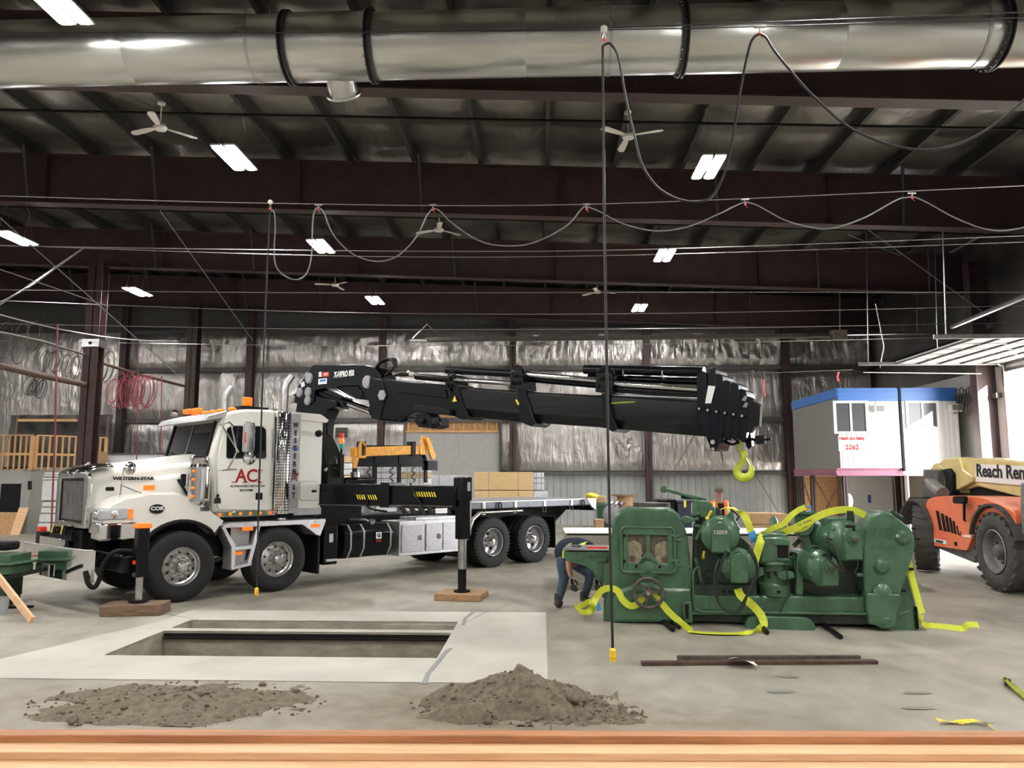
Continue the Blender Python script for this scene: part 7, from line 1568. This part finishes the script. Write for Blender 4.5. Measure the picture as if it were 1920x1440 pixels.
# lumber stack in the foreground
Zs = [.60, .562, .524]
def plank(y0, w, z, m, lb, bow=0.0, tilt=0.0, grp='long planks in the foreground'):
    x0, x1 = -4.2, 4.2; b = MB()
    def yy_(x): return y0+bow*(1-(x/4.2)**2)+tilt*x
    n = 24; vs = []
    for i in range(n+1):
        x = x0+(x1-x0)*i/n; y = yy_(x); vs += [(x, y, z-.038), (x, y+w, z-.038), (x, y+w, z), (x, y, z)]
    b.add(vs, [(0, 1, 2, 3), (4*n+3, 4*n+2, 4*n+1, 4*n)]+[(4*k+i, 4*k+4+i, 4*k+4+(i+1) % 4, 4*k+(i+1) % 4) for k in range(n) for i in range(4)])
    o = b.build('lumber_plank', m, None, .004); return tag(o, lb, 'plank', grp)
plank(4.035, .089, .600, 'timber_red', 'reddish brown plank on top of the stack, farthest from the viewer', .0, .033)
plank(3.905, .20, .562, 'timber_pale', 'pale plank stepped just in front of the reddish top plank', .0, .033)
plank(3.70, .40, .524, 'timber_pale', 'wide pale plank at the very bottom edge of the picture', .0, .033)
for k in range(5):
    plank(3.72, .39, .486-.038*k*1.0, 'timber_red' if k % 2 else 'timber_pale', 'hidden lower plank layer %s of the foreground stack' % ['one', 'two', 'three', 'four', 'five'][k], .0, .033, 'hidden planks of the foreground stack')
tr_ = None
for k, x in enumerate((-3, 0, 3)):
    o = tag(MB().box(x-.08, x+.08, 3.60, 4.3, 0, .296).build('timber_bearer', 'timber_old', None, .004), 'rough bearer block under the foreground planks, %s' % ['at the left', 'in the middle', 'at the right'][k], 'timber')
# ================================================================== PEOPLE
def skin(name, nodes, edges, m, parent, root=None, sub=2):
    """nodes: {key: (x, y, z, rx[, ry])}"""
    keys = list(nodes); me = bpy.data.meshes.new(name)
    me.from_pydata([nodes[k][:3] for k in keys], [(keys.index(a), keys.index(b)) for a, b in edges], [])
    o = bpy.data.objects.new(name, me); COL.objects.link(o)
    sk = o.modifiers.new('skin', 'SKIN'); sk.use_smooth_shade = True; sk.branch_smoothing = .6
    if not me.skin_vertices: me.attributes  # layer is made by the modifier call below
    lay = me.skin_vertices[0] if me.skin_vertices else None
    if lay is None:
        bm = bmesh.new(); bm.from_mesh(me); bm.verts.layers.skin.verify(); bm.to_mesh(me); bm.free(); lay = me.skin_vertices[0]
    for i, k in enumerate(keys):
        r = nodes[k][3:]; lay.data[i].radius = (r[0], r[1] if len(r) > 1 else r[0]); lay.data[i].use_root = (k == (root or keys[0]))
    ss = o.modifiers.new('sub', 'SUBSURF'); ss.levels = sub; ss.render_levels = sub
    dg = bpy.context.evaluated_depsgraph_get(); dg.update()
    m2 = bpy.data.meshes.new_from_object(o.evaluated_get(dg)); o.modifiers.clear(); old = o.data; o.data = m2; bpy.data.meshes.remove(old)
    m2.materials.clear(); m2.materials.append(M[m]); 
    for p in m2.polygons: p.use_smooth = True
    o.parent = parent; return o
def chain(*ks): return list(zip(ks[:-1], ks[1:]))
def hand(par, base, d, side, m, s=1.0):
    """palm and five separate fingers, slightly curled; d = pointing direction, side = thumb side"""
    base = V(base); d = V(d).normalized(); side = V(side); side = (side-d*side.dot(d)).normalized(); n = d.cross(side)
    nodes = {'w': (*base, .026*s, .02*s), 'p': (*(base+d*.05*s), .038*s, .018*s), 'p2': (*(base+d*.09*s), .036*s, .014*s)}; E = chain('w', 'p', 'p2')
    b = skin('hand', nodes, E, m, par, sub=1)
    g = MB()
    for k in range(4):
        off = side*(.03-.02*k)*s; L = (.072, .08, .075, .058)[k]*s; r = .0085*s
        a = base+d*.085*s+off; g.tube([a, a+d*L*.45-n*.006*s, a+d*L*.8-n*.022*s, a+d*L-n*.04*s], [r, r, r*.9, r*.7], 6)
    a = base+d*.03*s+side*.03*s; g.tube([a, a+d*.03*s+side*.022*s, a+d*.062*s+side*.022*s-n*.012*s], [.012*s, .010*s, .008*s], 6)
    g.build('fingers', m, b, ang=80); return b
# -- standing man in orange vest
SP = (3.53, 15.6)
pm = thing('person', 'standing man in cap and orange vest with yellow stripes behind the green machine', 'person', (SP[0], SP[1], 0))
nd = {'pel': (0, 0, .92, .135, .10), 'bel': (0, -.01, 1.05, .14, .11), 'che': (0, 0, 1.27, .16, .11), 'nb': (0, 0, 1.40, .075, .07), 'nk': (0, -.01, 1.46, .055), 'hd0': (0, -.015, 1.52, .068, .08), 'hd1': (0, -.015, 1.60, .076, .088), 'hd2': (0, -.01, 1.655, .055, .065),
      'shl': (.17, 0, 1.36, .06), 'ell': (.235, .02, 1.10, .045), 'wrl': (.22, -.06, .87, .03), 'shr': (-.17, 0, 1.36, .06), 'elr': (-.235, .02, 1.10, .045), 'wrr': (-.22, -.05, .87, .03),
      'hil': (.09, 0, .86, .09), 'knl': (.10, -.01, .47, .062), 'anl': (.10, .02, .09, .042), 'tol': (.12, -.13, .04, .04, .03), 'hir': (-.09, 0, .86, .09), 'knr': (-.10, -.01, .47, .062), 'anr': (-.10, .02, .09, .042), 'tor': (-.12, -.13, .04, .04, .03)}
ed = chain('pel', 'bel', 'che', 'nb', 'nk', 'hd0', 'hd1', 'hd2')+chain('che', 'shl', 'ell', 'wrl')+chain('che', 'shr', 'elr', 'wrr')+chain('pel', 'hil', 'knl', 'anl', 'tol')+chain('pel', 'hir', 'knr', 'anr', 'tor')
skin('body', nd, ed, 'skin_face', pm)
def grow(d, keys, k=1.12, add=.006): return {a: (*d[a][:3], *[r*k+add for r in d[a][3:]]) for a in keys}
kt = ['pel', 'hil', 'knl', 'anl', 'hir', 'knr', 'anr']; skin('trousers', grow(nd, kt, 1.15), chain('pel', 'hil', 'knl', 'anl')+chain('pel', 'hir', 'knr', 'anr'), 'black_cloth', pm)
kt = ['bel', 'pel', 'che', 'nb', 'shl', 'ell', 'shr', 'elr']; sh = grow(nd, kt, 1.06); sh['wl2'] = (.222, -.04, .92, .042); sh['wr2'] = (-.222, -.04, .92, .042)
skin('shirt', sh, chain('pel', 'bel', 'che', 'nb')+chain('che', 'shl', 'ell', 'wl2')+chain('che', 'shr', 'elr', 'wr2'), 'black_cloth', pm)
for s in (-1, 1):
    v = MB(); n = 9; vs = []
    P_ = [(.045, -.150, .94), (.055, -.155, 1.10), (.055, -.150, 1.25), (.065, -.115, 1.39), (.10, -.03, 1.445), (.09, .08, 1.42)]; Q_ = [(.175, -.085, .94), (.18, -.09, 1.10), (.185, -.085, 1.25), (.165, -.085, 1.37), (.185, -.02, 1.42), (.17, .09, 1.38)]
    R2 = [(.18, .09, .94), (.185, .09, 1.1), (.19, .09, 1.22)]
    for p_, q_ in zip(P_, Q_): vs += [(s*p_[0], p_[1], p_[2]), (s*(p_[0]+q_[0])/2, min(p_[1], q_[1])-.012, (p_[2]+q_[2])/2), (s*q_[0], q_[1], q_[2])]
    v.add(vs, [(3*k+i, 3*k+i+1, 3*k+4+i, 3*k+3+i) for k in range(5) for i in range(2)])
    v.add([(s*Q_[0][0], Q_[0][1], .94), (s*Q_[1][0], Q_[1][1], 1.10), (s*Q_[2][0], Q_[2][1], 1.25), (s*.185, .09, .94), (s*.19, .09, 1.1), (s*.19, .09, 1.24)], [(0, 1, 4, 3), (1, 2, 5, 4)])
    vo = v.build('vest_side', 'orange_vest', pm); so_m = vo.modifiers.new('s', 'SOLIDIFY'); so_m.thickness = .012; so_m.offset = 0
    MB().bar((s*.115, -.172, .95), (s*.12, -.172, 1.26), .055, .006, (0, 1, 0)).bar((s*.12, -.168, 1.26), (s*.125, -.10, 1.41), .055, .006, (0, 1, .5)).build('yellow_stripe', 'hi_vis', vo)
    MB().bar((s*.115, -.177, .95), (s*.12, -.177, 1.26), .022, .006, (0, 1, 0)).bar((s*.12, -.173, 1.26), (s*.125, -.105, 1.41), .022, .006, (0, 1, .5)).build('silver_stripe', 'silver_tape', vo)
v = MB().grid(lambda u, w: (-.17+.34*u, .115-.02*abs(u-.5), .94+.46*w), 4, 4).build('vest_back', 'orange_vest', pm); v.modifiers.new('s', 'SOLIDIFY').thickness = .01
# face, ears, cap
MB().sphere((0, -.105, 1.565), .016, 8, (1, 1.1, 1.3)).build('nose', 'skin_face', pm)
MB().sphere((.03, -.092, 1.59), .009, 8).sphere((-.03, -.092, 1.59), .009, 8).build('eyes', 'dark_text', pm); MB().box(-.022, .022, -.102, -.09, 1.528, 1.534).build('mouth', 'timber_old', pm)
MB().sphere((.08, 0, 1.575), .02, 8, (.5, 1, 1.5)).sphere((-.08, 0, 1.575), .02, 8, (.5, 1, 1.5)).build('ears', 'skin_face', pm)
cp = MB().lathe((0, -.005, 1.615), (0, 0, 1), [(.092, 0), (.094, .03), (.08, .07), (.045, .095), (.0, .1)], 20, True, False).build('cap', 'cap_grey', pm); MB().prism([(x, y) for x, y in [(-.07, -.08), (-.06, -.14), (0, -.165), (.06, -.14), (.07, -.08), (0, -.06)]], 1.612, 1.622, 'z').build('cap_visor', 'cap_grey', cp)
hand(pm, (.22, -.065, .86), (0, -.1, -1), (0, -1, 0), 'skin_face'); hand(pm, (-.22, -.055, .86), (0, -.1, -1), (0, -1, 0), 'skin_face')
for s in (-1, 1): MB().sphere((s*.115, -.07, .05), .055, 12, (.95, 2.2, .95)).build('boot', 'boot', pm)
# -- bending worker at the left end of the machine
wk = thing('person', 'worker in jeans and dark shirt with yellow braces bending over beside the green machine', 'person', (0, 0, 0))
BY = 11.75
def wp(px, py, dy=0.0): p = atY(px, py, BY+dy); return (p.x, p.y, p.z)
hipL = wp(1058, 1045, -.08); hipR = wp(1074, 1047, .10)
nd = {'pel': (*wp(1062, 1044), .115, .11), 'bel': (*wp(1058, 1032), .135, .13), 'che': (*wp(1080, 1023), .145, .14), 'sho': (*wp(1100, 1031), .12, .13), 'nk': (*wp(1112, 1040), .06), 'hd0': (*wp(1120, 1048), .07, .085), 'hd1': (*wp(1127, 1056), .085, .09), 'hd2': (*wp(1132, 1064), .06),
      'shl': (*wp(1066, 1046, -.24), .055), 'ell': (*wp(1067, 1067, -.30), .046), 'wrl': (*wp(1071, 1084, -.30), .032), 'sl0': (*wp(1078, 1034, -.16), .075), 'shr': (*wp(1100, 1036, .2), .06), 'elr': (*wp(1112, 1062, .22), .045), 'wrr': (*wp(1118, 1085, .15), .032),
      'hil': (*wp(1055, 1052, -.09), .095), 'knl': (*wp(1058, 1085, -.12), .066), 'anl': (*wp(1047, 1127, -.10), .045), 'tol': (*wp(1048, 1139, -.22), .042, .03), 'hir': (*wp(1076, 1053, .12), .095), 'knr': (*wp(1108, 1078, .05), .066), 'anr': (*wp(1095, 1122, .10), .045), 'tor': (*wp(1106, 1131, .0), .042, .03)}
ed = chain('pel', 'bel', 'che', 'sho', 'nk', 'hd0', 'hd1', 'hd2')+chain('che', 'sl0', 'shl', 'ell', 'wrl')+chain('sho', 'shr', 'elr', 'wrr')+chain('pel', 'hil', 'knl', 'anl', 'tol')+chain('pel', 'hir', 'knr', 'anr', 'tor')
skin('body', nd, ed, 'skin', wk)
jn = grow(nd, ['pel', 'hil', 'knl', 'anl', 'hir', 'knr', 'anr'], 1.15); jn['pel'] = (*nd['pel'][:3], .10, .10)
skin('jeans', jn, chain('pel', 'hil', 'knl', 'anl')+chain('pel', 'hir', 'knr', 'anr'), 'jeans', wk)
skin('shirt', grow(nd, ['bel', 'pel', 'che', 'sho', 'sl0', 'shl', 'shr'], 1.10), chain('pel', 'bel', 'che', 'sho')+chain('che', 'sl0', 'shl')+chain('sho', 'shr'), 'navy_cloth', wk) if False else skin('shirt', grow(nd, ['pel', 'bel', 'che', 'sho', 'sl0', 'shl', 'shr'], 1.18), chain('pel', 'bel', 'che', 'sho')+chain('che', 'sl0', 'shl')+chain('sho', 'shr'), 'navy_cloth', wk)
P = lambda px, py, dy: V(wp(px, py, dy))
_ts = spline([P(1063, 1046, 0), P(1057, 1035, 0), P(1064, 1028, 0), P(1084, 1027, .0), P(1103, 1032, .0), P(1113, 1039, .0)], 4); _rr = [.135, .145, .15, .155, .14, .07]
_b = MB().tube(_ts, [_rr[min(i//4, 5)]+(_rr[min(i//4+1, 5)]-_rr[min(i//4, 5)])*(i % 4)/4 for i in range(len(_ts))], 18); _b.tube([P(1078, 1032, -.12), P(1068, 1044, -.22), P(1067, 1052, -.26)], [.09, .075, .068], 12); _b.build('shirt_back', 'navy_cloth', wk, ang=70)
MB().ribbon([(p, (1, 0, .3)) for p in spline([P(1057, 1046, -.20), P(1058, 1032, -.20), P(1068, 1020, -.14), P(1080, 1014, -.02)], 5)], .05, .008).ribbon([(p, (1, 0, .3)) for p in spline([P(1090, 1024, -.2), P(1094, 1018, -.12), P(1100, 1020, .0), P(1108, 1028, .02)], 5)], .10, .01).build('yellow_stripe', 'hi_vis', wk)
q = nd['wrl']; hand(wk, q[:3], (.25, -.05, -1), (1, -.3, .2), 'black_cloth', 1.25); q = nd['wrr']; hand(wk, q[:3], (.1, -.1, -1), (1, 0, 0), 'black_cloth', 1.1)
hd = V(nd['hd1'][:3]); cpw = MB().sphere(hd+V((-.01, 0, .02)), .105, 14, (1, 1, .9)).build('dark_hair', 'dark_text', wk)
fd = hd+V((.075, -.02, -.06)); MB().sphere(fd, .018, 8).build('nose', 'skin', wk); MB().sphere(fd+V((.0, -.035, .03)), .01, 8).sphere(fd+V((.02, .03, .03)), .01, 8).build('eyes', 'dark_text', wk)
for k in ('l', 'r'):
    a = V(nd['an'+k][:3]); t = V(nd['to'+k][:3]); MB().sphere(((a.x+t.x)/2, (a.y+t.y)/2, .062), .06, 12, (1.1, 2.0, 1.05)).lathe((a.x, a.y, .06), (0, 0, 1), [(.06, 0), (.062, .12), (.055, .13)], 14).build('boot', 'boot', wk)
